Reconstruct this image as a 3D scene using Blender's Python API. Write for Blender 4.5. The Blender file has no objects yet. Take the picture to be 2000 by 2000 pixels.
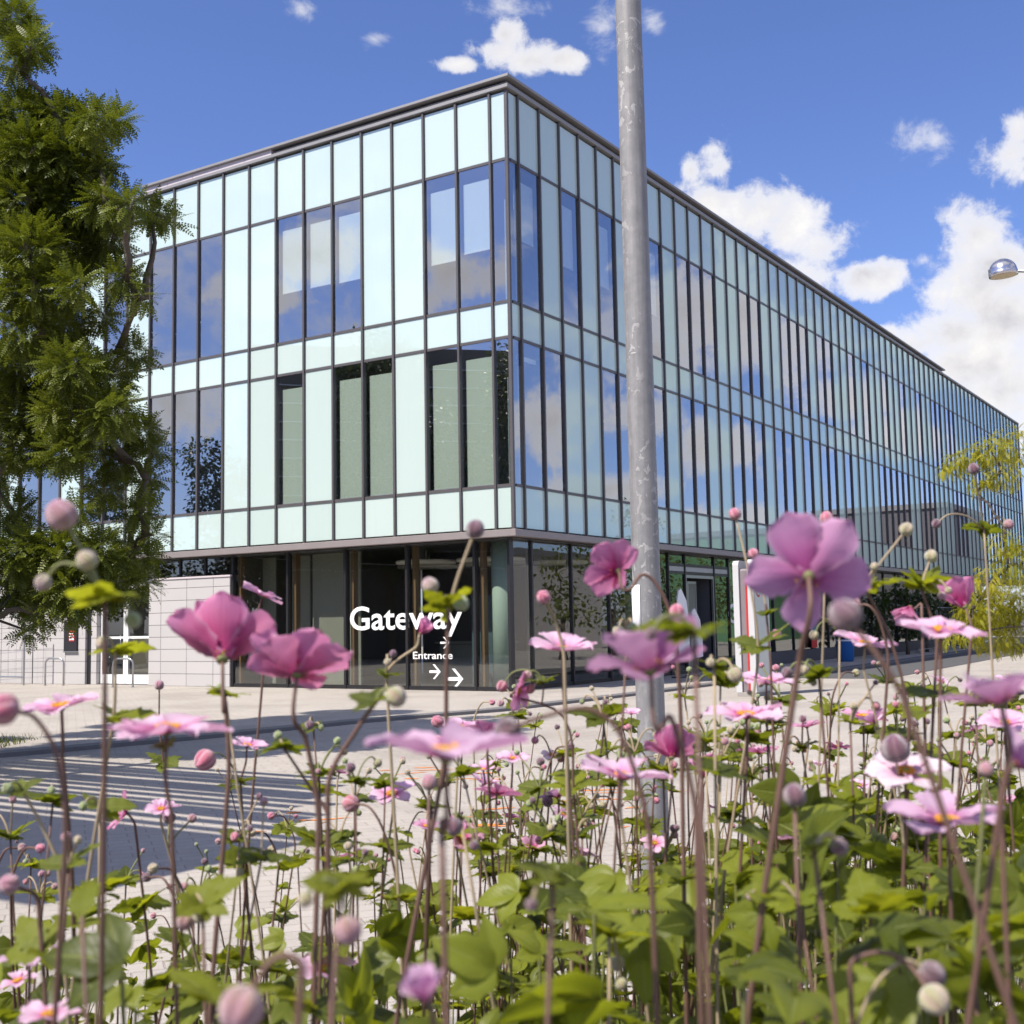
import bpy, math, random
import numpy as np
from mathutils import Vector, Matrix, Quaternion
random.seed(11); RNG = np.random.default_rng(11)
S = bpy.context.scene
COL = S.collection
R = math.radians
EXPO = 0.5; SKY_STR = .078; SKY_TINT = (1.07, 1.13, 1.58); BAN_S = 21.4
CLOUD_LIT = (9.5, 9.3, 9.1); CLOUD_DIM = (5.4, 5.35, 5.9)
# ------------------------------------------------------------------ camera
EYE = 1.55; PITCH = .09243; ROLL = -.01813
cam = bpy.data.cameras.new('camera'); camo = bpy.data.objects.new('camera', cam); COL.objects.link(camo)
cam.sensor_width = 36; cam.lens = 2379.5 / 2000 * 36; cam.clip_start = .05; cam.clip_end = 3000
r0 = Vector((1, 0, 0)); u0 = Vector((0, -math.sin(PITCH), math.cos(PITCH))); fw = Vector((0, math.cos(PITCH), math.sin(PITCH)))
cr = r0 * math.cos(ROLL) + u0 * math.sin(ROLL); cu = -r0 * math.sin(ROLL) + u0 * math.cos(ROLL)
camo.matrix_world = Matrix(((cr.x, cu.x, -fw.x, 0), (cr.y, cu.y, -fw.y, 0), (cr.z, cu.z, -fw.z, EYE), (0, 0, 0, 1)))
cam.dof.use_dof = True; cam.dof.focus_distance = 6.0; cam.dof.aperture_fstop = 12.5
S.camera = camo
# ------------------------------------------------------------------ light
SUN_EL = 52.0; SX, SY = -.79, -.613                # where the sun stands, seen from the scene
SUN_ROT = math.atan2(SX, SY)
S.view_settings.view_transform = 'Standard'; S.view_settings.look = 'None'; S.view_settings.exposure = EXPO; S.view_settings.gamma = 1
sun = bpy.data.lights.new('sun', 'SUN'); suno = bpy.data.objects.new('sun', sun); COL.objects.link(suno)
sun.energy = 5.0; sun.angle = R(.53); sun.color = (1, .93, .82)
sd = Vector((SX * math.cos(R(SUN_EL)), SY * math.cos(R(SUN_EL)), math.sin(R(SUN_EL)))).normalized()
suno.rotation_mode = 'QUATERNION'; suno.rotation_quaternion = sd.to_track_quat('Z', 'Y')
suno.location = (-20, -15, 30)
S.cycles.max_bounces = 8; S.cycles.transparent_max_bounces = 12; S.cycles.sample_clamp_indirect = 6
S.cycles.caustics_reflective = False; S.cycles.caustics_refractive = False

TREE_CLUMPS = [(-6.2879,15.0468,9.4253,0.297),(-5.8479,14.4643,8.7863,0.266),(-6.0566,14.4438,8.55,0.202),(-6.037,14.8151,8.0223,0.387),(-5.5473,14.7174,7.9048,0.384),(-4.8222,13.919,7.5521,0.273),(-4.78,14.5649,7.8585,0.19),(-5.8139,14.4425,7.4036,0.439),(-5.3381,14.5161,7.3589,0.441),(-4.9904,14.518,7.2232,0.239),(-5.9246,14.5907,6.8131,0.505),(-5.4837,14.7632,6.8658,0.479),(-4.8619,14.2509,6.6732,0.277),(-4.4343,13.9717,6.5791,0.205),(-4.5511,15.4606,6.9573,0.227),(-4.2515,15.0417,6.7073,0.091),(-5.7118,14.244,6.1185,0.46),(-5.5719,15.2,6.4826,0.426),(-5.0866,15.1185,6.5145,0.293),(-4.6417,14.3649,5.7885,0.247),(-4.3737,14.3038,5.546,0.135),(-5.661,14.1402,5.5871,0.364),(-4.9995,13.8208,5.5467,0.238),(-5.7071,14.2785,5.1268,0.367),(-5.7106,15.443,5.4773,0.331),(-5.2813,15.5376,5.6285,0.2),(-4.6888,14.9805,5.0178,0.218),(-6.2294,15.6102,4.9174,0.466),(-5.0987,13.9703,4.6154,0.358),(-4.9774,14.8599,4.6737,0.317),(-6.2362,15.6521,4.3854,0.466),(-5.2456,14.3964,4.1489,0.429),(-4.6142,13.9689,4.063,0.327),(-4.7546,15.6073,4.1156,0.252),(-4.4237,15.0527,3.7956,0.16),(-6.2859,15.6321,3.913,0.332),(-5.1959,14.1134,3.6746,0.299),(-5.0344,15.4614,3.7332,0.302),(-4.513,15.0423,3.4423,0.178),(-5.2591,15.5594,3.3524,0.237),(-4.4985,14.5957,2.9848,0.222),(-5.0541,14.0822,2.9474,0.155),(-6.2115,15.1645,3.0688,0.256),(-4.3332,14.6707,2.7093,0.136),(-5.8103,14.3559,2.5008,0.363),(-5.3255,14.3532,2.4919,0.363),(-4.804,14.2408,2.4758,0.336),(-4.7025,15.1733,2.4649,0.268),(-6.139,15.5119,2.1183,0.391),(-5.1714,14.2793,2.0645,0.36),(-4.7492,14.4525,2.1226,0.303),(-4.7174,15.5917,2.1603,0.183),(-5.6432,14.5821,1.7768,0.196),(-6.046,15.2204,1.5864,0.127),(-5.1778,14.4762,1.7978,0.133)]
GOLD_CLUMPS = [(8.8253,24.1388,4.602,0.286),(9.0758,23.8966,4.6672,0.324),(8.3404,23.4269,4.3862,0.119),(9.3868,23.6403,4.7779,0.361),(9.9771,23.9599,4.936,0.406),(9.1888,23.5871,4.2705,0.219),(9.5655,23.4774,4.3002,0.318),(9.0971,23.759,4.1415,0.141),(9.4773,23.4918,2.9592,0.316),(9.7323,23.5652,2.5627,0.455),(9.2045,23.6484,2.2786,0.357),(8.9666,23.8838,1.742,0.38),(9.6709,24.4072,1.6861,0.511),(10.0647,24.4677,1.8842,0.513),(8.894,24.0212,1.2947,0.341),(9.5807,24.3782,1.1795,0.469),(8.842,24.3865,2.0066,0.123),(10.0847,24.6146,1.1685,0.411),(8.4285,23.8612,1.1549,0.179)]
CLOUDS = [(0.05,26.73,0.85,0.76,1),(-0.34,26.02,1.3,0.76,1),(1.28,25.61,1.64,0.58,1),(2.7,25.57,1.14,0.45,0.85),(-1.98,25.48,1.29,0.34,0.75),(0.07,27.76,1.57,0.45,0.45),(4.94,26.8,0.95,0.99,0.5),(7.3,26.77,0.65,0.58,0.35),(-9.77,27.44,1.01,0.49,0.35),(-6.28,26.48,0.75,0.36,0.4),(10.24,20.51,1.1,1.07,1),(8.87,20.65,0.57,0.67,0.8),(9.71,19.14,1.71,1.39,1),(11.72,18.43,1.89,1.48,1),(13.33,17.52,1.69,1.21,1),(10.01,17.43,2.11,1.34,1),(14.69,16.61,1.54,1.12,1),(13.72,15.57,2.56,1.12,1),(16.7,15.42,1.44,0.81,0.9),(17.73,15.65,0.56,0.58,0.7),(19.1,20.72,1.24,0.81,0.5),(19.99,20.7,0.62,0.76,0.5),(23.07,19.73,1.28,1.3,1.1),(23.44,20.5,0.96,0.9,1),(21.61,16.48,1.63,1.34,1.1),(22.18,15.15,1.86,1.57,1.1),(19.18,15.76,0.6,0.31,0.7),(19.82,15.43,0.7,0.36,0.6),(21.27,14.17,1.85,1.34,1.1),(22.38,12.95,2.07,2.02,1.1),(20.11,12.51,2.06,0.99,1),(18.56,12.21,1.6,0.9,1),(17.58,12.63,0.69,0.49,0.8),(21.1,10.86,3.42,1.34,1.1),(22.73,9.82,2.27,1.79,1.1),(20.58,9.11,1.36,0.9,0.7),(22.63,7.83,2.03,1.12,1)]
PLANTS = [
 {'l':'fat pink bud nodding above bright yellow green leaves, in front of the left tree','t':2,'n':5,'h':1,'w':((-0.2213,0.6612,1.5674),0.0214),'b':[((-0.2409,0.6546,1.6095),0.0086,'p'),((-0.254,0.6628,1.5797),0.0047,'m'),((-0.2288,0.6579,1.5865),0.0058,'w'),((-0.2105,0.6721,1.5587),0.0047,'g')],'p':[(-0.222,0.6645,1.5321),(-0.2238,0.6711,1.4603)],'o':(-0.235,0.742,0.45)},
 {'l':'cupped magenta anemone seen from behind, right of the bright yellow green leaves','t':0,'n':3,'h':1,'f':((-0.2232,0.936,1.5278),0.0577,(-0.2,0.62,0.72),0.85,8,'m'),'b':[],'p':[(-0.2215,0.939,1.4958),(-0.2198,0.9444,1.4374)],'o':(-0.214,0.975,0.45)},
 {'l':'wide magenta pink anemone with raised petals left of the building lettering','t':0,'n':3,'h':1,'f':((-0.1503,0.8465,1.5184),0.0421,(0.06,0.5,0.85),0.34,8,'m'),'b':[],'p':[(-0.1454,0.8505,1.4755),(-0.1373,0.8557,1.4191)],'o':(-0.133,0.927,0.45)},
 {'l':'small pink anemone tilted to the right, peeping out above the cupped magenta one','t':0,'n':3,'h':1,'f':((-0.3198,1.5528,1.5918),0.0328,(0.42,0.1,0.9),0.12,6,'p'),'b':[],'p':[(-0.3194,1.5609,1.5042)],'o':(-0.311,1.573,0.45)},
 {'l':'pale pink anemone with orange stamens against the shaded road at the left edge','t':0,'n':3,'h':1,'f':((-0.3913,1.0605,1.4848),0.0377,(-0.08,-0.12,0.98),0.1,6,'p'),'b':[],'p':[(-0.3912,1.0644,1.443),(-0.385,1.0734,1.3462)],'o':(-0.383,1.226,0.45)},
 {'l':'big rose bud on an arching pale stalk cut by the left edge of the view','t':0,'n':3,'h':1,'b':[((-0.2531,0.6177,1.5117),0.0081,'r')],'p':[(-0.2447,0.6266,1.5073),(-0.2336,0.6285,1.4869),(-0.2302,0.6326,1.4427)],'o':(-0.226,0.72,0.45)},
 {'l':'flat pale pink anemone seen edge on with a yellow centre, over the striped shadow','t':0,'n':2,'h':1,'f':((-0.2123,0.7489,1.4883),0.0382,(0.03,-0.05,1),0.06,6,'p'),'w':((-0.2125,0.7497,1.4791),0.0162),'b':[],'p':[(-0.2102,0.7537,1.4363)],'o':(-0.208,0.801,0.45)},
 {'l':'small pink anemone beside a round striped pink bud, right of the flat flower','t':0,'n':3,'h':1,'f':((-0.3317,1.5197,1.4069),0.0261,(0.15,-0.1,0.98),0.15,6,'p'),'w':((-0.3401,1.5239,1.3619),0.0189),'b':[((-0.372,1.4993,1.3974),0.0132,'r')],'p':[],'o':(-0.339,1.765,0.45)},
 {'l':'leafy anemone stem with one white bud under the bright yellow green leaves','t':1,'n':3,'h':1,'w':((-0.3605,1.1064,1.5314),0.0307),'b':[((-0.366,1.092,1.5432),0.006,'w')],'p':[(-0.3629,1.1118,1.4739)],'o':(-0.376,1.224,0.45)},
 {'l':'thin stem ending in one plain pink bud before the sunny paving under the bike rack','t':0,'n':3,'h':1,'b':[((-0.5497,1.8978,1.4635),0.0076,'p')],'p':[(-0.5555,1.9227,1.3935)],'o':(-0.549,1.896,0.45)},
 {'l':'deep pink anemone seen sideways over the striped shadow on the left','t':0,'n':3,'h':1,'f':((-0.4807,1.527,1.328),0.0301,(-0.8,-0.35,0.35),0.4,6,'m'),'b':[],'p':[],'o':(-0.465,1.704,0.45)},
 {'l':'pale pink anemone with yellow stamens and a dark bud, over the striped shadow','t':0,'n':3,'h':1,'f':((-0.4238,1.4758,1.3383),0.0221,(0.1,-0.3,0.95),0.12,6,'p'),'b':[((-0.4213,1.5001,1.3219),0.0079,'d'),((-0.3954,1.5002,1.322),0.0055,'p')],'p':[],'o':(-0.41,1.611,0.45)},
 {'l':'dark leafed anemone stem over the striped shadow with two white buds','t':0,'n':3,'h':1,'w':((-0.4112,1.2212,1.3769),0.031),'b':[((-0.4045,1.2286,1.3707),0.0055,'w'),((-0.4204,1.204,1.3845),0.0045,'g')],'p':[],'o':(-0.417,1.416,0.45)},
 {'l':'arching pinkish stem with a leaf tuft at the left edge above the striped shadow','t':0,'n':3,'h':1,'w':((-0.4054,1.0162,1.4215),0.02),'b':[((-0.4138,1.0088,1.4268),0.0046,'g')],'p':[(-0.3892,1.0191,1.3898),(-0.3772,1.0223,1.3561)],'o':(-0.369,1.104,0.45)},
 {'l':'hairy pink bud at the left edge before the dark block of shadow','t':0,'n':3,'h':1,'b':[((-0.3456,0.8533,1.3784),0.0071,'p')],'p':[(-0.3353,0.8709,1.3641)],'o':(-0.342,0.881,0.45)},
 {'l':'pink anemone with a green ball centre losing petals, at the bottom left','t':0,'n':3,'h':1,'f':((-0.3835,0.9773,1.2995),0.025,(-0.1,-0.15,0.98),0.05,4,'g'),'b':[],'p':[],'o':(-0.37,1.026,0.45)},
 {'l':'whitish pink anemone lying low at the very bottom left corner','t':0,'n':3,'h':1,'f':((-0.495,1.2368,1.2086),0.0215,(-0.2,-0.2,0.95),0.1,5,'p'),'b':[],'p':[],'o':(-0.483,1.283,0.45)},
 {'l':'blurred whitish anemone cut by the lower edge of the view near the left corner','t':0,'n':3,'h':1,'f':((-0.2908,0.775,1.3153),0.0206,(0,-0.1,1),0.12,5,'p'),'b':[],'p':[],'o':(-0.289,0.793,0.45)},
 {'l':'long stem topped by a green leaf tuft right of the cupped magenta flower','t':1,'n':3,'h':1,'w':((-0.2976,1.2616,1.4824),0.025),'b':[((-0.3002,1.255,1.4906),0.0042,'g')],'p':[],'o':(-0.296,1.218,0.45)},
 {'l':'drooping green leaf tuft on a pale stem right of the striped pink bud','t':0,'n':3,'h':1,'w':((-0.2096,1.1147,1.4426),0.0273),'b':[((-0.2152,1.1202,1.4523),0.0042,'g')],'p':[(-0.1893,1.1176,1.4109),(-0.1714,1.1206,1.3784)],'o':(-0.175,1.149,0.45)},
 {'l':'small tuft with three little dark buds under the wide magenta flower','t':0,'n':3,'h':1,'w':((-0.266,1.6188,1.4212),0.0175),'b':[((-0.2664,1.5932,1.4286),0.0061,'d'),((-0.2559,1.6102,1.4231),0.0047,'g'),((-0.2793,1.6301,1.4172),0.004,'g')],'p':[],'o':(-0.254,1.802,0.45)},
 {'l':'dark green leaf with a fat greenish bud on a slanting stem beneath the lettering','t':0,'n':2,'h':1,'w':((-0.0913,0.8079,1.5016),0.0239),'b':[((-0.0805,0.8047,1.5076),0.0071,'w')],'p':[(-0.1034,0.8094,1.4851),(-0.1243,0.8131,1.4453)],'o':(-0.141,0.796,0.45)},
 {'l':'tall stem crossing the building lettering with a dusky bud above two yellow green leaves','t':2,'n':2,'h':1,'w':((-0.0471,0.8827,1.5614),0.0281),'b':[((-0.0282,0.8821,1.6162),0.007,'d'),((-0.0582,0.8848,1.5771),0.0063,'m'),((-0.04,0.8815,1.5686),0.0059,'g'),((-0.0509,0.8987,1.568),0.0041,'g')],'p':[(-0.0493,0.8864,1.5216),(-0.0529,0.8932,1.448)],'o':(-0.062,0.921,0.45)},
 {'l':'half opened rose bud with two tiny buds low on the big lettered glass','t':0,'n':3,'h':1,'f':((-0.1007,1.3063,1.5423),0.0203,(0.55,-0.2,0.8),1.25,5,'m'),'w':((-0.137,1.3104,1.4984),0.0169),'b':[((-0.1307,1.3096,1.5194),0.0044,'d'),((-0.1331,1.2842,1.5153),0.0041,'w')],'p':[],'o':(-0.152,1.297,0.45)},
 {'l':'large blurred lilac anemone seen edge on, centred under the lettered glass','t':0,'n':3,'h':1,'f':((-0.0299,0.5275,1.4936),0.0396,(0.02,-0.02,1),0.2,5,'l'),'b':[],'p':[(-0.0325,0.5298,1.468)],'o':(-0.038,0.526,0.45)},
 {'l':'small pale pink anemone lying flat over the orange paint marks','t':0,'n':3,'h':1,'f':((-0.1699,1.6781,1.3235),0.0348,(-0.05,-0.35,0.93),0.08,6,'p'),'b':[],'p':[],'o':(-0.165,1.665,0.45)},
 {'l':'pink anemone with orange stamens just above the large blurred lilac flower','t':0,'n':3,'h':1,'f':((-0.0744,1.6192,1.4164),0.0338,(0.1,-0.15,0.97),0.1,6,'p'),'b':[((-0.0992,1.5976,1.4246),0.0081,'r')],'p':[],'o':(-0.076,1.588,0.45)},
 {'l':'mauve anemone half hidden behind the large blurred lilac flower','t':0,'n':3,'h':1,'f':((-0.0312,1.4179,1.422),0.0287,(0.2,0.3,0.9),0.4,6,'m'),'b':[],'p':[],'o':(-0.04,1.628,0.45)},
 {'l':'pink anemone hanging sideways at the foot of the building corner with three round buds','t':0,'n':3,'h':1,'f':((0.0021,1.3625,1.4779),0.0242,(0.7,-0.5,-0.25),0.35,5,'m'),'w':((0.0317,1.3618,1.4848),0.0227),'b':[((-0.0126,1.3665,1.4853),0.0065,'r'),((0.0155,1.3603,1.4958),0.0062,'p'),((0.0181,1.3655,1.4809),0.0051,'r')],'p':[(0.0526,1.3653,1.4476),(0.0625,1.3726,1.3684)],'o':(0.052,1.39,0.45)},
 {'l':'big dark round blurred bud right of the large blurred lilac flower','t':0,'n':3,'h':1,'b':[((-0.0012,0.6161,1.4989),0.0068,'d')],'p':[(0.0133,0.6068,1.5047),(0.0361,0.6065,1.508),(0.0522,0.6078,1.4939),(0.0651,0.6127,1.441)],'o':(0.069,0.675,0.45)},
 {'l':'deep pink anemone seen from behind on a thick stalk before the lamp post','t':0,'n':3,'h':1,'f':((0.0947,1.1004,1.5969),0.0327,(-0.5,0.75,0.45),0.3,6,'m'),'b':[((0.1467,1.1009,1.5559),0.0069,'r')],'p':[(0.1182,1.1007,1.5932),(0.1354,1.1026,1.5731),(0.145,1.1058,1.5384),(0.149,1.1135,1.4555)],'o':(0.153,1.072,0.45)},
 {'l':'tall pale stem with yellowish buds below the star shaped deep pink flower','t':0,'n':1,'h':1,'w':((0.1067,1.1556,1.5426),0.0072),'b':[((0.097,1.1323,1.5447),0.0058,'w'),((0.1091,1.1337,1.5473),0.0048,'g')],'p':[],'o':(0.107,1.291,0.45)},
 {'l':'single reddish bud on an arching stalk before the dark glass left of the lamp post','t':0,'n':3,'h':1,'b':[((0.0301,1.1803,1.5739),0.0071,'r')],'p':[(0.0409,1.205,1.552),(0.0488,1.2085,1.5142)],'o':(0.051,1.277,0.45)},
 {'l':'pink anemone with curled petals and orange stamens left of the lamp post','t':0,'n':3,'h':1,'f':((0.0499,1.2579,1.5222),0.0385,(0.1,-0.2,0.97),0.3,6,'p'),'b':[],'p':[],'o':(0.056,1.349,0.45)},
 {'l':'large blurred purple anemone covering the foot of the lamp post','t':0,'n':3,'h':1,'f':((0.0666,0.6048,1.5258),0.0385,(-0.12,0.42,0.9),0.32,5,'l'),'b':[],'p':[(0.0763,0.6069,1.5036),(0.088,0.6116,1.4531)],'o':(0.083,0.629,0.45)},
 {'l':'very dark blurred leaves with a dark bud right beside the lamp post','t':0,'n':3,'h':1,'w':((0.0811,0.5528,1.5452),0.025),'b':[((0.0621,0.5482,1.5463),0.003,'d')],'p':[],'o':(0.093,0.642,0.45)},
 {'l':'biggest purple pink anemone turned to the right above the white sign pillar','t':0,'n':3,'h':1,'f':((0.1699,0.7007,1.5749),0.0399,(0.22,0.9,0.28),0.22,5,'l'),'b':[],'p':[(0.1631,0.7054,1.5238)],'o':(0.159,0.819,0.45)},
 {'l':'small red bud high before the reflecting glass left of the biggest purple flower','t':0,'n':3,'h':1,'b':[((0.2503,1.3589,1.6651),0.0071,'r')],'p':[(0.2608,1.351,1.6021),(0.2692,1.3604,1.5002)],'o':(0.274,1.462,0.45)},
 {'l':'red and pale pink buds one above the other before the white sign pillar','t':0,'n':3,'h':1,'w':((0.292,1.4054,1.5568),0.0147),'b':[((0.2823,1.4245,1.6246),0.0065,'r'),((0.2838,1.4129,1.5978),0.0065,'p')],'p':[(0.2893,1.4043,1.5685),(0.2939,1.4108,1.4981)],'o':(0.295,1.426,0.45)},
 {'l':'flat pink anemone in front of the white sign pillar base','t':0,'n':3,'h':1,'f':((0.33,1.6145,1.4674),0.0405,(0.05,-0.1,0.98),0.1,6,'p'),'b':[],'p':[],'o':(0.324,1.599,0.45)},
 {'l':'pale pink anemone with many thin petals on the sunny paving right of the lamp post','t':0,'n':3,'h':1,'f':((0.2273,1.214,1.4548),0.0419,(0.02,-0.12,0.98),0.12,7,'p'),'b':[],'p':[],'o':(0.228,1.201,0.45)},
 {'l':'small mauve anemone with yellow stamens on the sunny paving right of the sign pillar','t':0,'n':3,'h':1,'f':((0.5426,1.9224,1.3959),0.0401,(0.05,-0.15,0.97),0.1,6,'m'),'b':[],'p':[],'o':(0.544,1.884,0.45)},
 {'l':'pink anemone with ragged petals in front of the teal and red banner','t':0,'n':3,'h':1,'f':((0.3887,1.3586,1.5196),0.0373,(0.15,-0.2,0.95),0.15,6,'p'),'b':[],'p':[],'o':(0.398,1.42,0.45)},
 {'l':'wide bright pink anemone with a flat yellow centre right of the teal and red banner','t':0,'n':3,'h':1,'f':((0.3433,0.9854,1.5366),0.0383,(0.08,-0.2,0.97),0.1,6,'p'),'b':[],'p':[],'o':(0.355,1.076,0.45)},
 {'l':'wine coloured cupped anemone seen from behind before the yellow green tree','t':0,'n':3,'h':1,'f':((0.5186,1.405,1.5609),0.0407,(-0.2,0.65,0.75),0.9,5,'m'),'b':[],'p':[],'o':(0.531,1.419,0.45)},
 {'l':'magenta anemone hanging down behind the wide bright pink one','t':0,'n':3,'h':1,'f':((0.4882,1.5052,1.5635),0.029,(-0.4,-0.2,-0.7),0.8,5,'m'),'b':[],'p':[(0.5022,1.5049,1.5664)],'o':(0.512,1.481,0.45)},
 {'l':'almost white anemone with a broad yellow centre under a dark bud','t':0,'n':3,'h':1,'f':((0.3188,1.0161,1.4223),0.0363,(-0.05,-0.35,0.93),0.08,6,'w'),'b':[((0.3095,1.0081,1.4378),0.0118,'d')],'p':[],'o':(0.324,1.066,0.45)},
 {'l':'blurred lilac anemone with an orange centre low on the right','t':0,'n':3,'h':1,'f':((0.2749,0.7956,1.4172),0.0423,(-0.05,-0.12,0.98),0.25,5,'l'),'b':[],'p':[],'o':(0.286,0.901,0.45)},
 {'l':'large blurred purple petals of an anemone at the right edge','t':0,'n':3,'h':1,'f':((0.2191,0.556,1.5105),0.0295,(-0.2,0.1,0.95),0.35,5,'l'),'b':[],'p':[],'o':(0.218,0.636,0.45)},
 {'l':'bright pink orange centred anemone under the blurred purple petals at the right edge','t':0,'n':3,'h':1,'f':((0.5214,1.3163,1.4348),0.0304,(-0.1,-0.3,0.95),0.15,6,'p'),'b':[],'p':[],'o':(0.509,1.485,0.45)},
 {'l':'drooping deep purple anemone cut by the right edge','t':0,'n':3,'h':1,'f':((0.2448,0.6094,1.4767),0.0273,(0.5,-0.2,0.5),0.5,5,'l'),'b':[],'p':[],'o':(0.244,0.615,0.45)},
 {'l':'rose anemone seen from behind with a round bud, at the foot of the lamp post','t':0,'n':3,'h':1,'f':((0.172,1.3697,1.4003),0.0389,(0.1,0.6,0.75),0.7,6,'m'),'b':[((0.166,1.3858,1.4157),0.0108,'r')],'p':[],'o':(0.177,1.389,0.45)},
 {'l':'pale anemone with one petal curled upright left of the lamp post foot','t':0,'n':3,'h':1,'f':((0.0864,1.0161,1.4223),0.0412,(0.12,-0.1,0.98),0.25,5,'p'),'b':[],'p':[],'o':(0.089,1.093,0.45)},
 {'l':'small pink anemone with a bright orange centre above the curled pale one','t':0,'n':3,'h':1,'f':((0.1149,1.6179,1.4311),0.0304,(0.0,-0.2,0.97),0.1,6,'p'),'b':[],'p':[],'o':(0.116,1.732,0.45)},
 {'l':'tiny white pink anemone with buds right of the dark round bud','t':0,'n':3,'h':1,'f':((0.0575,2.0284,1.336),0.0203,(0.1,-0.4,0.9),0.1,5,'w'),'b':[((0.0324,2.0042,1.3652),0.0063,'r'),((0.0709,2.0325,1.327),0.0067,'r')],'p':[],'o':(0.061,2.051,0.45)},
 {'l':'dusky mauve anemone with a green yellow centre before the sunny paving on the right','t':0,'n':3,'h':1,'f':((0.3382,1.7244,1.365),0.0357,(0.0,0.05,1),0.2,6,'m'),'b':[],'p':[],'o':(0.337,1.933,0.45)},
 {'l':'upright half closed mauve anemone right of the lamp post foot','t':0,'n':3,'h':1,'f':((0.259,1.7273,1.3337),0.0379,(0.0,0.2,0.95),0.9,6,'m'),'b':[],'p':[],'o':(0.259,1.733,0.45)},
 {'l':'magenta anemone sunk among stems under the large blurred lilac flower','t':0,'n':3,'h':1,'f':((-0.075,1.6328,1.2705),0.0329,(0.4,-0.4,0.6),0.35,6,'m'),'b':[],'p':[],'o':(-0.076,1.815,0.45)},
 {'l':'tiny magenta anemone half closed among the stems in the middle','t':0,'n':3,'h':1,'f':((0.0224,1.9404,1.2017),0.0261,(0.2,-0.4,0.8),0.7,5,'m'),'b':[],'p':[],'o':(0.022,1.918,0.45)},
 {'l':'flat mauve anemone seen from behind over the orange paint marks','t':0,'n':3,'h':1,'f':((-0.0252,1.5257,1.3424),0.0319,(0.1,0.35,0.9),0.15,6,'m'),'b':[],'p':[],'o':(-0.027,1.458,0.45)},
 {'l':'small lilac anemone with two dark buds over the orange paint marks','t':0,'n':3,'h':1,'f':((0.0571,1.7296,1.3096),0.0302,(-0.1,0.25,0.95),0.12,5,'l'),'b':[((0.0439,1.7262,1.3012),0.0079,'d')],'p':[],'o':(0.048,1.964,0.45)},
 {'l':'little violet anemone with a yellow centre below the small lilac one','t':0,'n':3,'h':1,'f':((0.0788,2.1392,1.2238),0.0239,(0.3,-0.5,0.8),0.1,5,'l'),'b':[],'p':[],'o':(0.077,2.317,0.45)},
 {'l':'little pink anemone with a yellow centre deep among the stems beside the lamp post','t':0,'n':3,'h':1,'f':((0.2126,1.94,1.2062),0.0249,(0.0,-0.5,0.85),0.1,6,'p'),'b':[],'p':[],'o':(0.213,1.944,0.45)},
 {'l':'small half hidden anemone with an orange centre left of the middle stems','t':0,'n':3,'h':1,'f':((-0.143,1.937,1.2389),0.0236,(0.1,-0.2,0.95),0.2,5,'m'),'b':[],'p':[],'o':(-0.142,2.045,0.45)},
 {'l':'pink anemone sunk in the dense leaves right of the lamp post','t':0,'n':3,'h':1,'f':((0.4013,1.6318,1.2806),0.0281,(0.3,-0.3,0.85),0.2,5,'m'),'b':[],'p':[],'o':(0.401,1.663,0.45)},
 {'l':'lilac anemone low above the bottom leaves left of the middle','t':0,'n':3,'h':1,'f':((-0.2003,1.2878,1.1997),0.0332,(0.1,-0.2,0.96),0.15,5,'l'),'b':[],'p':[],'o':(-0.193,1.386,0.45)},
 {'l':'very big blurred dusky pink bud at the bottom left','t':0,'n':3,'h':1,'b':[((-0.0931,0.4298,1.4254),0.0078,'p')],'p':[(-0.084,0.4322,1.4374),(-0.0752,0.4326,1.4337)],'o':(-0.07,0.422,0.45)},
 {'l':'dark purple blurred closed anemone at the bottom under the large lilac one','t':0,'n':3,'h':1,'f':((-0.0339,0.4647,1.4123),0.0153,(-0.3,-0.2,0.9),1.15,5,'l'),'b':[],'p':[],'o':(-0.032,0.531,0.45)},
 {'l':'tall stem with a dark bud above a whorl of leaves, before the yellow green tree','t':0,'n':3,'h':1,'w':((0.6194,1.5964,1.6631),0.0319),'b':[((0.5968,1.56,1.7361),0.0077,'d'),((0.551,1.5721,1.6724),0.0064,'d'),((0.6445,1.584,1.6717),0.0067,'p')],'p':[(0.6255,1.6097,1.519)],'o':(0.623,1.664,0.45)},
 {'l':'greenish bud on a slanting pale stalk right of the biggest purple flower','t':1,'n':3,'h':1,'w':((0.3321,1.1523,1.578),0.0297),'b':[((0.3706,1.15,1.6304),0.0068,'w'),((0.3401,1.1503,1.597),0.0039,'w'),((0.3131,1.1371,1.5707),0.0039,'g')],'p':[(0.3554,1.1568,1.5294),(0.3708,1.1644,1.4473)],'o':(0.373,1.316,0.45)},
 {'l':'pale green bud sitting in lobed bright leaves right of the biggest purple flower','t':1,'n':4,'h':1,'w':((0.402,1.2025,1.5782),0.0358),'b':[((0.4145,1.2099,1.6076),0.0066,'w'),((0.4157,1.1878,1.5725),0.004,'p'),((0.4216,1.1867,1.5773),0.0035,'w')],'p':[(0.4161,1.2077,1.5227)],'o':(0.419,1.192,0.45)},
 {'l':'small rose bud peeping out behind the biggest purple flower','t':0,'n':3,'h':1,'b':[((0.3353,1.2966,1.6531),0.0074,'r')],'p':[],'o':(0.34,1.435,0.45)},
 {'l':'bright pink round bud on an arching stalk above the teal and red banner','t':0,'n':3,'h':1,'b':[((0.3685,1.3157,1.565),0.0104,'r')],'p':[(0.3805,1.3044,1.5625),(0.3922,1.3065,1.5405),(0.3985,1.3102,1.4996)],'o':(0.394,1.326,0.45)},
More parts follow.
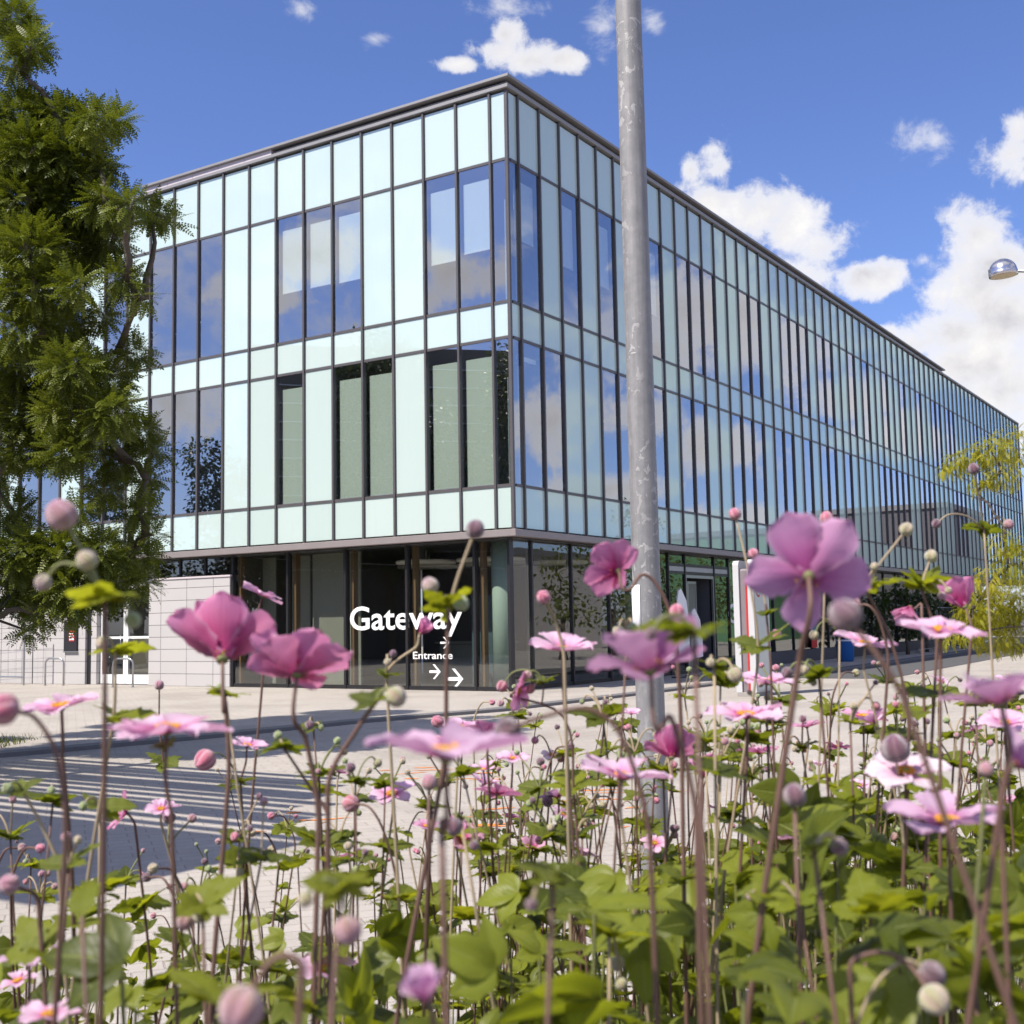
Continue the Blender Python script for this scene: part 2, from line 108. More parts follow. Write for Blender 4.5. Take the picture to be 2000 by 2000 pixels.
 {'l':'large brown blurred bud in front of the teal and red banner','t':0,'n':3,'h':1,'b':[((0.1403,0.5096,1.5484),0.0069,'d')],'p':[(0.1502,0.5037,1.5328),(0.1603,0.5055,1.5137)],'o':(0.164,0.58,0.45)},
 {'l':'stem with tiny pale buds across the teal and red banner','t':0,'n':3,'h':1,'w':((0.4008,1.5072,1.5418),0.0189),'b':[((0.37,1.5063,1.5336),0.006,'w'),((0.3201,1.4849,1.5347),0.0063,'r')],'p':[],'o':(0.405,1.51,0.45)},
 {'l':'leafy stem with small yellow buds right of the sign pillar base','t':0,'n':4,'h':1,'w':((0.312,1.2609,1.4897),0.0273),'b':[((0.2837,1.2712,1.4982),0.0058,'d'),((0.2924,1.238,1.5018),0.0047,'w'),((0.3083,1.2675,1.4869),0.0037,'w')],'p':[],'o':(0.306,1.401,0.45)},
 {'l':'two toned bud and leaf tuft left of the sign pillar base','t':0,'n':3,'h':1,'w':((0.18,1.1086,1.5079),0.0185),'b':[((0.1937,1.0876,1.5057),0.0069,'w'),((0.1744,1.0923,1.5153),0.0042,'w')],'p':[],'o':(0.195,1.123,0.45)},
 {'l':'dark plum bud above the dense leaves right of the lamp post','t':0,'n':3,'h':1,'b':[((0.1635,0.7312,1.4429),0.007,'d')],'p':[],'o':(0.164,0.827,0.45)},
 {'l':'soft dark blurred bud among the dense leaves right of the plum bud','t':0,'n':2,'h':1,'w':((0.1457,0.613,1.437),0.0179),'b':[((0.159,0.6201,1.4388),0.0045,'d')],'p':[],'o':(0.159,0.631,0.45)},
 {'l':'creamy bud hanging on a thick arching stalk at the bottom right','t':0,'n':3,'h':1,'b':[((0.1973,0.6075,1.37),0.0073,'w'),((0.1999,0.6196,1.3767),0.0068,'d')],'p':[(0.1901,0.6182,1.381),(0.1763,0.6178,1.3862),(0.1623,0.6184,1.379)],'o':(0.147,0.607,0.45)},
 {'l':'pale bud stalk curving down over the dense leaves on the right','t':0,'n':3,'h':1,'b':[((0.2652,0.9648,1.3475),0.0052,'w')],'p':[(0.2801,0.9735,1.3404),(0.2977,0.9756,1.3182),(0.313,0.9789,1.2821)],'o':(0.318,1.107,0.45)},
 {'l':'blurred pale pink bud between blurred pale leaves left of the middle','t':1,'n':3,'h':1,'w':((-0.0732,0.512,1.4437),0.0143),'b':[((-0.0701,0.5089,1.431),0.0059,'p'),((-0.0865,0.5101,1.4412),0.0032,'w')],'p':[],'o':(-0.096,0.556,0.45)},
 {'l':'round rose bud nodding on a long pale arch left of the middle','t':0,'n':3,'h':1,'b':[((-0.1775,1.3458,1.3598),0.0098,'r')],'p':[(-0.156,1.3234,1.3572),(-0.1402,1.3265,1.3243),(-0.1277,1.3326,1.2588)],'o':(-0.119,1.278,0.45)},
 {'l':'oval rose bud under the large blurred lilac flower','t':0,'n':3,'h':1,'b':[((-0.0724,1.0201,1.4184),0.0067,'p')],'p':[],'o':(-0.074,1.109,0.45)},
 {'l':'dusky striped buds with small leaves right of the oval rose bud','t':0,'n':3,'h':1,'w':((-0.0466,1.0189,1.392),0.0126),'b':[((-0.0509,1.0039,1.392),0.0071,'d'),((-0.0358,1.0044,1.3758),0.0042,'d')],'p':[],'o':(-0.024,1.04,0.45)},
 {'l':'dark blurred leaves in the lower middle','t':0,'n':4,'h':1,'w':((0.0141,0.5118,1.4463),0.0173),'b':[((0.0055,0.5093,1.4377),0.0027,'d')],'p':[],'o':(0.009,0.558,0.45)},
 {'l':'pair of pinkish buds with soft green leaves above the big leaf at the lower left','t':1,'n':3,'h':1,'w':((-0.208,0.82,1.3715),0.0271),'b':[((-0.2227,0.8361,1.3598),0.0064,'p'),((-0.2112,0.8258,1.3646),0.0047,'w')],'p':[],'o':(-0.194,0.848,0.45)},
 {'l':'forked purple stem with toothed leaves left of the middle','t':0,'n':3,'h':1,'w':((-0.2427,1.175,1.3332),0.0343),'b':[((-0.2441,1.1934,1.3829),0.0043,'p'),((-0.2668,1.1963,1.32),0.0039,'w')],'p':[],'o':(-0.229,1.222,0.45)},
 {'l':'brown stem with two long leaves over the block of shadow on the left','t':0,'n':2,'h':1,'w':((-0.3503,0.9708,1.3697),0.0271),'b':[((-0.3515,0.9678,1.3898),0.0044,'p'),((-0.3442,0.9698,1.3873),0.0036,'w')],'p':[],'o':(-0.343,0.943,0.45)},
 {'l':'stem carrying the broad long blade that crosses the lower left','t':1,'n':1,'h':1,'w':((-0.2154,0.6155,1.4109),0.0299),'b':[],'p':[],'o':(-0.219,0.663,0.45)},
 {'l':'stem with a yellowing lobed leaf low on the right','t':2,'n':2,'h':1,'w':((0.1951,0.8718,1.3546),0.0295),'b':[((0.1644,0.8786,1.3589),0.0036,'p')],'p':[],'o':(0.194,0.909,0.45)},
 {'l':'broad lit leaf spreading over the lower right','t':1,'n':2,'h':1,'w':((0.2305,0.8215,1.3552),0.0363),'b':[],'p':[],'o':(0.236,0.874,0.45)},
 {'l':'broad leaf stem on the left side of the lamp post low down','t':1,'n':3,'h':1,'w':((0.0662,0.9252,1.3192),0.0354),'b':[((0.0727,0.942,1.2981),0.0057,'w'),((0.0743,0.9328,1.2858),0.0049,'w')],'p':[],'o':(0.069,1.003,0.45)},
 {'l':'large blurred leaves at the bottom left of the middle','t':1,'n':3,'h':1,'w':((-0.1506,0.6195,1.367),0.0299),'b':[],'p':[],'o':(-0.148,0.693,0.45)},
 {'l':'large soft leaves at the bottom right corner','t':0,'n':3,'h':1,'w':((0.2414,0.6703,1.3608),0.0295),'b':[((0.2525,0.6667,1.466),0.0041,'p')],'p':[],'o':(0.241,0.693,0.45)},
 {'l':'nodding single bud on a thin arch just above the low leaf buds','t':0,'n':3,'h':0,'b':[((-0.6284,2.2453,1.0934),0.006,'p')],'p':[(-0.5972,2.2054,1.0972),(-0.5831,2.2097,1.0511)],'o':(-0.605,2.518,0.45)},
 {'l':'nodding single bud on a thin arch just left of the left leaf stem','t':0,'n':3,'h':0,'b':[((-0.578,1.501,1.292),0.006,'r')],'p':[(-0.608,1.527,1.284),(-0.6238,1.5312,1.2384)],'o':(-0.574,1.765,0.45)},
 {'l':'slender stem with two tiny buds just above the broad leaf stem','t':0,'n':3,'h':0,'w':((-0.7606,2.1725,1.0699),0.0274),'b':[((-0.7434,2.1429,1.0824),0.003,'w'),((-0.7897,2.2044,1.0738),0.0057,'g')],'p':[],'o':(-0.787,2.341,0.45)},
 {'l':'nodding single bud on a thin arch just left of the low leaf buds','t':0,'n':3,'h':0,'b':[((-0.4443,1.4954,1.2567),0.006,'d')],'p':[(-0.4195,1.4792,1.2556),(-0.4053,1.4835,1.2095)],'o':(-0.477,1.507,0.45)},
 {'l':'slender stem with two tiny buds just above the left leaf stem','t':0,'n':3,'h':0,'w':((-0.4873,1.3001,1.3722),0.0354),'b':[((-0.4707,1.2887,1.3768),0.004,'p'),((-0.4819,1.2819,1.39),0.0043,'g')],'p':[],'o':(-0.52,1.272,0.45)},
 {'l':'nodding single bud on a thin arch just below the forked stem','t':0,'n':3,'h':0,'b':[((-0.3602,1.6918,1.2746),0.006,'w')],'p':[(-0.346,1.7187,1.2659),(-0.3318,1.723,1.2198)],'o':(-0.364,1.695,0.45)},
 {'l':'slender stem with two tiny buds just right of the broad leaf stem','t':0,'n':3,'h':0,'w':((-0.6277,1.9936,1.1531),0.0382),'b':[((-0.6087,2.0148,1.1951),0.0039,'p'),((-0.6048,1.9955,1.1646),0.0043,'r')],'p':[],'o':(-0.607,2.241,0.45)},
 {'l':'slender stem with three tiny buds just left of the forked stem','t':0,'n':3,'h':0,'w':((-0.5494,2.373,1.2478),0.031),'b':[((-0.5524,2.4148,1.2884),0.0039,'r'),((-0.5718,2.3641,1.2831),0.0038,'w'),((-0.5341,2.339,1.287),0.0039,'d')],'p':[],'o':(-0.597,2.704,0.45)},
 {'l':'slender stem with three tiny buds just right of the left edge pink bud','t':1,'n':3,'h':0,'w':((-0.9234,2.3589,1.111),0.038),'b':[((-0.9181,2.3212,1.1302),0.0048,'g'),((-0.9498,2.356,1.1569),0.0031,'d'),((-0.9461,2.3905,1.1156),0.0057,'r')],'p':[],'o':(-0.876,2.3,0.45)},
 {'l':'slender stem with three tiny buds just below the forked stem','t':0,'n':3,'h':0,'w':((-0.3202,1.431,1.3085),0.026),'b':[((-0.3219,1.4171,1.3178),0.0055,'r'),((-0.3,1.4352,1.3556),0.0042,'d'),((-0.3037,1.4065,1.3278),0.0038,'d')],'p':[],'o':(-0.331,1.615,0.45)},
 {'l':'slender stem with four tiny buds just right of the left edge pink bud','t':1,'n':3,'h':0,'w':((-0.724,1.8827,1.1542),0.0402),'b':[((-0.7501,1.899,1.1754),0.0044,'r'),((-0.7031,1.8851,1.171),0.0052,'p'),((-0.7196,1.9005,1.1831),0.0051,'p'),((-0.7094,1.8525,1.1927),0.0053,'p')],'p':[],'o':(-0.702,2.11,0.45)},
 {'l':'slender stem with two tiny buds just right of the low leaf buds','t':0,'n':3,'h':0,'w':((-0.4299,1.6497,1.1756),0.0333),'b':[((-0.4139,1.6508,1.191),0.0038,'p'),((-0.4084,1.6391,1.2091),0.0052,'p')],'p':[],'o':(-0.451,1.835,0.45)},
 {'l':'slender stem with four tiny buds just above the low leaf buds','t':1,'n':3,'h':0,'w':((-0.4253,1.6598,1.1962),0.0421),'b':[((-0.3967,1.6546,1.2221),0.0045,'g'),((-0.4349,1.6278,1.2207),0.0053,'p'),((-0.4164,1.6696,1.2293),0.005,'g'),((-0.4097,1.6248,1.2484),0.0044,'d')],'p':[],'o':(-0.444,1.763,0.45)},
 {'l':'slender stem with three tiny buds just above the low leaf buds','t':1,'n':3,'h':0,'w':((-0.5251,2.111,1.1435),0.0278),'b':[((-0.5221,2.0842,1.1802),0.0036,'g'),((-0.5154,2.1034,1.1469),0.0043,'g'),((-0.5426,2.1001,1.1894),0.0033,'g')],'p':[],'o':(-0.531,2.305,0.45)},
 {'l':'nodding single bud on a thin arch just above the left edge pink bud','t':0,'n':3,'h':0,'b':[((-0.6817,1.6996,1.259),0.006,'p')],'p':[(-0.698,1.6906,1.257),(-0.7138,1.6948,1.2115)],'o':(-0.664,1.729,0.45)},
 {'l':'slender stem with two tiny buds just above the left edge pink bud','t':0,'n':3,'h':0,'w':((-0.639,1.5647,1.2925),0.0371),'b':[((-0.6284,1.5433,1.3428),0.0045,'p'),((-0.6702,1.5795,1.3176),0.0039,'r')],'p':[],'o':(-0.659,1.509,0.45)},
 {'l':'nodding single bud on a thin arch just left of the forked stem','t':0,'n':3,'h':0,'b':[((-0.5342,2.2271,1.1735),0.006,'p')],'p':[(-0.5125,2.2201,1.1704),(-0.4983,2.2244,1.1244)],'o':(-0.576,2.443,0.45)},
 {'l':'smaller nodding single bud on a thin arch just left of the low leaf buds','t':0,'n':3,'h':0,'b':[((-0.7105,2.435,0.9986),0.006,'r')],'p':[(-0.687,2.423,0.9971),(-0.6728,2.4272,0.951)],'o':(-0.725,2.304,0.45)},
 {'l':'smaller nodding single bud on a thin arch just above the low leaf buds','t':0,'n':3,'h':0,'b':[((-0.4014,1.3759,1.2893),0.006,'w')],'p':[(-0.3883,1.3997,1.2806),(-0.3741,1.404,1.2345)],'o':(-0.378,1.512,0.45)},
 {'l':'slender stem with three tiny buds just right of the broad leaf stem','t':0,'n':3,'h':0,'w':((-0.5904,1.6986,1.1643),0.038),'b':[((-0.609,1.7169,1.1727),0.0031,'p'),((-0.5938,1.7063,1.1765),0.0043,'w'),((-0.5912,1.727,1.2054),0.0037,'w')],'p':[],'o':(-0.569,1.85,0.45)},
 {'l':'smaller nodding single bud on a thin arch just below the forked stem','t':0,'n':3,'h':0,'b':[((-0.3484,1.7414,1.2427),0.006,'w')],'p':[(-0.3695,1.7469,1.2382),(-0.3853,1.7511,1.1927)],'o':(-0.374,2.003,0.45)},
 {'l':'nodding single bud on a thin arch just above the orange centre flower','t':1,'n':3,'h':0,'b':[((-0.1468,2.054,1.2444),0.006,'p')],'p':[(-0.1684,2.0761,1.2375),(-0.1842,2.0803,1.192)],'o':(-0.175,2.025,0.45)},
 {'l':'slender stem with four tiny buds just below the orange centre flower','t':0,'n':3,'h':0,'w':((-0.1822,2.45,1.0883),0.0311),'b':[((-0.1698,2.4355,1.1304),0.0034,'w'),((-0.1929,2.4016,1.1195),0.0055,'r'),((-0.2008,2.4546,1.1088),0.0052,'r'),((-0.1772,2.45,1.1229),0.0047,'d')],'p':[],'o':(-0.144,2.42,0.45)},
 {'l':'slender stem with four tiny buds just above the pink blurred bud','t':0,'n':3,'h':0,'w':((-0.2834,2.4338,1.073),0.0395),'b':[((-0.31,2.4407,1.1131),0.0049,'d'),((-0.2775,2.4279,1.1057),0.0043,'p'),((-0.3068,2.451,1.0936),0.0045,'d'),((-0.2575,2.4596,1.094),0.0042,'r')],'p':[],'o':(-0.251,2.707,0.45)},
 {'l':'slender stem with two tiny buds just above the orange centre flower','t':0,'n':3,'h':0,'w':((-0.1009,1.4537,1.3369),0.0308),'b':[((-0.1058,1.464,1.3389),0.0041,'d'),((-0.1251,1.4265,1.3821),0.0036,'w')],'p':[],'o':(-0.09,1.557,0.45)},
 {'l':'slender stem with three tiny buds just left of the dark middle leaves','t':0,'n':3,'h':0,'w':((-0.0457,2.0026,1.1485),0.0322),'b':[((-0.0659,2.013,1.1774),0.0031,'w'),((-0.0349,1.9748,1.1899),0.0038,'r'),((-0.0403,1.9889,1.1873),0.0054,'g')],'p':[],'o':(-0.098,2.112,0.45)},
 {'l':'slender stem with two tiny buds just below the nodding bud','t':0,'n':3,'h':0,'w':((-0.3025,2.0789,1.1642),0.0274),'b':[((-0.3115,2.0572,1.196),0.0049,'p'),((-0.2728,2.0416,1.1974),0.0047,'p')],'p':[],'o':(-0.352,2.095,0.45)},
 {'l':'slender stem with three tiny buds just above the pink blurred bud','t':0,'n':3,'h':0,'w':((-0.3325,2.1245,1.1176),0.0401),'b':[((-0.3338,2.1154,1.1385),0.0034,'w'),((-0.3267,2.1473,1.117),0.0048,'w'),((-0.3163,2.1634,1.1345),0.0042,'d')],'p':[],'o':(-0.297,2.382,0.45)},
 {'l':'small pink anemone just left of the mauve flat flower','t':0,'n':3,'h':0,'f':((-0.058,2.1303,1.2776),0.0324,(0.356,-0.114,0.9),0.414,5,'p'),'b':[((-0.0343,2.1666,1.2425),0.0045,'r')],'p':[],'o':(-0.066,2.466,0.45)},
 {'l':'smaller slender stem with three tiny buds just below the forked stem','t':0,'n':3,'h':0,'w':((-0.3316,1.8719,1.1981),0.0308),'b':[((-0.3247,1.8712,1.2152),0.0041,'g'),((-0.3195,1.8792,1.2141),0.0038,'d'),((-0.2979,1.835,1.2219),0.0031,'r')],'p':[],'o':(-0.362,2.054,0.45)},
 {'l':'slender stem with three tiny buds just above the nodding bud','t':0,'n':3,'h':0,'w':((-0.179,1.3714,1.3789),0.0257),'b':[((-0.1573,1.3876,1.4005),0.0051,'w'),((-0.182,1.3615,1.3949),0.0056,'d'),((-0.19,1.3753,1.4015),0.0035,'g')],'p':[],'o':(-0.213,1.337,0.45)},
 {'l':'slender stem with three tiny buds just right of the magenta low flower','t':1,'n':3,'h':0,'w':((-0.0977,2.1718,1.1774),0.0393),'b':[((-0.0835,2.2066,1.2046),0.0031,'w'),((-0.1061,2.1621,1.2159),0.0039,'w'),((-0.0857,2.1651,1.2113),0.0043,'g')],'p':[],'o':(-0.144,2.163,0.45)},
 {'l':'smaller slender stem with two tiny buds just below the nodding bud','t':0,'n':3,'h':0,'w':((-0.2433,1.6934,1.2656),0.0285),'b':[((-0.2756,1.7174,1.2736),0.0032,'d'),((-0.2219,1.7208,1.2959),0.0049,'g')],'p':[],'o':(-0.25,1.754,0.45)},
 {'l':'slender stem with three tiny buds just left of the pink blurred bud','t':0,'n':3,'h':0,'w':((-0.3912,2.0548,1.0731),0.0368),'b':[((-0.3645,2.0538,1.1044),0.0042,'p'),((-0.4172,2.037,1.0807),0.0051,'d'),((-0.4143,2.0713,1.0713),0.0053,'r')],'p':[],'o':(-0.388,2.202,0.45)},
 {'l':'slender stem with four tiny buds just below the rose bud','t':0,'n':3,'h':0,'w':((-0.1843,2.5493,1.1858),0.0259),'b':[((-0.2024,2.5843,1.1836),0.0041,'w'),((-0.2066,2.4963,1.234),0.0042,'w'),((-0.1609,2.5453,1.2327),0.0035,'r'),((-0.179,2.5963,1.1884),0.0036,'p')],'p':[],'o':(-0.155,2.442,0.45)},
 {'l':'slender stem with two tiny buds just right of the pink blurred bud','t':0,'n':3,'h':0,'w':((-0.236,2.2538,1.043),0.0327),'b':[((-0.2454,2.2631,1.0618),0.0051,'r'),((-0.2267,2.2394,1.0814),0.0055,'p')],'p':[],'o':(-0.219,2.185,0.45)},
 {'l':'slender stem with four tiny buds just above the paving flower','t':0,'n':3,'h':0,'w':((-0.2092,2.0584,1.2817),0.0305),'b':[((-0.2295,2.0415,1.2883),0.0037,'w'),((-0.1939,2.092,1.3254),0.0048,'p'),((-0.2322,2.0316,1.3197),0.0031,'g'),((-0.1904,2.0523,1.3255),0.0054,'w')],'p':[],'o':(-0.224,2.333,0.45)},
 {'l':'smaller slender stem with three tiny buds just above the pink blurred bud','t':1,'n':3,'h':0,'w':((-0.1781,1.3311,1.2756),0.0351),'b':[((-0.1781,1.3066,1.3199),0.0048,'w'),((-0.1607,1.3025,1.3148),0.0037,'d'),((-0.1749,1.3351,1.2904),0.0038,'g')],'p':[],'o':(-0.196,1.431,0.45)},
 {'l':'small pink anemone just above the nodding bud','t':0,'n':3,'h':0,'f':((-0.3082,2.1459,1.2993),0.0244,(0.376,0.244,0.9),0.263,6,'p'),'b':[],'p':[],'o':(-0.304,2.067,0.45)},
 {'l':'slender stem with two tiny buds just left of the paving flower','t':0,'n':3,'h':0,'w':((-0.1734,1.6281,1.3406),0.0279),'b':[((-0.1684,1.6493,1.3458),0.0057,'p'),((-0.1733,1.6447,1.3469),0.005,'d')],'p':[],'o':(-0.158,1.754,0.45)},
 {'l':'slender stem with four tiny buds just right of the rose bud','t':0,'n':3,'h':0,'w':((-0.1045,1.8047,1.3178),0.0354),'b':[((-0.1228,1.7859,1.323),0.0048,'g'),((-0.1033,1.8308,1.363),0.0046,'w'),((-0.1247,1.7806,1.3627),0.0049,'g'),((-0.0773,1.8407,1.3144),0.0046,'d')],'p':[],'o':(-0.092,1.928,0.45)},
 {'l':'smaller slender stem with three tiny buds just above the nodding bud','t':0,'n':3,'h':0,'w':((-0.2288,1.7454,1.307),0.0348),'b':[((-0.2406,1.7705,1.3412),0.0037,'p'),((-0.2099,1.7449,1.3469),0.0048,'w'),((-0.2223,1.751,1.3259),0.0034,'g')],'p':[],'o':(-0.235,2.003,0.45)},
 {'l':'slender stem with three tiny buds just right of the forked stem','t':1,'n':3,'h':0,'w':((-0.4595,2.4776,1.1529),0.0389),'b':[((-0.4427,2.4693,1.1773),0.0043,'r'),((-0.448,2.4555,1.1953),0.004,'w'),((-0.4918,2.5211,1.1766),0.0047,'d')],'p':[],'o':(-0.525,2.865,0.45)},
 {'l':'fainter nodding single bud on a thin arch just below the forked stem','t':0,'n':3,'h':0,'b':[((-0.3715,1.8804,1.2684),0.006,'r')],'p':[(-0.3572,1.9092,1.2598),(-0.343,1.9135,1.2137)],'o':(-0.379,2.156,0.45)},
 {'l':'small mauve anemone just below the nodding bud','t':1,'n':3,'h':0,'f':((-0.3242,2.3698,1.1117),0.0264,(-0.378,0.196,0.9),0.336,6,'m'),'b':[((-0.3021,2.3973,1.0765),0.0045,'r')],'p':[],'o':(-0.356,2.352,0.45)},
 {'l':'slender stem with three tiny buds just left of the nodding bud','t':0,'n':3,'h':0,'w':((-0.2324,1.4544,1.3798),0.037),'b':[((-0.2092,1.4356,1.4177),0.0047,'g'),((-0.2292,1.4283,1.3874),0.0033,'p'),((-0.2062,1.4715,1.4045),0.0041,'w')],'p':[],'o':(-0.225,1.414,0.45)},
 {'l':'small mauve anemone just below the mauve flat flower','t':0,'n':3,'h':0,'f':((-0.0186,2.893,1.1011),0.0271,(0.274,0.300,0.9),0.369,6,'m'),'b':[((-0.0438,2.9348,1.0652),0.0045,'r')],'p':[],'o':(-0.057,3.228,0.45)},
 {'l':'slender stem with four tiny buds just right of the small shaded flower','t':0,'n':3,'h':0,'w':((0.2208,2.9537,1.33),0.0384),'b':[((0.2083,3.0109,1.3292),0.0046,'r'),((0.2312,2.906,1.3536),0.0042,'r'),((0.2296,2.9892,1.3394),0.0042,'w'),((0.2242,2.9001,1.3808),0.0035,'w')],'p':[],'o':(0.156,2.901,0.45)},
 {'l':'slender stem with three tiny buds just right of the violet flower','t':1,'n':3,'h':0,'w':((0.0739,1.7253,1.2929),0.0354),'b':[((0.0845,1.746,1.324),0.005,'w'),((0.0997,1.6999,1.3029),0.0044,'w'),((0.0644,1.7377,1.3334),0.0048,'g')],'p':[],'o':(0.102,1.994,0.45)},
 {'l':'slender stem with three tiny buds just left of the curled flower','t':0,'n':3,'h':0,'w':((0.1252,1.5873,1.341),0.027),'b':[((0.1156,1.5845,1.3597),0.0051,'r'),((0.1409,1.5791,1.3779),0.0052,'g'),((0.141,1.6081,1.3842),0.0056,'w')],'p':[],'o':(0.109,1.723,0.45)},
 {'l':'small pink anemone just right of the behind flower','t':0,'n':3,'h':0,'f':((-0.0058,1.7009,1.3656),0.0261,(0.035,-0.162,0.9),0.129,6,'p'),'b':[((-0.0368,1.7366,1.3321),0.0045,'r')],'p':[],'o':(-0.022,1.87,0.45)},
 {'l':'small pink anemone just right of the small shaded flower','t':1,'n':3,'h':0,'f':((0.2482,2.645,1.3542),0.0254,(-0.017,-0.181,0.9),0.390,6,'p'),'b':[((0.2345,2.6421,1.3251),0.0045,'r')],'p':[],'o':(0.236,2.562,0.45)},
 {'l':'slender stem with three tiny buds just below the small shaded flower','t':0,'n':3,'h':0,'w':((0.1127,1.5938,1.4289),0.0415),'b':[((0.0883,1.6168,1.4494),0.0036,'g'),((0.1006,1.6066,1.4642),0.0034,'w'),((0.1146,1.5688,1.4518),0.0035,'d')],'p':[],'o':(0.134,1.757,0.45)},
 {'l':'slender stem with three tiny buds just below the behind flower','t':1,'n':3,'h':0,'w':((-0.0459,2.7374,1.2415),0.0313),'b':[((-0.074,2.711,1.2573),0.0043,'d'),((-0.0237,2.7305,1.2458),0.0057,'g'),((-0.0168,2.698,1.267),0.0043,'w')],'p':[],'o':(0.006,2.663,0.45)},
 {'l':'slender stem with three tiny buds just left of the deep flower','t':0,'n':3,'h':0,'w':((0.2091,2.2558,1.1851),0.0319),'b':[((0.2259,2.2509,1.2069),0.0046,'r'),((0.2191,2.275,1.1837),0.0031,'d'),((0.2305,2.271,1.2231),0.0042,'d')],'p':[],'o':(0.149,2.541,0.45)},
 {'l':'slender stem with two tiny buds just right of the small shaded flower','t':0,'n':3,'h':0,'w':((0.2325,2.6819,1.3225),0.0424),'b':[((0.2194,2.7241,1.3404),0.0037,'d'),((0.2265,2.7082,1.3206),0.0047,'g')],'p':[],'o':(0.256,2.709,0.45)},
 {'l':'slender stem with three tiny buds just above the mauve flat flower','t':1,'n':3,'h':0,'w':((-0.0551,2.879,1.2152),0.0363),'b':[((-0.0402,2.9084,1.2362),0.0039,'d'),((-0.0774,2.9049,1.2244),0.0055,'r'),((-0.0818,2.8339,1.23),0.0042,'p')],'p':[],'o':(-0.118,2.76,0.45)},
 {'l':'nodding single bud on a thin arch just right of the magenta tiny flower','t':0,'n':3,'h':0,'b':[((0.0309,1.7047,1.2553),0.006,'r')],'p':[(0.0503,1.6775,1.2557),(0.0645,1.6818,1.2097)],'o':(-0.007,1.653,0.45)},
 {'l':'nodding single bud on a thin arch just left of the tiny white flower','t':1,'n':3,'h':0,'b':[((0.0436,2.2296,1.2932),0.006,'p')],'p':[(0.0229,2.1974,1.2933),(0.007,2.2016,1.2478)],'o':(0.009,2.53,0.45)},
 {'l':'small pink anemone just above the mauve flat flower','t':1,'n':3,'h':0,'f':((-0.0488,1.8072,1.3391),0.0244,(-0.231,-0.291,0.9),0.381,5,'p'),'b':[],'p':[],'o':(-0.095,1.883,0.45)},
 {'l':'slender stem with three tiny buds just above the magenta tiny flower','t':0,'n':3,'h':0,'w':((0.0034,2.8694,1.0885),0.0327),'b':[((-0.0204,2.8721,1.0945),0.0055,'r'),((0.0057,2.8172,1.1312),0.0056,'d'),((0.0324,2.8196,1.1105),0.0035,'w')],'p':[],'o':(0.016,3.233,0.45)},
 {'l':'nodding single bud on a thin arch just left of the curled flower','t':0,'n':3,'h':0,'b':[((0.135,2.0673,1.2631),0.006,'w')],'p':[(0.1543,2.0575,1.2601),(0.1685,2.0618,1.2141)],'o':(0.091,2.071,0.45)},
 {'l':'nodding single bud on a thin arch just left of the hanging flower','t':0,'n':3,'h':0,'b':[((-0.0451,2.2981,1.4072),0.006,'r')],'p':[(-0.0657,2.3271,1.4018),(-0.0815,2.3314,1.3563)],'o':(-0.028,2.271,0.45)},
 {'l':'slender stem with three tiny buds just right of the dark round bud','t':1,'n':3,'h':0,'w':((0.0476,2.9836,1.3026),0.0335),'b':[((0.0266,3.0147,1.3066),0.0037,'w'),((0.055,2.9547,1.3239),0.0047,'g'),((0.0592,2.9277,1.3358),0.0054,'g')],'p':[],'o':(0.049,3.25,0.45)},
 {'l':'slender stem with four tiny buds just right of the magenta low flower','t':0,'n':3,'h':0,'w':((-0.0534,2.3441,1.1582),0.0258),'b':[((-0.0333,2.3245,1.1852),0.0054,'w'),((-0.0804,2.3112,1.1841),0.0041,'r'),((-0.0463,2.3474,1.1876),0.0036,'w'),((-0.0402,2.3284,1.1957),0.0046,'w')],'p':[],'o':(-0.11,2.483,0.45)},
 {'l':'slender stem with three tiny buds just left of the lilac small flower','t':1,'n':3,'h':0,'w':((0.023,2.3048,1.2338),0.0271),'b':[((0.0384,2.2998,1.2469),0.0038,'w'),((0.0461,2.3071,1.2489),0.0048,'d'),((0.0209,2.2826,1.2444),0.0036,'p')],'p':[],'o':(-0.006,2.436,0.45)},
 {'l':'slender stem with four tiny buds just above the dark round bud','t':0,'n':3,'h':0,'w':((-0.003,1.9865,1.4018),0.0327),'b':[((-0.0016,2.0209,1.4191),0.0035,'d'),((-0.0221,1.9613,1.4286),0.0056,'p'),((0.0218,1.9794,1.409),0.0037,'d'),((-0.002,1.9792,1.4493),0.0036,'g')],'p':[],'o':(0.004,2.091,0.45)},
 {'l':'nodding single bud on a thin arch just right of the tiny white flower','t':1,'n':3,'h':0,'b':[((0.0817,1.9153,1.3608),0.006,'d')],'p':[(0.0622,1.9278,1.3559),(0.0463,1.932,1.3104)],'o':(0.067,2.095,0.45)},
 {'l':'slender stem with two tiny buds just right of the mauve flat flower','t':1,'n':3,'h':0,'w':((0.0115,2.4702,1.1745),0.0309),'b':[((-0.0119,2.51,1.2005),0.0053,'r'),((-0.0069,2.4321,1.2182),0.0045,'g')],'p':[],'o':(0.021,2.58,0.45)},
 {'l':'smaller slender stem with three tiny buds just below the small shaded flower','t':0,'n':3,'h':0,'w':((0.1981,2.8045,1.3324),0.0261),'b':[((0.2156,2.8565,1.3488),0.0054,'w'),((0.1687,2.7482,1.3406),0.0031,'w'),((0.218,2.822,1.3754),0.0044,'w')],'p':[],'o':(0.18,2.903,0.45)},
 {'l':'slender stem with two tiny buds just below the hanging flower','t':1,'n':3,'h':0,'w':((0.0031,2.328,1.3967),0.0369),'b':[((-0.0071,2.3268,1.4149),0.0032,'d'),((-0.0202,2.3455,1.4344),0.0033,'r')],'p':[],'o':(-0.055,2.359,0.45)},
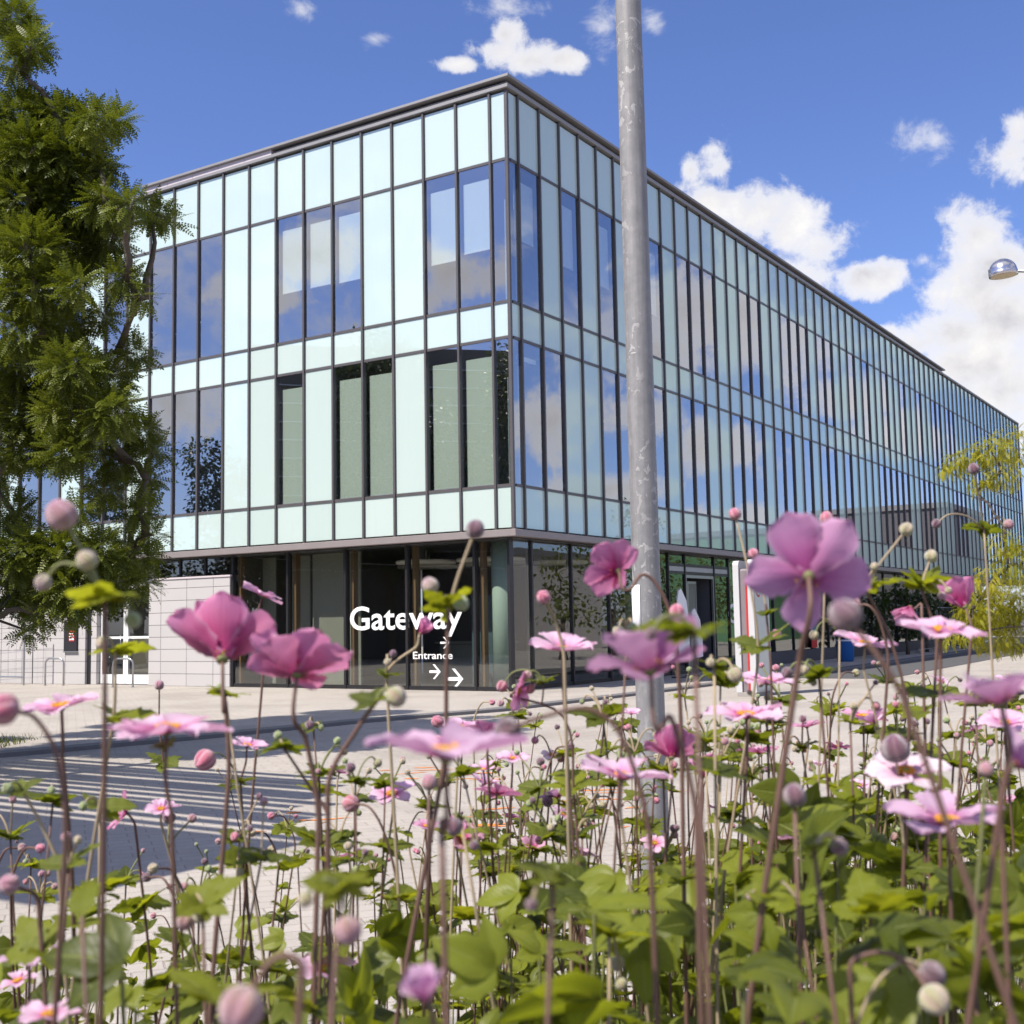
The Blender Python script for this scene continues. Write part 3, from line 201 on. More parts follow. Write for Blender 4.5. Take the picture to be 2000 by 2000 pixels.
 {'l':'slender stem with three tiny buds just right of the curled flower','t':0,'n':3,'h':0,'w':((0.2081,2.137,1.2479),0.0346),'b':[((0.2328,2.098,1.2736),0.0036,'r'),((0.2385,2.1483,1.2524),0.0048,'g'),((0.2381,2.1771,1.2581),0.0052,'r')],'p':[],'o':(0.156,2.238,0.45)},
 {'l':'smaller slender stem with three tiny buds just right of the magenta low flower','t':0,'n':3,'h':0,'w':((-0.0505,2.1945,1.1216),0.03),'b':[((-0.0363,2.2316,1.1268),0.0043,'r'),((-0.0741,2.1929,1.1515),0.0043,'w'),((-0.054,2.2091,1.1303),0.0037,'w')],'p':[],'o':(-0.032,2.379,0.45)},
 {'l':'small pink anemone just right of the magenta tiny flower','t':0,'n':3,'h':0,'f':((0.0837,1.6973,1.236),0.0269,(0.308,0.065,0.9),0.373,5,'p'),'b':[((0.0552,1.7182,1.203),0.0045,'r')],'p':[],'o':(0.086,1.838,0.45)},
 {'l':'nodding single bud on a thin arch just right of the lilac small flower','t':0,'n':3,'h':0,'b':[((0.152,2.8661,1.1691),0.006,'r')],'p':[(0.1708,2.8454,1.1676),(0.1849,2.8496,1.1215)],'o':(0.195,3.132,0.45)},
 {'l':'slender stem with three tiny buds just right of the tiny white flower','t':1,'n':3,'h':0,'w':((0.0786,2.0209,1.338),0.0365),'b':[((0.0937,1.9975,1.3758),0.003,'g'),((0.0691,2.0478,1.3781),0.0048,'d'),((0.0988,2.027,1.3663),0.0043,'r')],'p':[],'o':(0.071,2.143,0.45)},
 {'l':'small pink anemone just left of the sunk flower','t':0,'n':3,'h':0,'f':((0.3245,1.4542,1.2917),0.0279,(-0.014,-0.081,0.9),0.237,5,'p'),'b':[],'p':[],'o':(0.319,1.57,0.45)},
 {'l':'small mauve anemone just right of the dusky flower','t':0,'n':3,'h':0,'f':((0.404,1.7115,1.401),0.0285,(-0.092,0.080,0.9),0.176,6,'m'),'b':[],'p':[],'o':(0.371,1.762,0.45)},
 {'l':'nodding single bud on a thin arch just left of the purple leaf bud','t':1,'n':3,'h':0,'b':[((0.4615,2.2786,1.1612),0.006,'r')],'p':[(0.4463,2.3029,1.1535),(0.4305,2.3071,1.108)],'o':(0.446,2.622,0.45)},
 {'l':'small mauve anemone just above the yellowing leaf stem','t':0,'n':3,'h':0,'f':((0.5482,2.7919,1.049),0.0281,(-0.398,-0.117,0.9),0.275,5,'m'),'b':[],'p':[],'o':(0.487,2.773,0.45)},
 {'l':'slender stem with two tiny buds just below the soft blurred bud','t':1,'n':3,'h':0,'w':((0.5869,2.2479,1.1134),0.0254),'b':[((0.6019,2.2316,1.1536),0.0047,'r'),((0.5966,2.2528,1.1475),0.0053,'r')],'p':[],'o':(0.549,2.361,0.45)},
 {'l':'slender stem with three tiny buds just left of the stalk bud','t':0,'n':3,'h':0,'w':((0.4632,1.784,1.1802),0.0285),'b':[((0.4585,1.7509,1.2296),0.0035,'d'),((0.4298,1.7657,1.2052),0.0038,'d'),((0.4623,1.7994,1.2152),0.0033,'d')],'p':[],'o':(0.476,1.74,0.45)},
 {'l':'slender stem with three tiny buds just below the deep flower','t':0,'n':3,'h':0,'w':((0.1939,1.6875,1.2263),0.033),'b':[((0.2104,1.6831,1.2608),0.0054,'p'),((0.2072,1.6573,1.2738),0.0055,'d'),((0.2105,1.6549,1.2755),0.0045,'d')],'p':[],'o':(0.209,1.94,0.45)},
 {'l':'slender stem with three tiny buds just right of the post foot flower','t':1,'n':3,'h':0,'w':((0.4041,2.5937,1.2968),0.0394),'b':[((0.4314,2.5867,1.3049),0.0047,'r'),((0.4003,2.5866,1.3377),0.0047,'g'),((0.3682,2.5487,1.3089),0.0042,'w')],'p':[],'o':(0.425,2.569,0.45)},
 {'l':'slender stem with two tiny buds just above the yellowing leaf stem','t':0,'n':3,'h':0,'w':((0.5632,2.8838,0.9687),0.0335),'b':[((0.5565,2.881,1.0177),0.005,'p'),((0.5891,2.9312,0.9826),0.0052,'d')],'p':[],'o':(0.612,3.25,0.45)},
 {'l':'smaller nodding single bud on a thin arch just left of the purple leaf bud','t':0,'n':3,'h':0,'b':[((0.3577,1.7129,1.3091),0.006,'p')],'p':[(0.3391,1.7202,1.3045),(0.3233,1.7244,1.259)],'o':(0.352,1.821,0.45)},
 {'l':'slender stem with two tiny buds just left of the small mauve flower','t':1,'n':3,'h':0,'w':((0.5897,2.3386,1.3796),0.0366),'b':[((0.5888,2.312,1.3861),0.005,'d'),((0.5781,2.3681,1.3954),0.0051,'w')],'p':[],'o':(0.557,2.311,0.45)},
 {'l':'small pink anemone just left of the soft blurred bud','t':1,'n':3,'h':0,'f':((0.7146,2.9807,0.9601),0.0272,(0.304,-0.305,0.9),0.208,6,'p'),'b':[((0.7055,2.9603,0.9351),0.0045,'r')],'p':[],'o':(0.645,2.943,0.45)},
 {'l':'small pink anemone just above the yellowing leaf stem','t':1,'n':3,'h':0,'f':((0.5445,2.8763,1.0025),0.0312,(-0.167,-0.414,0.9),0.225,6,'p'),'b':[((0.5396,2.9066,0.9673),0.0045,'r')],'p':[],'o':(0.496,3.242,0.45)},
 {'l':'nodding single bud on a thin arch just left of the post foot flower','t':0,'n':3,'h':0,'b':[((0.3184,2.8451,1.2432),0.006,'w')],'p':[(0.2991,2.8522,1.2388),(0.2833,2.8565,1.1933)],'o':(0.337,2.922,0.45)},
 {'l':'nodding single bud on a thin arch just above the yellowing leaf stem','t':0,'n':3,'h':0,'b':[((0.4092,2.0023,1.1659),0.006,'w')],'p':[(0.3824,1.9698,1.1685),(0.3666,1.974,1.123)],'o':(0.39,1.908,0.45)},
 {'l':'slender stem with two tiny buds just right of the dusky flower','t':0,'n':3,'h':0,'w':((0.4552,2.1581,1.2879),0.0327),'b':[((0.4833,2.1796,1.3001),0.004,'r'),((0.4782,2.142,1.2947),0.003,'g')],'p':[],'o':(0.472,2.466,0.45)},
 {'l':'slender stem with two tiny buds just left of the purple leaf bud','t':1,'n':3,'h':0,'w':((0.5293,2.637,1.1592),0.0411),'b':[((0.5123,2.61,1.1776),0.0042,'g'),((0.5093,2.674,1.1769),0.0034,'p')],'p':[],'o':(0.525,2.975,0.45)},
 {'l':'nodding single bud on a thin arch just below the dusky flower','t':0,'n':3,'h':0,'b':[((0.4444,2.2101,1.2853),0.006,'d')],'p':[(0.4276,2.2271,1.2797),(0.4118,2.2313,1.2342)],'o':(0.437,2.221,0.45)},
 {'l':'slender stem with three tiny buds just left of the small mauve flower','t':1,'n':3,'h':0,'w':((0.5605,2.1684,1.3861),0.0411),'b':[((0.5544,2.177,1.4168),0.0033,'d'),((0.5729,2.1271,1.4373),0.0034,'r'),((0.5599,2.1738,1.3996),0.0035,'d')],'p':[],'o':(0.498,2.219,0.45)},
 {'l':'nodding single bud on a thin arch just left of the dusky flower','t':0,'n':3,'h':0,'b':[((0.4262,2.5029,1.3031),0.006,'d')],'p':[(0.4033,2.4866,1.3012),(0.3875,2.4908,1.2556)],'o':(0.398,2.434,0.45)},
 {'l':'nodding single bud on a thin arch just above the sunk flower','t':0,'n':3,'h':0,'b':[((0.4638,1.8633,1.2534),0.006,'d')],'p':[(0.4402,1.8497,1.252),(0.4244,1.8539,1.2065)],'o':(0.418,1.862,0.45)},
 {'l':'slender stem with three tiny buds just right of the sunny pale flower','t':1,'n':3,'h':0,'w':((0.6403,3.0249,1.2909),0.0337),'b':[((0.629,3.0316,1.3167),0.0031,'g'),((0.6761,3.0503,1.3047),0.0039,'p'),((0.6292,2.9845,1.296),0.0033,'g')],'p':[],'o':(0.568,3.103,0.45)},
 {'l':'smaller slender stem with three tiny buds just right of the post foot flower','t':1,'n':3,'h':0,'w':((0.2339,1.5313,1.4012),0.0387),'b':[((0.2212,1.5436,1.4087),0.0037,'w'),((0.2293,1.5417,1.4123),0.0056,'w'),((0.2543,1.5531,1.4223),0.0036,'w')],'p':[],'o':(0.245,1.475,0.45)},
 {'l':'small mauve anemone just left of the soft blurred bud','t':0,'n':3,'h':0,'f':((0.4261,1.8123,1.1872),0.0269,(0.150,-0.497,0.9),0.142,5,'m'),'b':[],'p':[],'o':(0.406,1.863,0.45)},
 {'l':'small mauve anemone just left of the white pink flower','t':0,'n':3,'h':0,'f':((0.7948,2.8707,1.1638),0.0273,(-0.117,-0.259,0.9),0.171,6,'p'),'b':[((0.8006,2.8562,1.1362),0.0045,'r')],'p':[],'o':(0.798,3.25,0.45)},
 {'l':'slender stem with three tiny buds just right of the purple blurred flower','t':1,'n':3,'h':0,'w':((0.2658,1.9326,1.4319),0.0286),'b':[((0.2762,1.9299,1.4608),0.0038,'g'),((0.2473,1.9151,1.4786),0.0033,'r'),((0.2698,1.9025,1.4745),0.0046,'g')],'p':[],'o':(0.292,2.035,0.45)},
 {'l':'small pink anemone just right of the post foot flower','t':1,'n':3,'h':0,'f':((0.371,2.4471,1.3099),0.0318,(0.112,0.011,0.9),0.477,5,'p'),'b':[((0.3716,2.4341,1.2818),0.0045,'r')],'p':[],'o':(0.374,2.353,0.45)},
 {'l':'small pink anemone just above the purple leaf bud','t':1,'n':3,'h':0,'f':((0.7011,2.8684,1.2112),0.0261,(0.038,0.068,0.9),0.391,5,'p'),'b':[],'p':[],'o':(0.645,3.114,0.45)},
 {'l':'smaller nodding single bud on a thin arch just left of the post foot flower','t':0,'n':3,'h':0,'b':[((0.1689,1.7237,1.3785),0.006,'d')],'p':[(0.1462,1.6976,1.3775),(0.1304,1.7018,1.332)],'o':(0.144,1.767,0.45)},
 {'l':'slender stem with four tiny buds just right of the pillar flower','t':0,'n':3,'h':0,'w':((0.3887,1.8074,1.4329),0.0327),'b':[((0.3738,1.8017,1.4573),0.0043,'g'),((0.3896,1.8307,1.4763),0.0057,'r'),((0.3699,1.8356,1.4814),0.0041,'r'),((0.3684,1.8383,1.4569),0.0048,'p')],'p':[],'o':(0.381,2.016,0.45)},
 {'l':'small mauve anemone just below the upright flower','t':0,'n':3,'h':0,'f':((0.4029,2.4895,1.1731),0.029,(0.168,0.134,0.9),0.177,5,'m'),'b':[((0.4257,2.4608,1.1478),0.0045,'r')],'p':[],'o':(0.385,2.557,0.45)},
 {'l':'fainter nodding single bud on a thin arch just left of the purple leaf bud','t':0,'n':3,'h':0,'b':[((0.5243,2.7376,1.0919),0.006,'w')],'p':[(0.5476,2.7557,1.0846),(0.5617,2.7599,1.0385)],'o':(0.538,3.075,0.45)},
 {'l':'slender stem with two tiny buds just left of the white pink flower','t':0,'n':3,'h':0,'w':((0.7549,2.6523,1.2563),0.0271),'b':[((0.7607,2.6804,1.2766),0.0048,'w'),((0.7866,2.6854,1.2595),0.0043,'r')],'p':[],'o':(0.768,2.62,0.45)},
 {'l':'slender stem with four tiny buds just right of the soft blurred bud','t':0,'n':3,'h':0,'w':((0.7891,2.8684,1.0321),0.0327),'b':[((0.7618,2.8364,1.044),0.0031,'d'),((0.8072,2.9218,1.0557),0.0048,'p'),((0.7977,2.8456,1.0832),0.0044,'d'),((0.8138,2.8751,1.0744),0.0039,'r')],'p':[],'o':(0.756,2.976,0.45)},
 {'l':'slender stem with three tiny buds just below the small mauve flower','t':0,'n':3,'h':0,'w':((0.6733,2.3627,1.3302),0.042),'b':[((0.6634,2.3801,1.3622),0.0042,'w'),((0.6647,2.3119,1.3782),0.0043,'p'),((0.6765,2.3907,1.3385),0.0042,'p')],'p':[],'o':(0.619,2.708,0.45)},
 {'l':'fainter slender stem with three tiny buds just right of the post foot flower','t':0,'n':3,'h':0,'w':((0.2519,1.8244,1.3627),0.0424),'b':[((0.2304,1.8359,1.3897),0.0037,'r'),((0.252,1.8123,1.377),0.0034,'w'),((0.23,1.837,1.3767),0.0034,'g')],'p':[],'o':(0.228,1.825,0.45)},
 {'l':'slender stem with two tiny buds just left of the deep flower','t':1,'n':3,'h':0,'w':((0.2122,2.1687,1.1362),0.0295),'b':[((0.2448,2.1888,1.1673),0.005,'w'),((0.1851,2.1931,1.1473),0.0043,'g')],'p':[],'o':(0.193,2.322,0.45)},
 {'l':'small mauve anemone just left of the small mauve flower','t':0,'n':3,'h':0,'f':((0.566,2.1729,1.3249),0.0268,(0.191,0.392,0.9),0.121,5,'m'),'b':[((0.5665,2.1976,1.2926),0.0045,'r')],'p':[],'o':(0.515,2.39,0.45)},
 {'l':'slender stem with four tiny buds just left of the purple leaf bud','t':0,'n':3,'h':0,'w':((0.4521,2.0976,1.2638),0.0341),'b':[((0.449,2.1195,1.2682),0.0031,'w'),((0.4669,2.1295,1.2799),0.0056,'d'),((0.4471,2.1183,1.2727),0.0039,'d'),((0.445,2.131,1.2708),0.0043,'p')],'p':[],'o':(0.4,2.309,0.45)},
 {'l':'small pink anemone just right of the yellowing leaf stem','t':0,'n':3,'h':0,'f':((0.4959,2.3866,1.0654),0.0285,(-0.026,-0.452,0.9),0.153,5,'p'),'b':[((0.507,2.3496,1.0437),0.0045,'r')],'p':[],'o':(0.502,2.36,0.45)},
 {'l':'nodding single bud on a thin arch just below the white pink flower','t':1,'n':3,'h':0,'b':[((0.8623,2.7894,1.1359),0.006,'w')],'p':[(0.8283,2.7447,1.139),(0.8124,2.7489,1.0934)],'o':(0.9,2.664,0.45)},
 {'l':'slender stem with three tiny buds just left of the lilac right flower','t':0,'n':3,'h':0,'w':((0.5156,1.572,1.2899),0.0334),'b':[((0.547,1.5938,1.3007),0.0057,'p'),((0.5306,1.584,1.3056),0.0047,'g'),((0.4832,1.548,1.3078),0.0048,'p')],'p':[],'o':(0.525,1.782,0.45)},
 {'l':'slender stem with four tiny buds just left of the right edge pink flower','t':0,'n':3,'h':0,'w':((1.009,2.75,1.287),0.034),'b':[((1.0103,2.7726,1.2983),0.0041,'g'),((1.004,2.7154,1.3269),0.0056,'w'),((0.9933,2.7326,1.291),0.0051,'d'),((1.0322,2.767,1.3157),0.0043,'w')],'p':[],'o':(0.988,2.989,0.45)},
 {'l':'nodding single bud on a thin arch just above the white pink flower','t':0,'n':3,'h':0,'b':[((0.7393,2.3539,1.3175),0.006,'d')],'p':[(0.7168,2.3464,1.3147),(0.701,2.3507,1.2692)],'o':(0.687,2.66,0.45)},
 {'l':'slender stem with three tiny buds just right of the soft blurred bud','t':0,'n':3,'h':0,'w':((0.6649,2.2297,1.1833),0.0405),'b':[((0.6856,2.2133,1.1878),0.0043,'g'),((0.6497,2.2591,1.2036),0.0057,'w'),((0.6658,2.2683,1.2075),0.0044,'d')],'p':[],'o':(0.688,2.511,0.45)},
 {'l':'slender stem with two tiny buds just below the lilac right flower','t':0,'n':3,'h':0,'w':((0.6924,2.1367,1.1377),0.0388),'b':[((0.7035,2.1305,1.1481),0.0041,'g'),((0.6868,2.1117,1.1767),0.0046,'p')],'p':[],'o':(0.716,2.247,0.45)},
 {'l':'slender stem with three tiny buds just right of the bottom right leaf stem','t':0,'n':3,'h':0,'w':((1.1644,3.0459,1.1596),0.0367),'b':[((1.1754,3.0302,1.1952),0.0057,'p'),((1.1602,3.0621,1.2018),0.0047,'g'),((1.1246,2.9919,1.2072),0.0038,'r')],'p':[],'o':(1.138,3.091,0.45)},
 {'l':'slender stem with four tiny buds just right of the small mauve flower','t':1,'n':3,'h':0,'w':((0.5911,1.9164,1.4038),0.0332),'b':[((0.5857,1.8821,1.4383),0.0037,'w'),((0.5998,1.8871,1.4098),0.0033,'d'),((0.6156,1.8991,1.4351),0.0053,'g'),((0.5922,1.9176,1.4246),0.0043,'p')],'p':[],'o':(0.565,2.153,0.45)},
 {'l':'small pink anemone just below the bright wide flower','t':0,'n':3,'h':0,'f':((1.0526,3.0475,1.3908),0.0273,(0.323,-0.440,0.9),0.198,5,'p'),'b':[],'p':[],'o':(1.02,3.167,0.45)},
 {'l':'nodding single bud on a thin arch just below the bright wide flower','t':1,'n':3,'h':0,'b':[((0.9853,3.0063,1.4172),0.006,'r')],'p':[(0.9902,2.9608,1.4149),(1.0044,2.9651,1.3688)],'o':(0.896,3.154,0.45)},
 {'l':'slender stem with four tiny buds just left of the bottom right leaf stem','t':0,'n':3,'h':0,'w':((1.1606,3.1235,1.1349),0.0338),'b':[((1.1817,3.1802,1.1328),0.0034,'d'),((1.1601,3.0987,1.1825),0.0047,'d'),((1.1238,3.1009,1.1452),0.0054,'p'),((1.1232,3.0811,1.1425),0.0051,'d')],'p':[],'o':(1.099,3.25,0.45)},
 {'l':'nodding single bud on a thin arch just right of the white pink flower','t':1,'n':3,'h':0,'b':[((0.7593,2.2037,1.3073),0.006,'d')],'p':[(0.7764,2.196,1.3039),(0.7906,2.2003,1.2578)],'o':(0.745,2.53,0.45)},
 {'l':'small pink anemone just above the right edge flower','t':0,'n':3,'h':0,'f':((1.0502,2.624,1.4114),0.0285,(0.175,-0.098,0.9),0.138,6,'p'),'b':[],'p':[],'o':(1.056,2.793,0.45)},
 {'l':'slender stem with two tiny buds just above the white pink flower','t':0,'n':3,'h':0,'w':((0.4787,1.545,1.399),0.0368),'b':[((0.4847,1.561,1.4011),0.0055,'d'),((0.4693,1.5205,1.4421),0.0041,'r')],'p':[],'o':(0.462,1.777,0.45)},
 {'l':'slender stem with three tiny buds just right of the sunk flower','t':0,'n':3,'h':0,'w':((0.8454,3.1101,1.103),0.0256),'b':[((0.8266,3.0533,1.1503),0.0041,'r'),((0.8244,3.0708,1.115),0.0047,'w'),((0.8443,3.1679,1.1266),0.0031,'w')],'p':[],'o':(0.863,3.009,0.45)},
 {'l':'slender stem with three tiny buds just right of the white pink flower','t':0,'n':3,'h':0,'w':((0.7103,2.146,1.3014),0.028),'b':[((0.7421,2.1851,1.2986),0.0054,'w'),((0.7333,2.1857,1.3249),0.0053,'w'),((0.7174,2.1065,1.3285),0.0055,'w')],'p':[],'o':(0.706,2.237,0.45)},
 {'l':'nodding single bud on a thin arch just below the lilac right flower','t':1,'n':3,'h':0,'b':[((0.9099,2.6469,1.079),0.006,'r')],'p':[(0.8793,2.6166,1.0808),(0.8635,2.6208,1.0353)],'o':(0.927,3.007,0.45)},
 {'l':'small pink anemone just right of the small mauve flower','t':0,'n':3,'h':0,'f':((0.4988,1.7192,1.4033),0.0272,(-0.246,0.340,0.9),0.451,5,'p'),'b':[],'p':[],'o':(0.482,1.84,0.45)},
 {'l':'nodding single bud on a thin arch just right of the soft blurred bud','t':1,'n':3,'h':0,'b':[((0.8054,3.0897,0.9935),0.006,'p')],'p':[(0.7724,3.0406,0.9988),(0.7566,3.0448,0.9532)],'o':(0.713,3.153,0.45)},
 {'l':'smaller slender stem with three tiny buds just left of the lilac right flower','t':0,'n':3,'h':0,'w':((0.5063,1.5916,1.2571),0.031),'b':[((0.4877,1.6057,1.2706),0.0057,'p'),((0.5069,1.5617,1.2885),0.0048,'p'),((0.4908,1.5995,1.2773),0.0035,'g')],'p':[],'o':(0.526,1.58,0.45)},
 {'l':'slender stem with three tiny buds just left of the white pink flower','t':0,'n':3,'h':0,'w':((0.6461,2.2816,1.2148),0.039),'b':[((0.6813,2.2978,1.2569),0.0057,'w'),((0.642,2.2606,1.2303),0.0051,'p'),((0.6081,2.2365,1.243),0.0053,'g')],'p':[],'o':(0.657,2.385,0.45)},
 {'l':'slender stem with three tiny buds just left of the right edge flower','t':1,'n':3,'h':0,'w':((0.6101,1.6341,1.4323),0.0397),'b':[((0.6138,1.6136,1.4649),0.0036,'d'),((0.637,1.6343,1.4341),0.0039,'g'),((0.591,1.5992,1.4632),0.003,'d')],'p':[],'o':(0.622,1.715,0.45)},
 {'l':'small mauve anemone just below the bottom right leaf stem','t':1,'n':3,'h':0,'f':((1.0162,2.5826,1.1616),0.0328,(-0.032,-0.054,0.9),0.475,5,'m'),'b':[],'p':[],'o':(0.983,2.577,0.45)},
 {'l':'smaller nodding single bud on a thin arch just below the lilac right flower','t':0,'n':3,'h':0,'b':[((0.582,1.7082,1.2551),0.006,'r')],'p':[(0.5652,1.7181,1.2498),(0.5493,1.7223,1.2043)],'o':(0.569,1.848,0.45)},
 {'l':'slender stem with three tiny buds just left of the bottom right leaf stem','t':0,'n':3,'h':0,'w':((0.6751,1.791,1.321),0.0386),'b':[((0.6679,1.8036,1.3679),0.0032,'w'),((0.6552,1.7868,1.3524),0.0034,'r'),((0.6829,1.7818,1.3651),0.005,'p')],'p':[],'o':(0.681,1.816,0.45)},
 {'l':'smaller nodding single bud on a thin arch just above the white pink flower','t':1,'n':3,'h':0,'b':[((0.945,2.9949,1.2558),0.006,'p')],'p':[(0.9208,2.9822,1.2534),(0.905,2.9864,1.2079)],'o':(0.886,3.25,0.45)},
 {'l':'slender stem with four tiny buds just left of the lilac right flower','t':0,'n':3,'h':0,'w':((0.6989,2.2525,1.1585),0.0278),'b':[((0.6835,2.2252,1.2035),0.0041,'g'),((0.6756,2.2173,1.1814),0.0044,'g'),((0.7154,2.2671,1.1962),0.0049,'r'),((0.7166,2.2289,1.1912),0.0041,'r')],'p':[],'o':(0.735,2.491,0.45)},
 {'l':'smaller slender stem with two tiny buds just left of the white pink flower','t':0,'n':3,'h':0,'w':((0.6371,2.2299,1.2754),0.0327),'b':[((0.6593,2.2318,1.3064),0.0039,'g'),((0.6521,2.1916,1.301),0.003,'g')],'p':[],'o':(0.626,2.287,0.45)},
 {'l':'small mauve anemone just left of the right edge pink flower','t':0,'n':3,'h':0,'f':((0.908,2.445,1.3258),0.0248,(-0.202,0.330,0.9),0.141,5,'p'),'b':[((0.9226,2.4901,1.2916),0.0045,'r')],'p':[],'o':(0.892,2.764,0.45)},
 {'l':'slender stem with three tiny buds just below the right edge pink flower','t':0,'n':3,'h':0,'w':((0.912,2.28,1.314),0.0379),'b':[((0.9099,2.293,1.3225),0.0051,'g'),((0.9524,2.3208,1.358),0.0047,'r'),((0.9377,2.3214,1.3485),0.003,'d')],'p':[],'o':(0.875,2.552,0.45)},
 {'l':'slender stem with three tiny buds just below the bottom right leaf stem','t':0,'n':3,'h':0,'w':((0.8332,2.1591,1.2151),0.0261),'b':[((0.8587,2.1867,1.2598),0.0052,'d'),((0.8153,2.1559,1.2494),0.004,'d'),((0.8205,2.1924,1.2176),0.0056,'w')],'p':[],'o':(0.873,2.183,0.45)},
 {'l':'nodding single bud on a thin arch just below the two petal flower','t':0,'n':3,'h':0,'b':[((0.5025,1.8148,1.4703),0.006,'w')],'p':[(0.4737,1.7835,1.4681),(0.4579,1.7878,1.4225)],'o':(0.478,2.08,0.45)},
 {'l':'smaller slender stem with four tiny buds just right of the soft blurred bud','t':0,'n':3,'h':0,'w':((0.5079,1.8926,1.2176),0.0251),'b':[((0.5454,1.9132,1.2523),0.0031,'p'),((0.5085,1.9233,1.2567),0.0056,'w'),((0.5089,1.9038,1.2428),0.0036,'w'),((0.5152,1.9023,1.2582),0.0047,'d')],'p':[],'o':(0.479,1.842,0.45)},
 {'l':'smaller small pink anemone just right of the small mauve flower','t':1,'n':3,'h':0,'f':((0.8845,2.7733,1.3776),0.0273,(0.139,0.387,0.9),0.217,6,'p'),'b':[],'p':[],'o':(0.842,3.082,0.45)},
 {'l':'slender stem with three tiny buds just left of the dusky flower','t':0,'n':3,'h':0,'w':((0.3225,1.7905,1.3502),0.0283),'b':[((0.2908,1.7603,1.3606),0.0048,'r'),((0.3477,1.8178,1.3617),0.0035,'p'),((0.3152,1.8117,1.355),0.0057,'p')],'p':[],'o':(0.308,2.036,0.45)},
 {'l':'slender stem with four tiny buds just right of the sunny pale flower','t':0,'n':3,'h':0,'w':((0.3329,1.6406,1.4133),0.0423),'b':[((0.3383,1.6533,1.445),0.0049,'g'),((0.3429,1.6238,1.4394),0.0042,'w'),((0.3447,1.6461,1.4263),0.0051,'p'),((0.3126,1.6362,1.4533),0.0036,'w')],'p':[],'o':(0.342,1.871,0.45)},
 {'l':'slender stem with three tiny buds just left of the right edge pink flower','t':0,'n':3,'h':0,'w':((0.6515,1.8323,1.3732),0.0299),'b':[((0.6429,1.8374,1.3947),0.0054,'g'),((0.6539,1.8254,1.3778),0.0031,'r'),((0.6713,1.8462,1.3941),0.0048,'r')],'p':[],'o':(0.652,2.05,0.45)},
 {'l':'slender stem with three tiny buds just below the leafy stem','t':0,'n':3,'h':0,'w':((0.5772,2.5611,1.4142),0.0286),'b':[((0.5979,2.5726,1.4386),0.0051,'g'),((0.5538,2.544,1.456),0.0036,'g'),((0.5981,2.5746,1.4512),0.0045,'d')],'p':[],'o':(0.621,2.765,0.45)},
 {'l':'slender stem with three tiny buds just below the post foot flower','t':1,'n':3,'h':0,'w':((0.1846,1.5591,1.3612),0.0405),'b':[((0.2112,1.5335,1.3757),0.0035,'d'),((0.1953,1.5437,1.3747),0.0048,'r'),((0.2026,1.5349,1.3876),0.0044,'g')],'p':[],'o':(0.157,1.654,0.45)},
 {'l':'smaller slender stem with three tiny buds just left of the right edge flower','t':0,'n':3,'h':0,'w':((0.7879,2.2665,1.4051),0.0407),'b':[((0.7783,2.2294,1.4281),0.0035,'g'),((0.8267,2.2876,1.4345),0.0044,'d'),((0.7643,2.2734,1.4185),0.0037,'p')],'p':[],'o':(0.823,2.241,0.45)},
 {'l':'smaller slender stem with three tiny buds just right of the white pink flower','t':0,'n':3,'h':0,'w':((0.7626,2.268,1.2914),0.0336),'b':[((0.7548,2.2854,1.2998),0.0056,'g'),((0.7532,2.2923,1.3055),0.0035,'d'),((0.7205,2.2247,1.3054),0.0048,'p')],'p':[],'o':(0.776,2.512,0.45)},
 {'l':'slender stem with four tiny buds just right of the post foot flower','t':0,'n':3,'h':0,'w':((0.3509,2.349,1.3036),0.0297),'b':[((0.3449,2.3462,1.3076),0.0032,'r'),((0.3682,2.3839,1.3279),0.0049,'g'),((0.3653,2.3862,1.321),0.0041,'d'),((0.3323,2.3563,1.3438),0.0048,'p')],'p':[],'o':(0.284,2.634,0.45)},
 {'l':'slender stem with two tiny buds just left of the dusky flower','t':0,'n':3,'h':0,'w':((0.3761,2.0569,1.3175),0.0343),'b':[((0.388,2.0287,1.3471),0.004,'p'),((0.3933,2.076,1.3209),0.0045,'p')],'p':[],'o':(0.417,2.264,0.45)},
 {'l':'slender stem with three tiny buds just left of the pillar bud','t':0,'n':3,'h':0,'w':((0.2602,1.5582,1.4684),0.0383),'b':[((0.2339,1.5732,1.4722),0.0049,'p'),((0.2836,1.5533,1.489),0.0033,'d'),((0.2652,1.5401,1.486),0.0047,'w')],'p':[],'o':(0.216,1.621,0.45)},
 {'l':'slender stem with three tiny buds just above the white pink flower','t':0,'n':3,'h':0,'w':((0.4889,1.5558,1.3573),0.0416),'b':[((0.4716,1.5346,1.3659),0.0037,'p'),((0.4717,1.5638,1.3779),0.0035,'g'),((0.4934,1.5658,1.3688),0.0042,'r')],'p':[],'o':(0.492,1.685,0.45)},
 {'l':'slender stem with three tiny buds just right of the small mauve flower','t':1,'n':3,'h':0,'w':((0.7368,2.3854,1.3236),0.0415),'b':[((0.7641,2.4119,1.3304),0.0048,'p'),((0.7231,2.3606,1.3731),0.0044,'p'),((0.7486,2.3928,1.3523),0.0055,'d')],'p':[],'o':(0.761,2.678,0.45)},
 {'l':'smaller slender stem with three tiny buds just left of the dusky flower','t':0,'n':3,'h':0,'w':((0.3442,1.8778,1.3479),0.0406),'b':[((0.3679,1.8843,1.3817),0.0048,'p'),((0.3111,1.8528,1.3573),0.0043,'d'),((0.3624,1.8581,1.389),0.0057,'g')],'p':[],'o':(0.301,1.916,0.45)},
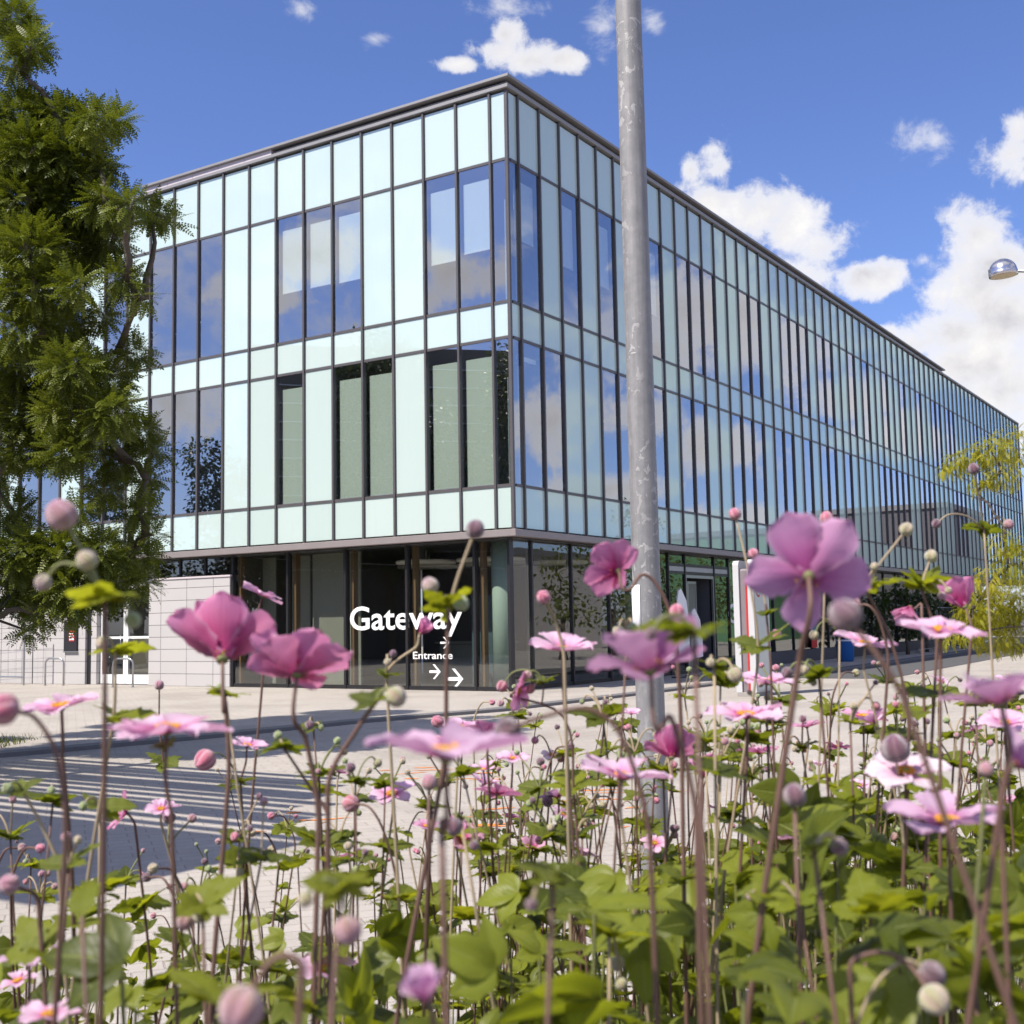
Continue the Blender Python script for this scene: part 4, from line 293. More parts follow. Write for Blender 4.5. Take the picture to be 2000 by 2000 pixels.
 {'l':'slender stem with four tiny buds just right of the dusky flower','t':0,'n':3,'h':0,'w':((0.4028,1.7418,1.3687),0.0409),'b':[((0.3827,1.7276,1.382),0.0046,'w'),((0.409,1.7545,1.3686),0.0049,'r'),((0.4025,1.7296,1.4091),0.0053,'d'),((0.3881,1.7212,1.373),0.0043,'w')],'p':[],'o':(0.37,2.008,0.45)},
 {'l':'slender stem with three tiny buds just above the post foot flower','t':1,'n':3,'h':0,'w':((0.278,2.2617,1.3181),0.0397),'b':[((0.2986,2.265,1.3603),0.0033,'r'),((0.2813,2.2963,1.3412),0.0035,'d'),((0.2856,2.2552,1.3211),0.0056,'r')],'p':[],'o':(0.295,2.219,0.45)},
 {'l':'slender stem with three tiny buds just right of the upright flower','t':0,'n':3,'h':0,'w':((0.4348,2.5352,1.2524),0.0256),'b':[((0.4256,2.4913,1.2614),0.0042,'p'),((0.4473,2.5738,1.282),0.0035,'p'),((0.4516,2.4864,1.2671),0.004,'r')],'p':[],'o':(0.431,2.461,0.45)},
 {'l':'slender stem with two tiny buds just below the right edge pink flower','t':1,'n':3,'h':0,'w':((0.9107,2.3138,1.3368),0.0396),'b':[((0.9104,2.3204,1.3613),0.0053,'d'),((0.9016,2.3045,1.347),0.005,'p')],'p':[],'o':(0.893,2.234,0.45)},
 {'l':'smaller slender stem with two tiny buds just left of the dusky flower','t':0,'n':3,'h':0,'w':((0.3818,2.1713,1.3159),0.0274),'b':[((0.3856,2.1529,1.3661),0.0039,'g'),((0.3883,2.176,1.3459),0.0047,'w')],'p':[],'o':(0.364,2.15,0.45)},
 {'l':'smaller slender stem with three tiny buds just right of the small mauve flower','t':1,'n':3,'h':0,'w':((0.6658,2.0563,1.4256),0.0415),'b':[((0.676,2.0448,1.4389),0.005,'d'),((0.6359,2.0347,1.4339),0.0055,'p'),((0.6831,2.0547,1.4483),0.0049,'w')],'p':[],'o':(0.701,2.355,0.45)},
 {'l':'slender stem with three tiny buds just right of the purple leaf bud','t':1,'n':3,'h':0,'w':((0.377,1.561,1.3467),0.0299),'b':[((0.3722,1.5662,1.3491),0.0041,'g'),((0.3745,1.5747,1.3682),0.0035,'w'),((0.3771,1.5789,1.3636),0.0051,'p')],'p':[],'o':(0.359,1.494,0.45)},
 {'l':'slender stem with four tiny buds just left of the post foot flower','t':0,'n':3,'h':0,'w':((0.199,1.7884,1.3306),0.0264),'b':[((0.1781,1.758,1.3523),0.0036,'w'),((0.2123,1.8067,1.3765),0.0041,'w'),((0.2161,1.7835,1.3774),0.0031,'p'),((0.1741,1.7782,1.377),0.0055,'g')],'p':[],'o':(0.234,2.027,0.45)},
 {'l':'slender stem with three tiny buds just right of the right edge flower','t':0,'n':3,'h':0,'w':((0.682,1.71,1.4354),0.0259),'b':[((0.6912,1.692,1.4487),0.0054,'d'),((0.6852,1.7059,1.4647),0.0046,'w'),((0.6923,1.7298,1.4411),0.005,'w')],'p':[],'o':(0.686,1.893,0.45)},
 {'l':'slender stem with four tiny buds just below the dusky flower','t':0,'n':3,'h':0,'w':((0.3224,1.6972,1.3367),0.0371),'b':[((0.2989,1.6635,1.3876),0.0037,'r'),((0.3129,1.6788,1.3619),0.0045,'r'),((0.3412,1.721,1.3418),0.0031,'g'),((0.3272,1.7025,1.3617),0.0031,'g')],'p':[],'o':(0.32,1.759,0.45)},
 {'l':'smaller slender stem with three tiny buds just left of the small mauve flower','t':1,'n':3,'h':0,'w':((0.3704,1.366,1.435),0.0253),'b':[((0.4049,1.3837,1.477),0.0032,'d'),((0.3739,1.366,1.4515),0.0044,'w'),((0.4038,1.3849,1.4535),0.0053,'r')],'p':[],'o':(0.374,1.386,0.45)},
 {'l':'fainter slender stem with three tiny buds just left of the dusky flower','t':0,'n':3,'h':0,'w':((0.2888,1.5323,1.4008),0.0422),'b':[((0.2976,1.5383,1.4106),0.0053,'r'),((0.2793,1.5227,1.4249),0.005,'r'),((0.2856,1.5,1.4243),0.0037,'g')],'p':[],'o':(0.26,1.676,0.45)},
 {'l':'slender stem with two tiny buds just left of the bottom right leaf stem','t':0,'n':3,'h':0,'w':((0.5884,1.6671,1.3493),0.0398),'b':[((0.5935,1.6643,1.389),0.0039,'p'),((0.5662,1.6522,1.3858),0.0039,'g')],'p':[],'o':(0.588,1.701,0.45)},
 {'l':'smaller slender stem with four tiny buds just below the dusky flower','t':0,'n':3,'h':0,'w':((0.4454,2.3835,1.2526),0.028),'b':[((0.474,2.3742,1.2677),0.0041,'d'),((0.4451,2.3934,1.2805),0.0053,'g'),((0.4331,2.4236,1.2954),0.0037,'g'),((0.4731,2.4016,1.2885),0.0043,'w')],'p':[],'o':(0.411,2.741,0.45)},
 {'l':'slender stem with two tiny buds just above the small mauve flower','t':0,'n':3,'h':0,'w':((0.6696,2.2159,1.4342),0.0305),'b':[((0.6429,2.1953,1.4692),0.0046,'p'),((0.6431,2.1706,1.4716),0.0036,'w')],'p':[],'o':(0.632,2.201,0.45)},
 {'l':'slender stem with two tiny buds just right of the post foot flower','t':1,'n':3,'h':0,'w':((0.2754,1.7884,1.3809),0.041),'b':[((0.2698,1.8098,1.41),0.0054,'p'),((0.2467,1.7575,1.4083),0.0035,'w')],'p':[],'o':(0.307,1.994,0.45)},
 {'l':'smaller slender stem with four tiny buds just left of the right edge pink flower','t':0,'n':3,'h':0,'w':((0.7402,1.9425,1.3519),0.0318),'b':[((0.7456,1.9766,1.391),0.0045,'g'),((0.7332,1.9638,1.3603),0.0054,'p'),((0.7114,1.9388,1.3829),0.0046,'w'),((0.7303,1.9161,1.3909),0.0033,'r')],'p':[],'o':(0.76,2.196,0.45)},
 {'l':'smaller slender stem with two tiny buds just below the right edge pink flower','t':0,'n':3,'h':0,'w':((0.853,2.1524,1.3502),0.0264),'b':[((0.8313,2.1224,1.3888),0.0031,'d'),((0.8586,2.1062,1.3938),0.0042,'r')],'p':[],'o':(0.88,2.275,0.45)},
 {'l':'slender stem with four tiny buds just right of the upright flower','t':1,'n':3,'h':0,'w':((0.2433,1.468,1.3853),0.0424),'b':[((0.2511,1.4912,1.3995),0.0035,'w'),((0.273,1.4931,1.426),0.0044,'g'),((0.2538,1.4657,1.4187),0.0048,'w'),((0.2433,1.4388,1.4128),0.0048,'p')],'p':[],'o':(0.269,1.545,0.45)},
 {'l':'smaller slender stem with three tiny buds just right of the sunny pale flower','t':0,'n':3,'h':0,'w':((0.4587,2.3097,1.3672),0.0395),'b':[((0.447,2.3011,1.3985),0.0056,'w'),((0.4558,2.3206,1.4022),0.0032,'r'),((0.4523,2.2947,1.4075),0.0042,'g')],'p':[],'o':(0.405,2.409,0.45)},
 {'l':'smaller slender stem with two tiny buds just above the white pink flower','t':1,'n':3,'h':0,'w':((0.6509,1.9719,1.3395),0.0264),'b':[((0.6473,1.9961,1.3767),0.0056,'d'),((0.6635,1.9913,1.3805),0.0053,'d')],'p':[],'o':(0.671,1.988,0.45)},
 {'l':'slender stem with two tiny buds just right of the violet flower','t':0,'n':3,'h':0,'w':((0.1116,2.3099,1.1734),0.0406),'b':[((0.1096,2.3123,1.1922),0.005,'w'),((0.1079,2.2667,1.193),0.0043,'r')],'p':[],'o':(0.051,2.436,0.45)},
 {'l':'slender stem with three tiny buds just right of the magenta tiny flower','t':0,'n':3,'h':0,'w':((0.0438,1.6116,1.2753),0.0392),'b':[((0.0423,1.5789,1.2953),0.0051,'w'),((0.017,1.6161,1.3161),0.0046,'g'),((0.021,1.6002,1.3225),0.0043,'d')],'p':[],'o':(0.055,1.841,0.45)},
 {'l':'slender stem with two tiny buds just right of the magenta low flower','t':0,'n':3,'h':0,'w':((-0.065,2.0508,1.2035),0.033),'b':[((-0.0697,2.0474,1.2459),0.0033,'w'),((-0.0734,2.0195,1.2515),0.0036,'w')],'p':[],'o':(-0.03,2.269,0.45)},
 {'l':'slender stem with two tiny buds just right of the large blurred flower','t':0,'n':3,'h':0,'w':((-0.062,1.4403,1.376),0.0288),'b':[((-0.07,1.4307,1.4122),0.0032,'w'),((-0.0892,1.4398,1.4157),0.0057,'r')],'p':[],'o':(-0.062,1.592,0.45)},
 {'l':'slender stem with four tiny buds just above the deep flower','t':0,'n':3,'h':0,'w':((0.1956,1.9698,1.2342),0.0411),'b':[((0.1661,1.9592,1.2652),0.0038,'p'),((0.2012,1.9692,1.2638),0.0035,'p'),((0.215,1.931,1.2751),0.0055,'r'),((0.1877,1.9514,1.2722),0.0049,'p')],'p':[],'o':(0.143,1.904,0.45)},
 {'l':'smaller slender stem with three tiny buds just right of the violet flower','t':0,'n':3,'h':0,'w':((0.0832,1.5983,1.2995),0.0305),'b':[((0.1085,1.5962,1.3197),0.0049,'w'),((0.1083,1.5933,1.3415),0.0034,'r'),((0.0736,1.576,1.3436),0.0057,'w')],'p':[],'o':(0.049,1.64,0.45)},
 {'l':'slender stem with three tiny buds just below the violet flower','t':0,'n':3,'h':0,'w':((0.0689,1.4663,1.2979),0.0333),'b':[((0.047,1.4352,1.3279),0.0044,'g'),((0.0886,1.491,1.3099),0.0044,'r'),((0.0832,1.4861,1.3128),0.0036,'p')],'p':[],'o':(0.093,1.488,0.45)},
 {'l':'smaller slender stem with two tiny buds just right of the large blurred flower','t':0,'n':3,'h':0,'w':((-0.0997,2.2716,1.3203),0.0395),'b':[((-0.1158,2.3145,1.3337),0.0045,'p'),((-0.0776,2.2891,1.3546),0.0047,'r')],'p':[],'o':(-0.09,2.413,0.45)},
 {'l':'slender stem with four tiny buds just above the curled flower','t':0,'n':3,'h':0,'w':((0.145,1.5192,1.39),0.0328),'b':[((0.1286,1.5073,1.3923),0.0052,'g'),((0.1721,1.5291,1.4135),0.0051,'w'),((0.1219,1.5383,1.3979),0.0037,'w'),((0.1401,1.5339,1.4187),0.0042,'r')],'p':[],'o':(0.167,1.594,0.45)},
 {'l':'slender stem with two tiny buds just right of the lilac small flower','t':1,'n':3,'h':0,'w':((0.1147,2.3408,1.217),0.0406),'b':[((0.1211,2.3737,1.2344),0.0035,'w'),((0.1204,2.3102,1.2652),0.0034,'p')],'p':[],'o':(0.084,2.614,0.45)},
 {'l':'slender stem with three tiny buds just right of the mauve flat flower','t':0,'n':3,'h':0,'w':((-0.0309,2.403,1.2269),0.0316),'b':[((-0.0265,2.4464,1.2506),0.0049,'r'),((-0.0344,2.3549,1.2758),0.005,'p'),((-0.0552,2.3671,1.2716),0.003,'g')],'p':[],'o':(-0.024,2.628,0.45)},
 {'l':'slender stem with four tiny buds just right of the lilac small flower','t':0,'n':3,'h':0,'w':((0.1301,2.4661,1.2442),0.028),'b':[((0.1386,2.482,1.2571),0.0031,'g'),((0.1395,2.4305,1.2506),0.0043,'p'),((0.1427,2.4162,1.2792),0.0032,'g'),((0.118,2.504,1.2871),0.0036,'p')],'p':[],'o':(0.156,2.859,0.45)},
 {'l':'slender stem with two tiny buds just above the magenta low flower','t':1,'n':3,'h':0,'w':((-0.1034,2.2279,1.1709),0.0417),'b':[((-0.1264,2.2621,1.1918),0.0049,'g'),((-0.0981,2.185,1.2211),0.003,'d')],'p':[],'o':(-0.132,2.46,0.45)},
 {'l':'smaller slender stem with three tiny buds just left of the curled flower','t':0,'n':3,'h':0,'w':((0.1584,2.6195,1.2217),0.0353),'b':[((0.15,2.6126,1.2345),0.0033,'w'),((0.1299,2.6029,1.2537),0.0053,'p'),((0.1466,2.598,1.2312),0.0036,'p')],'p':[],'o':(0.164,2.885,0.45)},
 {'l':'smaller slender stem with three tiny buds just left of the lilac small flower','t':1,'n':3,'h':0,'w':((0.0166,2.0854,1.2523),0.0289),'b':[((0.0179,2.075,1.2735),0.0051,'w'),((0.0011,2.0559,1.2733),0.005,'r'),((0.0015,2.0418,1.3063),0.004,'g')],'p':[],'o':(-0.002,2.009,0.45)},
 {'l':'slender stem with four tiny buds just left of the lilac small flower','t':0,'n':3,'h':0,'w':((0.0299,1.6235,1.3356),0.0339),'b':[((0.0356,1.6159,1.363),0.0036,'r'),((0.0316,1.635,1.3667),0.0056,'d'),((0.0588,1.6272,1.347),0.0054,'r'),((0.0019,1.6492,1.3789),0.004,'g')],'p':[],'o':(-0.013,1.846,0.45)},
]


# ------------------------------------------------------------------ node helpers
class NT:
    def __init__(s, tree): s.t = tree; s.n = tree.nodes; s.l = tree.links
    def node(s, typ, **kw):
        n = s.n.new(typ)
        for k, v in kw.items():
            if k[0] == 'i' and k[1:].isdigit(): s.put(n.inputs[int(k[1:])], v)
            elif k.startswith('in_'): s.put(n.inputs[k[3:].replace('_', ' ')], v)
            else: setattr(n, k, v)
        return n
    def put(s, sock, v):
        if isinstance(v, bpy.types.NodeSocket): s.l.new(v, sock)
        else:
            if hasattr(sock.default_value, '__len__') and len(sock.default_value) == 4 and len(v) == 3: v = (*v, 1)
            sock.default_value = v
    def math(s, op, a, b=0.0, c=0.0, clamp=False):
        n = s.n.new('ShaderNodeMath'); n.operation = op; n.use_clamp = clamp
        s.put(n.inputs[0], a); s.put(n.inputs[1], b); s.put(n.inputs[2], c); return n.outputs[0]
    def vmath(s, op, a, b=(0, 0, 0)):
        n = s.n.new('ShaderNodeVectorMath'); n.operation = op
        s.put(n.inputs[0], a); s.put(n.inputs[1], b); return n
    def mix(s, f, a, b, blend='MIX'):
        n = s.n.new('ShaderNodeMix'); n.data_type = 'RGBA'; n.blend_type = blend
        s.put(n.inputs[0], f); s.put(n.inputs[6], a); s.put(n.inputs[7], b); return n.outputs[2]
    def ramp(s, f, stops, interp='LINEAR'):
        n = s.n.new('ShaderNodeValToRGB'); n.color_ramp.interpolation = interp
        e = n.color_ramp.elements
        while len(e) < len(stops): e.new(.5)
        for q, (p, c) in zip(e, stops):
            q.position = p; q.color = (*c, 1) if len(c) == 3 else c
        s.put(n.inputs[0], f); return n.outputs[0]
    def noise(s, vec, scale, detail=3, rough=.5, dist=0):
        n = s.n.new('ShaderNodeTexNoise'); s.put(n.inputs['Vector'], vec)
        n.inputs['Scale'].default_value = scale; n.inputs['Detail'].default_value = detail
        n.inputs['Roughness'].default_value = rough; n.inputs['Distortion'].default_value = dist
        return n.outputs['Fac']
    def smooth(s, v, a, b):
        n = s.n.new('ShaderNodeMapRange'); n.interpolation_type = 'SMOOTHSTEP'
        s.put(n.inputs[0], v); n.inputs[1].default_value = a; n.inputs[2].default_value = b; return n.outputs[0]

def newmat(name):
    m = bpy.data.materials.new(name); m.use_nodes = True; m.node_tree.nodes.clear()
    nt = NT(m.node_tree); out = nt.n.new('ShaderNodeOutputMaterial')
    return m, nt, out
def principled(nt, out, **kw):
    b = nt.n.new('ShaderNodeBsdfPrincipled')
    for k, v in kw.items(): nt.put(b.inputs[k.replace('_', ' ')], v)
    nt.l.new(b.outputs[0], out.inputs[0]); return b
def simple(name, col, rough=.5, metal=0.0, var=.12, scale=6.0, bump=0.0, spec=.5, coat=0.0):
    m, nt, out = newmat(name)
    tc = nt.n.new('ShaderNodeTexCoord').outputs['Object']
    f = nt.noise(tc, scale, 5, .6)
    c = nt.mix(f, tuple(x * (1 - var) for x in col), tuple(min(1, x * (1 + var)) for x in col))
    rr = nt.math('MULTIPLY_ADD', f, .2, rough - .1, clamp=True)
    b = principled(nt, out, Base_Color=c, Roughness=rr, Metallic=metal)
    b.inputs['Specular IOR Level'].default_value = spec; b.inputs['Coat Weight'].default_value = coat
    if bump:
        bp = nt.node('ShaderNodeBump', in_Strength=bump, in_Height=f); bp.inputs['Distance'].default_value = .02
        nt.l.new(bp.outputs[0], b.inputs['Normal'])
    return m

# ------------------------------------------------------------------ sky
SIDE_CLOUDS = [(57, 14.6, 3, 2.6, 1), (54, 14.2, 3, 3, 1), (51.5, 13, 2.6, 2.6, 1), (58.5, 12.2, 3.2, 1.7, .9), (63.5, 9.4, 3, 1.6, 1), (60, 9.6, 2.6, 1.2, .9), (55.5, 8, 2.6, 1.3, .9), (50, 10, 2.2, 1.2, .8), (46.5, 13.2, 2.8, 2.6, 1), (44.5, 11.6, 2.8, 2, 1),
               (48, 8, 3.2, 1.1, .8), (61, 6.2, 3.2, .9, .9), (57, 4.6, 4, .8, .8), (66, 18.5, 2.5, 1.0, .5), (41, 9, 3, 2, .9),
               (-112, 16.6, 3.6, 1.6, 1), (-109.5, 15.4, 2.2, 1.1, .9), (-105, 17.2, 2.4, 1.3, .8), (-102.5, 15.2, 2.2, 1, .8), (-99, 10.6, 3, 1.7, 1), (-96, 10, 2.4, 1.6, 1), (-104.5, 10.8, 1.7, 1.2, .9), (-108, 19.5, 3, .8, .6), (-97, 17, 7, 3.5, .5), (-107, 13, 6, 2.5, .5), (-103, 20.5, 7, 2.5, .5), (-97, 12, 5, 2, .5), (62, 14, 5, 2, .5)]
def build_world():
    w = bpy.data.worlds.new('World'); S.world = w; w.use_nodes = True
    nt = NT(w.node_tree); nt.n.clear()
    out = nt.n.new('ShaderNodeOutputWorld'); bg = nt.n.new('ShaderNodeBackground')
    sky = nt.node('ShaderNodeTexSky', sky_type='NISHITA', sun_disc=False, sun_elevation=R(SUN_EL), sun_rotation=SUN_ROT, altitude=60, air_density=1.0, dust_density=.55, ozone_density=3.2)
    gen = nt.n.new('ShaderNodeTexCoord').outputs['Generated']
    sep = nt.node('ShaderNodeSeparateXYZ', i0=gen)
    el = nt.math('DEGREES', nt.math('ARCSINE', sep.outputs[2]))
    az = nt.math('DEGREES', nt.math('ARCTAN2', sep.outputs[0], sep.outputs[1]))
    ae = nt.node('ShaderNodeCombineXYZ', i0=az, i1=el).outputs[0]
    # billow noise shifts the cloud edges
    n1 = nt.noise(gen, 15, 12, .61, .15); n2 = nt.noise(gen, 42, 8, .66, .35)
    dens = None; thin = None
    for (a, e, ra, re, s) in CLOUDS + SIDE_CLOUDS:
        d = nt.vmath('MULTIPLY', nt.vmath('SUBTRACT', ae, (a, e, 0)).outputs[0], (1 / ra, 1 / re, 0)).outputs[0]
        ln = nt.vmath('LENGTH', d).outputs['Value']
        v = nt.math('SUBTRACT', 1.12, ln)
        if s < .75: thin = v if thin is None else nt.math('SMOOTH_MAX', thin, v, .2)
        else: dens = v if dens is None else nt.math('SMOOTH_MAX', dens, v, .25)
    edge = nt.math('ADD', nt.math('MULTIPLY_ADD', n1, 3.3, -1.68), nt.math('MULTIPLY_ADD', n2, 1.7, -.85))
    dfront = nt.math('ADD', dens, edge)
    # fair weather cumulus everywhere else
    gz = nt.math('MAXIMUM', sep.outputs[2], .04)
    pl = nt.node('ShaderNodeCombineXYZ', i0=nt.math('DIVIDE', sep.outputs[0], nt.math('ADD', gz, .22)), i1=nt.math('DIVIDE', sep.outputs[1], nt.math('ADD', gz, .22)), i2=0.0).outputs[0]
    g = nt.noise(pl, 1.5, 10, .56, .2)
    dother = nt.math('MULTIPLY_ADD', g, 9.0, -4.55)
    front = nt.math('MULTIPLY', nt.smooth(nt.math('ABSOLUTE', nt.math('SUBTRACT', az, -24.0)), 100, 94), nt.smooth(el, 37, 30))
    dd = nt.math('ADD', nt.math('MULTIPLY', dfront, front), nt.math('MULTIPLY', dother, nt.math('SUBTRACT', 1.0, front)))
    n4 = nt.noise(nt.vmath('MULTIPLY', gen, (1, 1, 1.6)).outputs[0], 24, 10, .66, .5)
    wisp = nt.math('MULTIPLY', nt.smooth(nt.math('ADD', thin, nt.math('MULTIPLY_ADD', n4, 4.2, -2.1)), -.1, 1.5), nt.math('MULTIPLY', front, .62))
    alpha = nt.math('MAXIMUM', nt.math('MULTIPLY', nt.math('ADD', nt.math('MULTIPLY', nt.smooth(dd, -.12, .52), .74), nt.math('MULTIPLY', nt.smooth(dd, .25, 1.3), .28)), .98), wisp)
    # cloud body: sunlit tops, greyer bellies
    n3 = nt.noise(nt.vmath('ADD', gen, (.009, .008, -.020)).outputs[0], 15, 9, .57, .15)
    relief = nt.math('MULTIPLY_ADD', nt.math('SUBTRACT', n1, n3), 2.4, .52, clamp=True)
    thick = nt.smooth(dd, .35, 1.5)
    shade = nt.math('MULTIPLY', thick, nt.math('SUBTRACT', 1.0, relief))
    ccol = nt.mix(nt.math('MULTIPLY', shade, 1.15, clamp=True), CLOUD_LIT, CLOUD_DIM)
    skyc = nt.mix(1.0, sky.outputs[0], SKY_TINT, 'MULTIPLY')
    c = nt.mix(alpha, skyc, ccol)
    nt.put(bg.inputs[0], c); bg.inputs[1].default_value = SKY_STR
    nt.l.new(bg.outputs[0], out.inputs[0])
build_world()

# ------------------------------------------------------------------ object helpers
def link(name, me, parent=None, mat=None):
    o = bpy.data.objects.new(name, me); COL.objects.link(o)
    if parent is not None: o.parent = parent
    if mat is not None and me is not None and not me.materials:
        for m in (mat if isinstance(mat, (list, tuple)) else [mat]): me.materials.append(m)
    return o
def tag(o, label, cat, group=None, kind=None):
    o['label'] = label; o['category'] = cat
    if group: o['group'] = group
    if kind: o['kind'] = kind
    return o
def empty(name, loc=(0, 0, 0), label=None, cat=None, group=None):
    o = bpy.data.objects.new(name, None); COL.objects.link(o); o.location = loc; o.empty_display_size = .2
    if label: tag(o, label, cat, group)
    return o
class MB:
    def __init__(s): s.v = []; s.f = []; s.m = []; s.uv = {}
    def add(s, vs, fs, mi=0):
        b = len(s.v); s.v += [tuple(x) for x in vs]
        for f in fs: s.f.append(tuple(i + b for i in f)); s.m.append(mi)
    def box(s, x0, x1, y0, y1, z0, z1, mi=0, bev=0.0):
        if bev:
            b = bev
            pts = []
            for z, q in ((z0, b), (z0 + b, 0), (z1 - b, 0), (z1, b)):
                pts += [(x0 + q, y0 + q, z), (x1 - q, y0 + q, z), (x1 - q, y1 - q, z), (x0 + q, y1 - q, z)]
            fs = [(3, 2, 1, 0), (12, 13, 14, 15)]
            for k in range(3):
                for i in range(4):
                    j = (i + 1) % 4; fs.append((k * 4 + i, k * 4 + j, k * 4 + 4 + j, k * 4 + 4 + i))
            s.add(pts, fs, mi); return
        s.add([(x0, y0, z0), (x1, y0, z0), (x1, y1, z0), (x0, y1, z0), (x0, y0, z1), (x1, y0, z1), (x1, y1, z1), (x0, y1, z1)],
              [(3, 2, 1, 0), (4, 5, 6, 7), (0, 1, 5, 4), (1, 2, 6, 5), (2, 3, 7, 6), (3, 0, 4, 7)], mi)
    def tube(s, pts, rad, n=8, cap=True, mi=0):
        pts = [Vector(p) for p in pts]; rad = rad if hasattr(rad, '__len__') else [rad] * len(pts)
        b = len(s.v); prev = None
        for i, p in enumerate(pts):
            t = (pts[min(i + 1, len(pts) - 1)] - pts[max(i - 1, 0)]).normalized()
            if prev is None:
                a = Vector((1, 0, 0)) if abs(t.x) < .8 else Vector((0, 1, 0))
                u = t.cross(a).normalized()
            else: u = (prev - t * prev.dot(t)).normalized()
            prev = u; w = t.cross(u)
            for k in range(n):
                an = 2 * math.pi * k / n
                s.v.append(tuple(p + (u * math.cos(an) + w * math.sin(an)) * rad[i]))
        for i in range(len(pts) - 1):
            for k in range(n):
                j = (k + 1) % n; s.f.append((b + i * n + k, b + i * n + j, b + i * n + n + j, b + i * n + n + k)); s.m.append(mi)
        if cap:
            s.f.append(tuple(b + k for k in reversed(range(n)))); s.m.append(mi)
            e = b + (len(pts) - 1) * n; s.f.append(tuple(e + k for k in range(n))); s.m.append(mi)
    def lathe(s, prof, n=16, c=(0, 0, 0), mi=0):
        b = len(s.v)
        for r, z in prof:
            for k in range(n):
                a = 2 * math.pi * k / n; s.v.append((c[0] + r * math.cos(a), c[1] + r * math.sin(a), c[2] + z))
        for i in range(len(prof) - 1):
            for k in range(n):
                j = (k + 1) % n; s.f.append((b + i * n + k, b + i * n + j, b + (i + 1) * n + j, b + (i + 1) * n + k)); s.m.append(mi)
        s.f.append(tuple(b + k for k in reversed(range(n)))); s.m.append(mi)
        e = b + (len(prof) - 1) * n; s.f.append(tuple(e + k for k in range(n))); s.m.append(mi)
    def mesh(s, name, smooth=False):
        me = bpy.data.meshes.new(name); me.from_pydata(s.v, [], s.f)
        if any(s.m): me.polygons.foreach_set('material_index', s.m)
        if smooth: me.polygons.foreach_set('use_smooth', [True] * len(s.f))
        me.update(); return me
    def build(s, name, mat, parent=None, smooth=False):
        return link(name, s.mesh(name, smooth), parent, mat)

# ------------------------------------------------------------------ materials
MULL = simple('dark_mullion_metal', (.085, .078, .080), .40, .0, .1, 3, spec=.5)
DARKM = simple('near_black_metal', (.028, .027, .03), .35, .3, .1, 3)
FASC = simple('brownish_grey_fascia', (.27, .235, .23), .45, .2, .08, 2)
COPE = simple('grey_coping', (.25, .245, .25), .5, .1, .1, 2)
COPEP = simple('pale_coping_panel', (.56, .50, .52), .5, 0, .06, 2)
WHITE = simple('white_paint', (.78, .78, .77), .4, 0, .04, 3)
PAPER = simple('white_paper', (.85, .85, .86), .7, 0, .03, 9)
LETTER = simple('white_vinyl', (.86, .86, .86), .5, 0, .02, 9)
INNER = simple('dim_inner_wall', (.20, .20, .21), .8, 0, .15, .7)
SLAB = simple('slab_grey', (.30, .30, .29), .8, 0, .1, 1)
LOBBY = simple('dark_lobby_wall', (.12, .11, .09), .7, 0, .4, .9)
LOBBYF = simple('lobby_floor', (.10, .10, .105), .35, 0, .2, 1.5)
TIMBER = simple('timber_fin', (.16, .10, .05), .55, 0, .2, 9)
GREENC = simple('green_grey_column', (.30, .40, .35), .7, 0, .1, 22)
RAFT = simple('ceiling_raft', (.62, .60, .54), .8, 0, .05, 2)
BLIND = simple('grey_green_blind', (.76, .83, .68), .85, 0, .06, 30)
BLINDW = simple('pale_blind', (.72, .78, .76), .85, 0, .05, 30)
STEEL = simple('brushed_steel', (.38, .39, .40), .34, .85, .1, 20)
SILVER = simple('silver_lamp', (.55, .54, .58), .22, .9, .06, 5)
RED = simple('sign_red', (.45, .03, .03), .45, 0, .1, 8)
ROOF = simple('roof_membrane', (.22, .22, .23), .8, 0, .15, 1)
TOTEMF = simple('grey_sign_glass', (.45, .52, .54), .12, 0, .05, 2, spec=.6)
SOIL = simple('dark_soil', (.05, .036, .025), .95, 0, .5, 25, bump=.8)
STONE = simple('bed_edge_stone', (.30, .28, .26), .85, 0, .2, 12, bump=.3)
KERB = simple('dark_granite_kerb', (.145, .14, .145), .8, 0, .25, 30, bump=.2)
ASPH = simple('asphalt', (.085, .083, .085), .9, 0, .35, 60, bump=.4)
GRASS = simple('short_grass', (.055, .085, .02), .9, 0, .5, 30)
BARK = simple('tree_bark', (.10, .08, .06), .95, 0, .4, 14, bump=.9)
BRICKR = simple('far_grey_cladding', (.11, .105, .115), .7, 0, .15, .8)
BANT = simple('banner_teal', (.05, .24, .27), .6, 0, .1, 5)
BANR = simple('banner_red', (.62, .02, .02), .6, 0, .1, 5)
BLUEP = simple('blue_plastic', (.02, .13, .40), .4, 0, .1, 5)

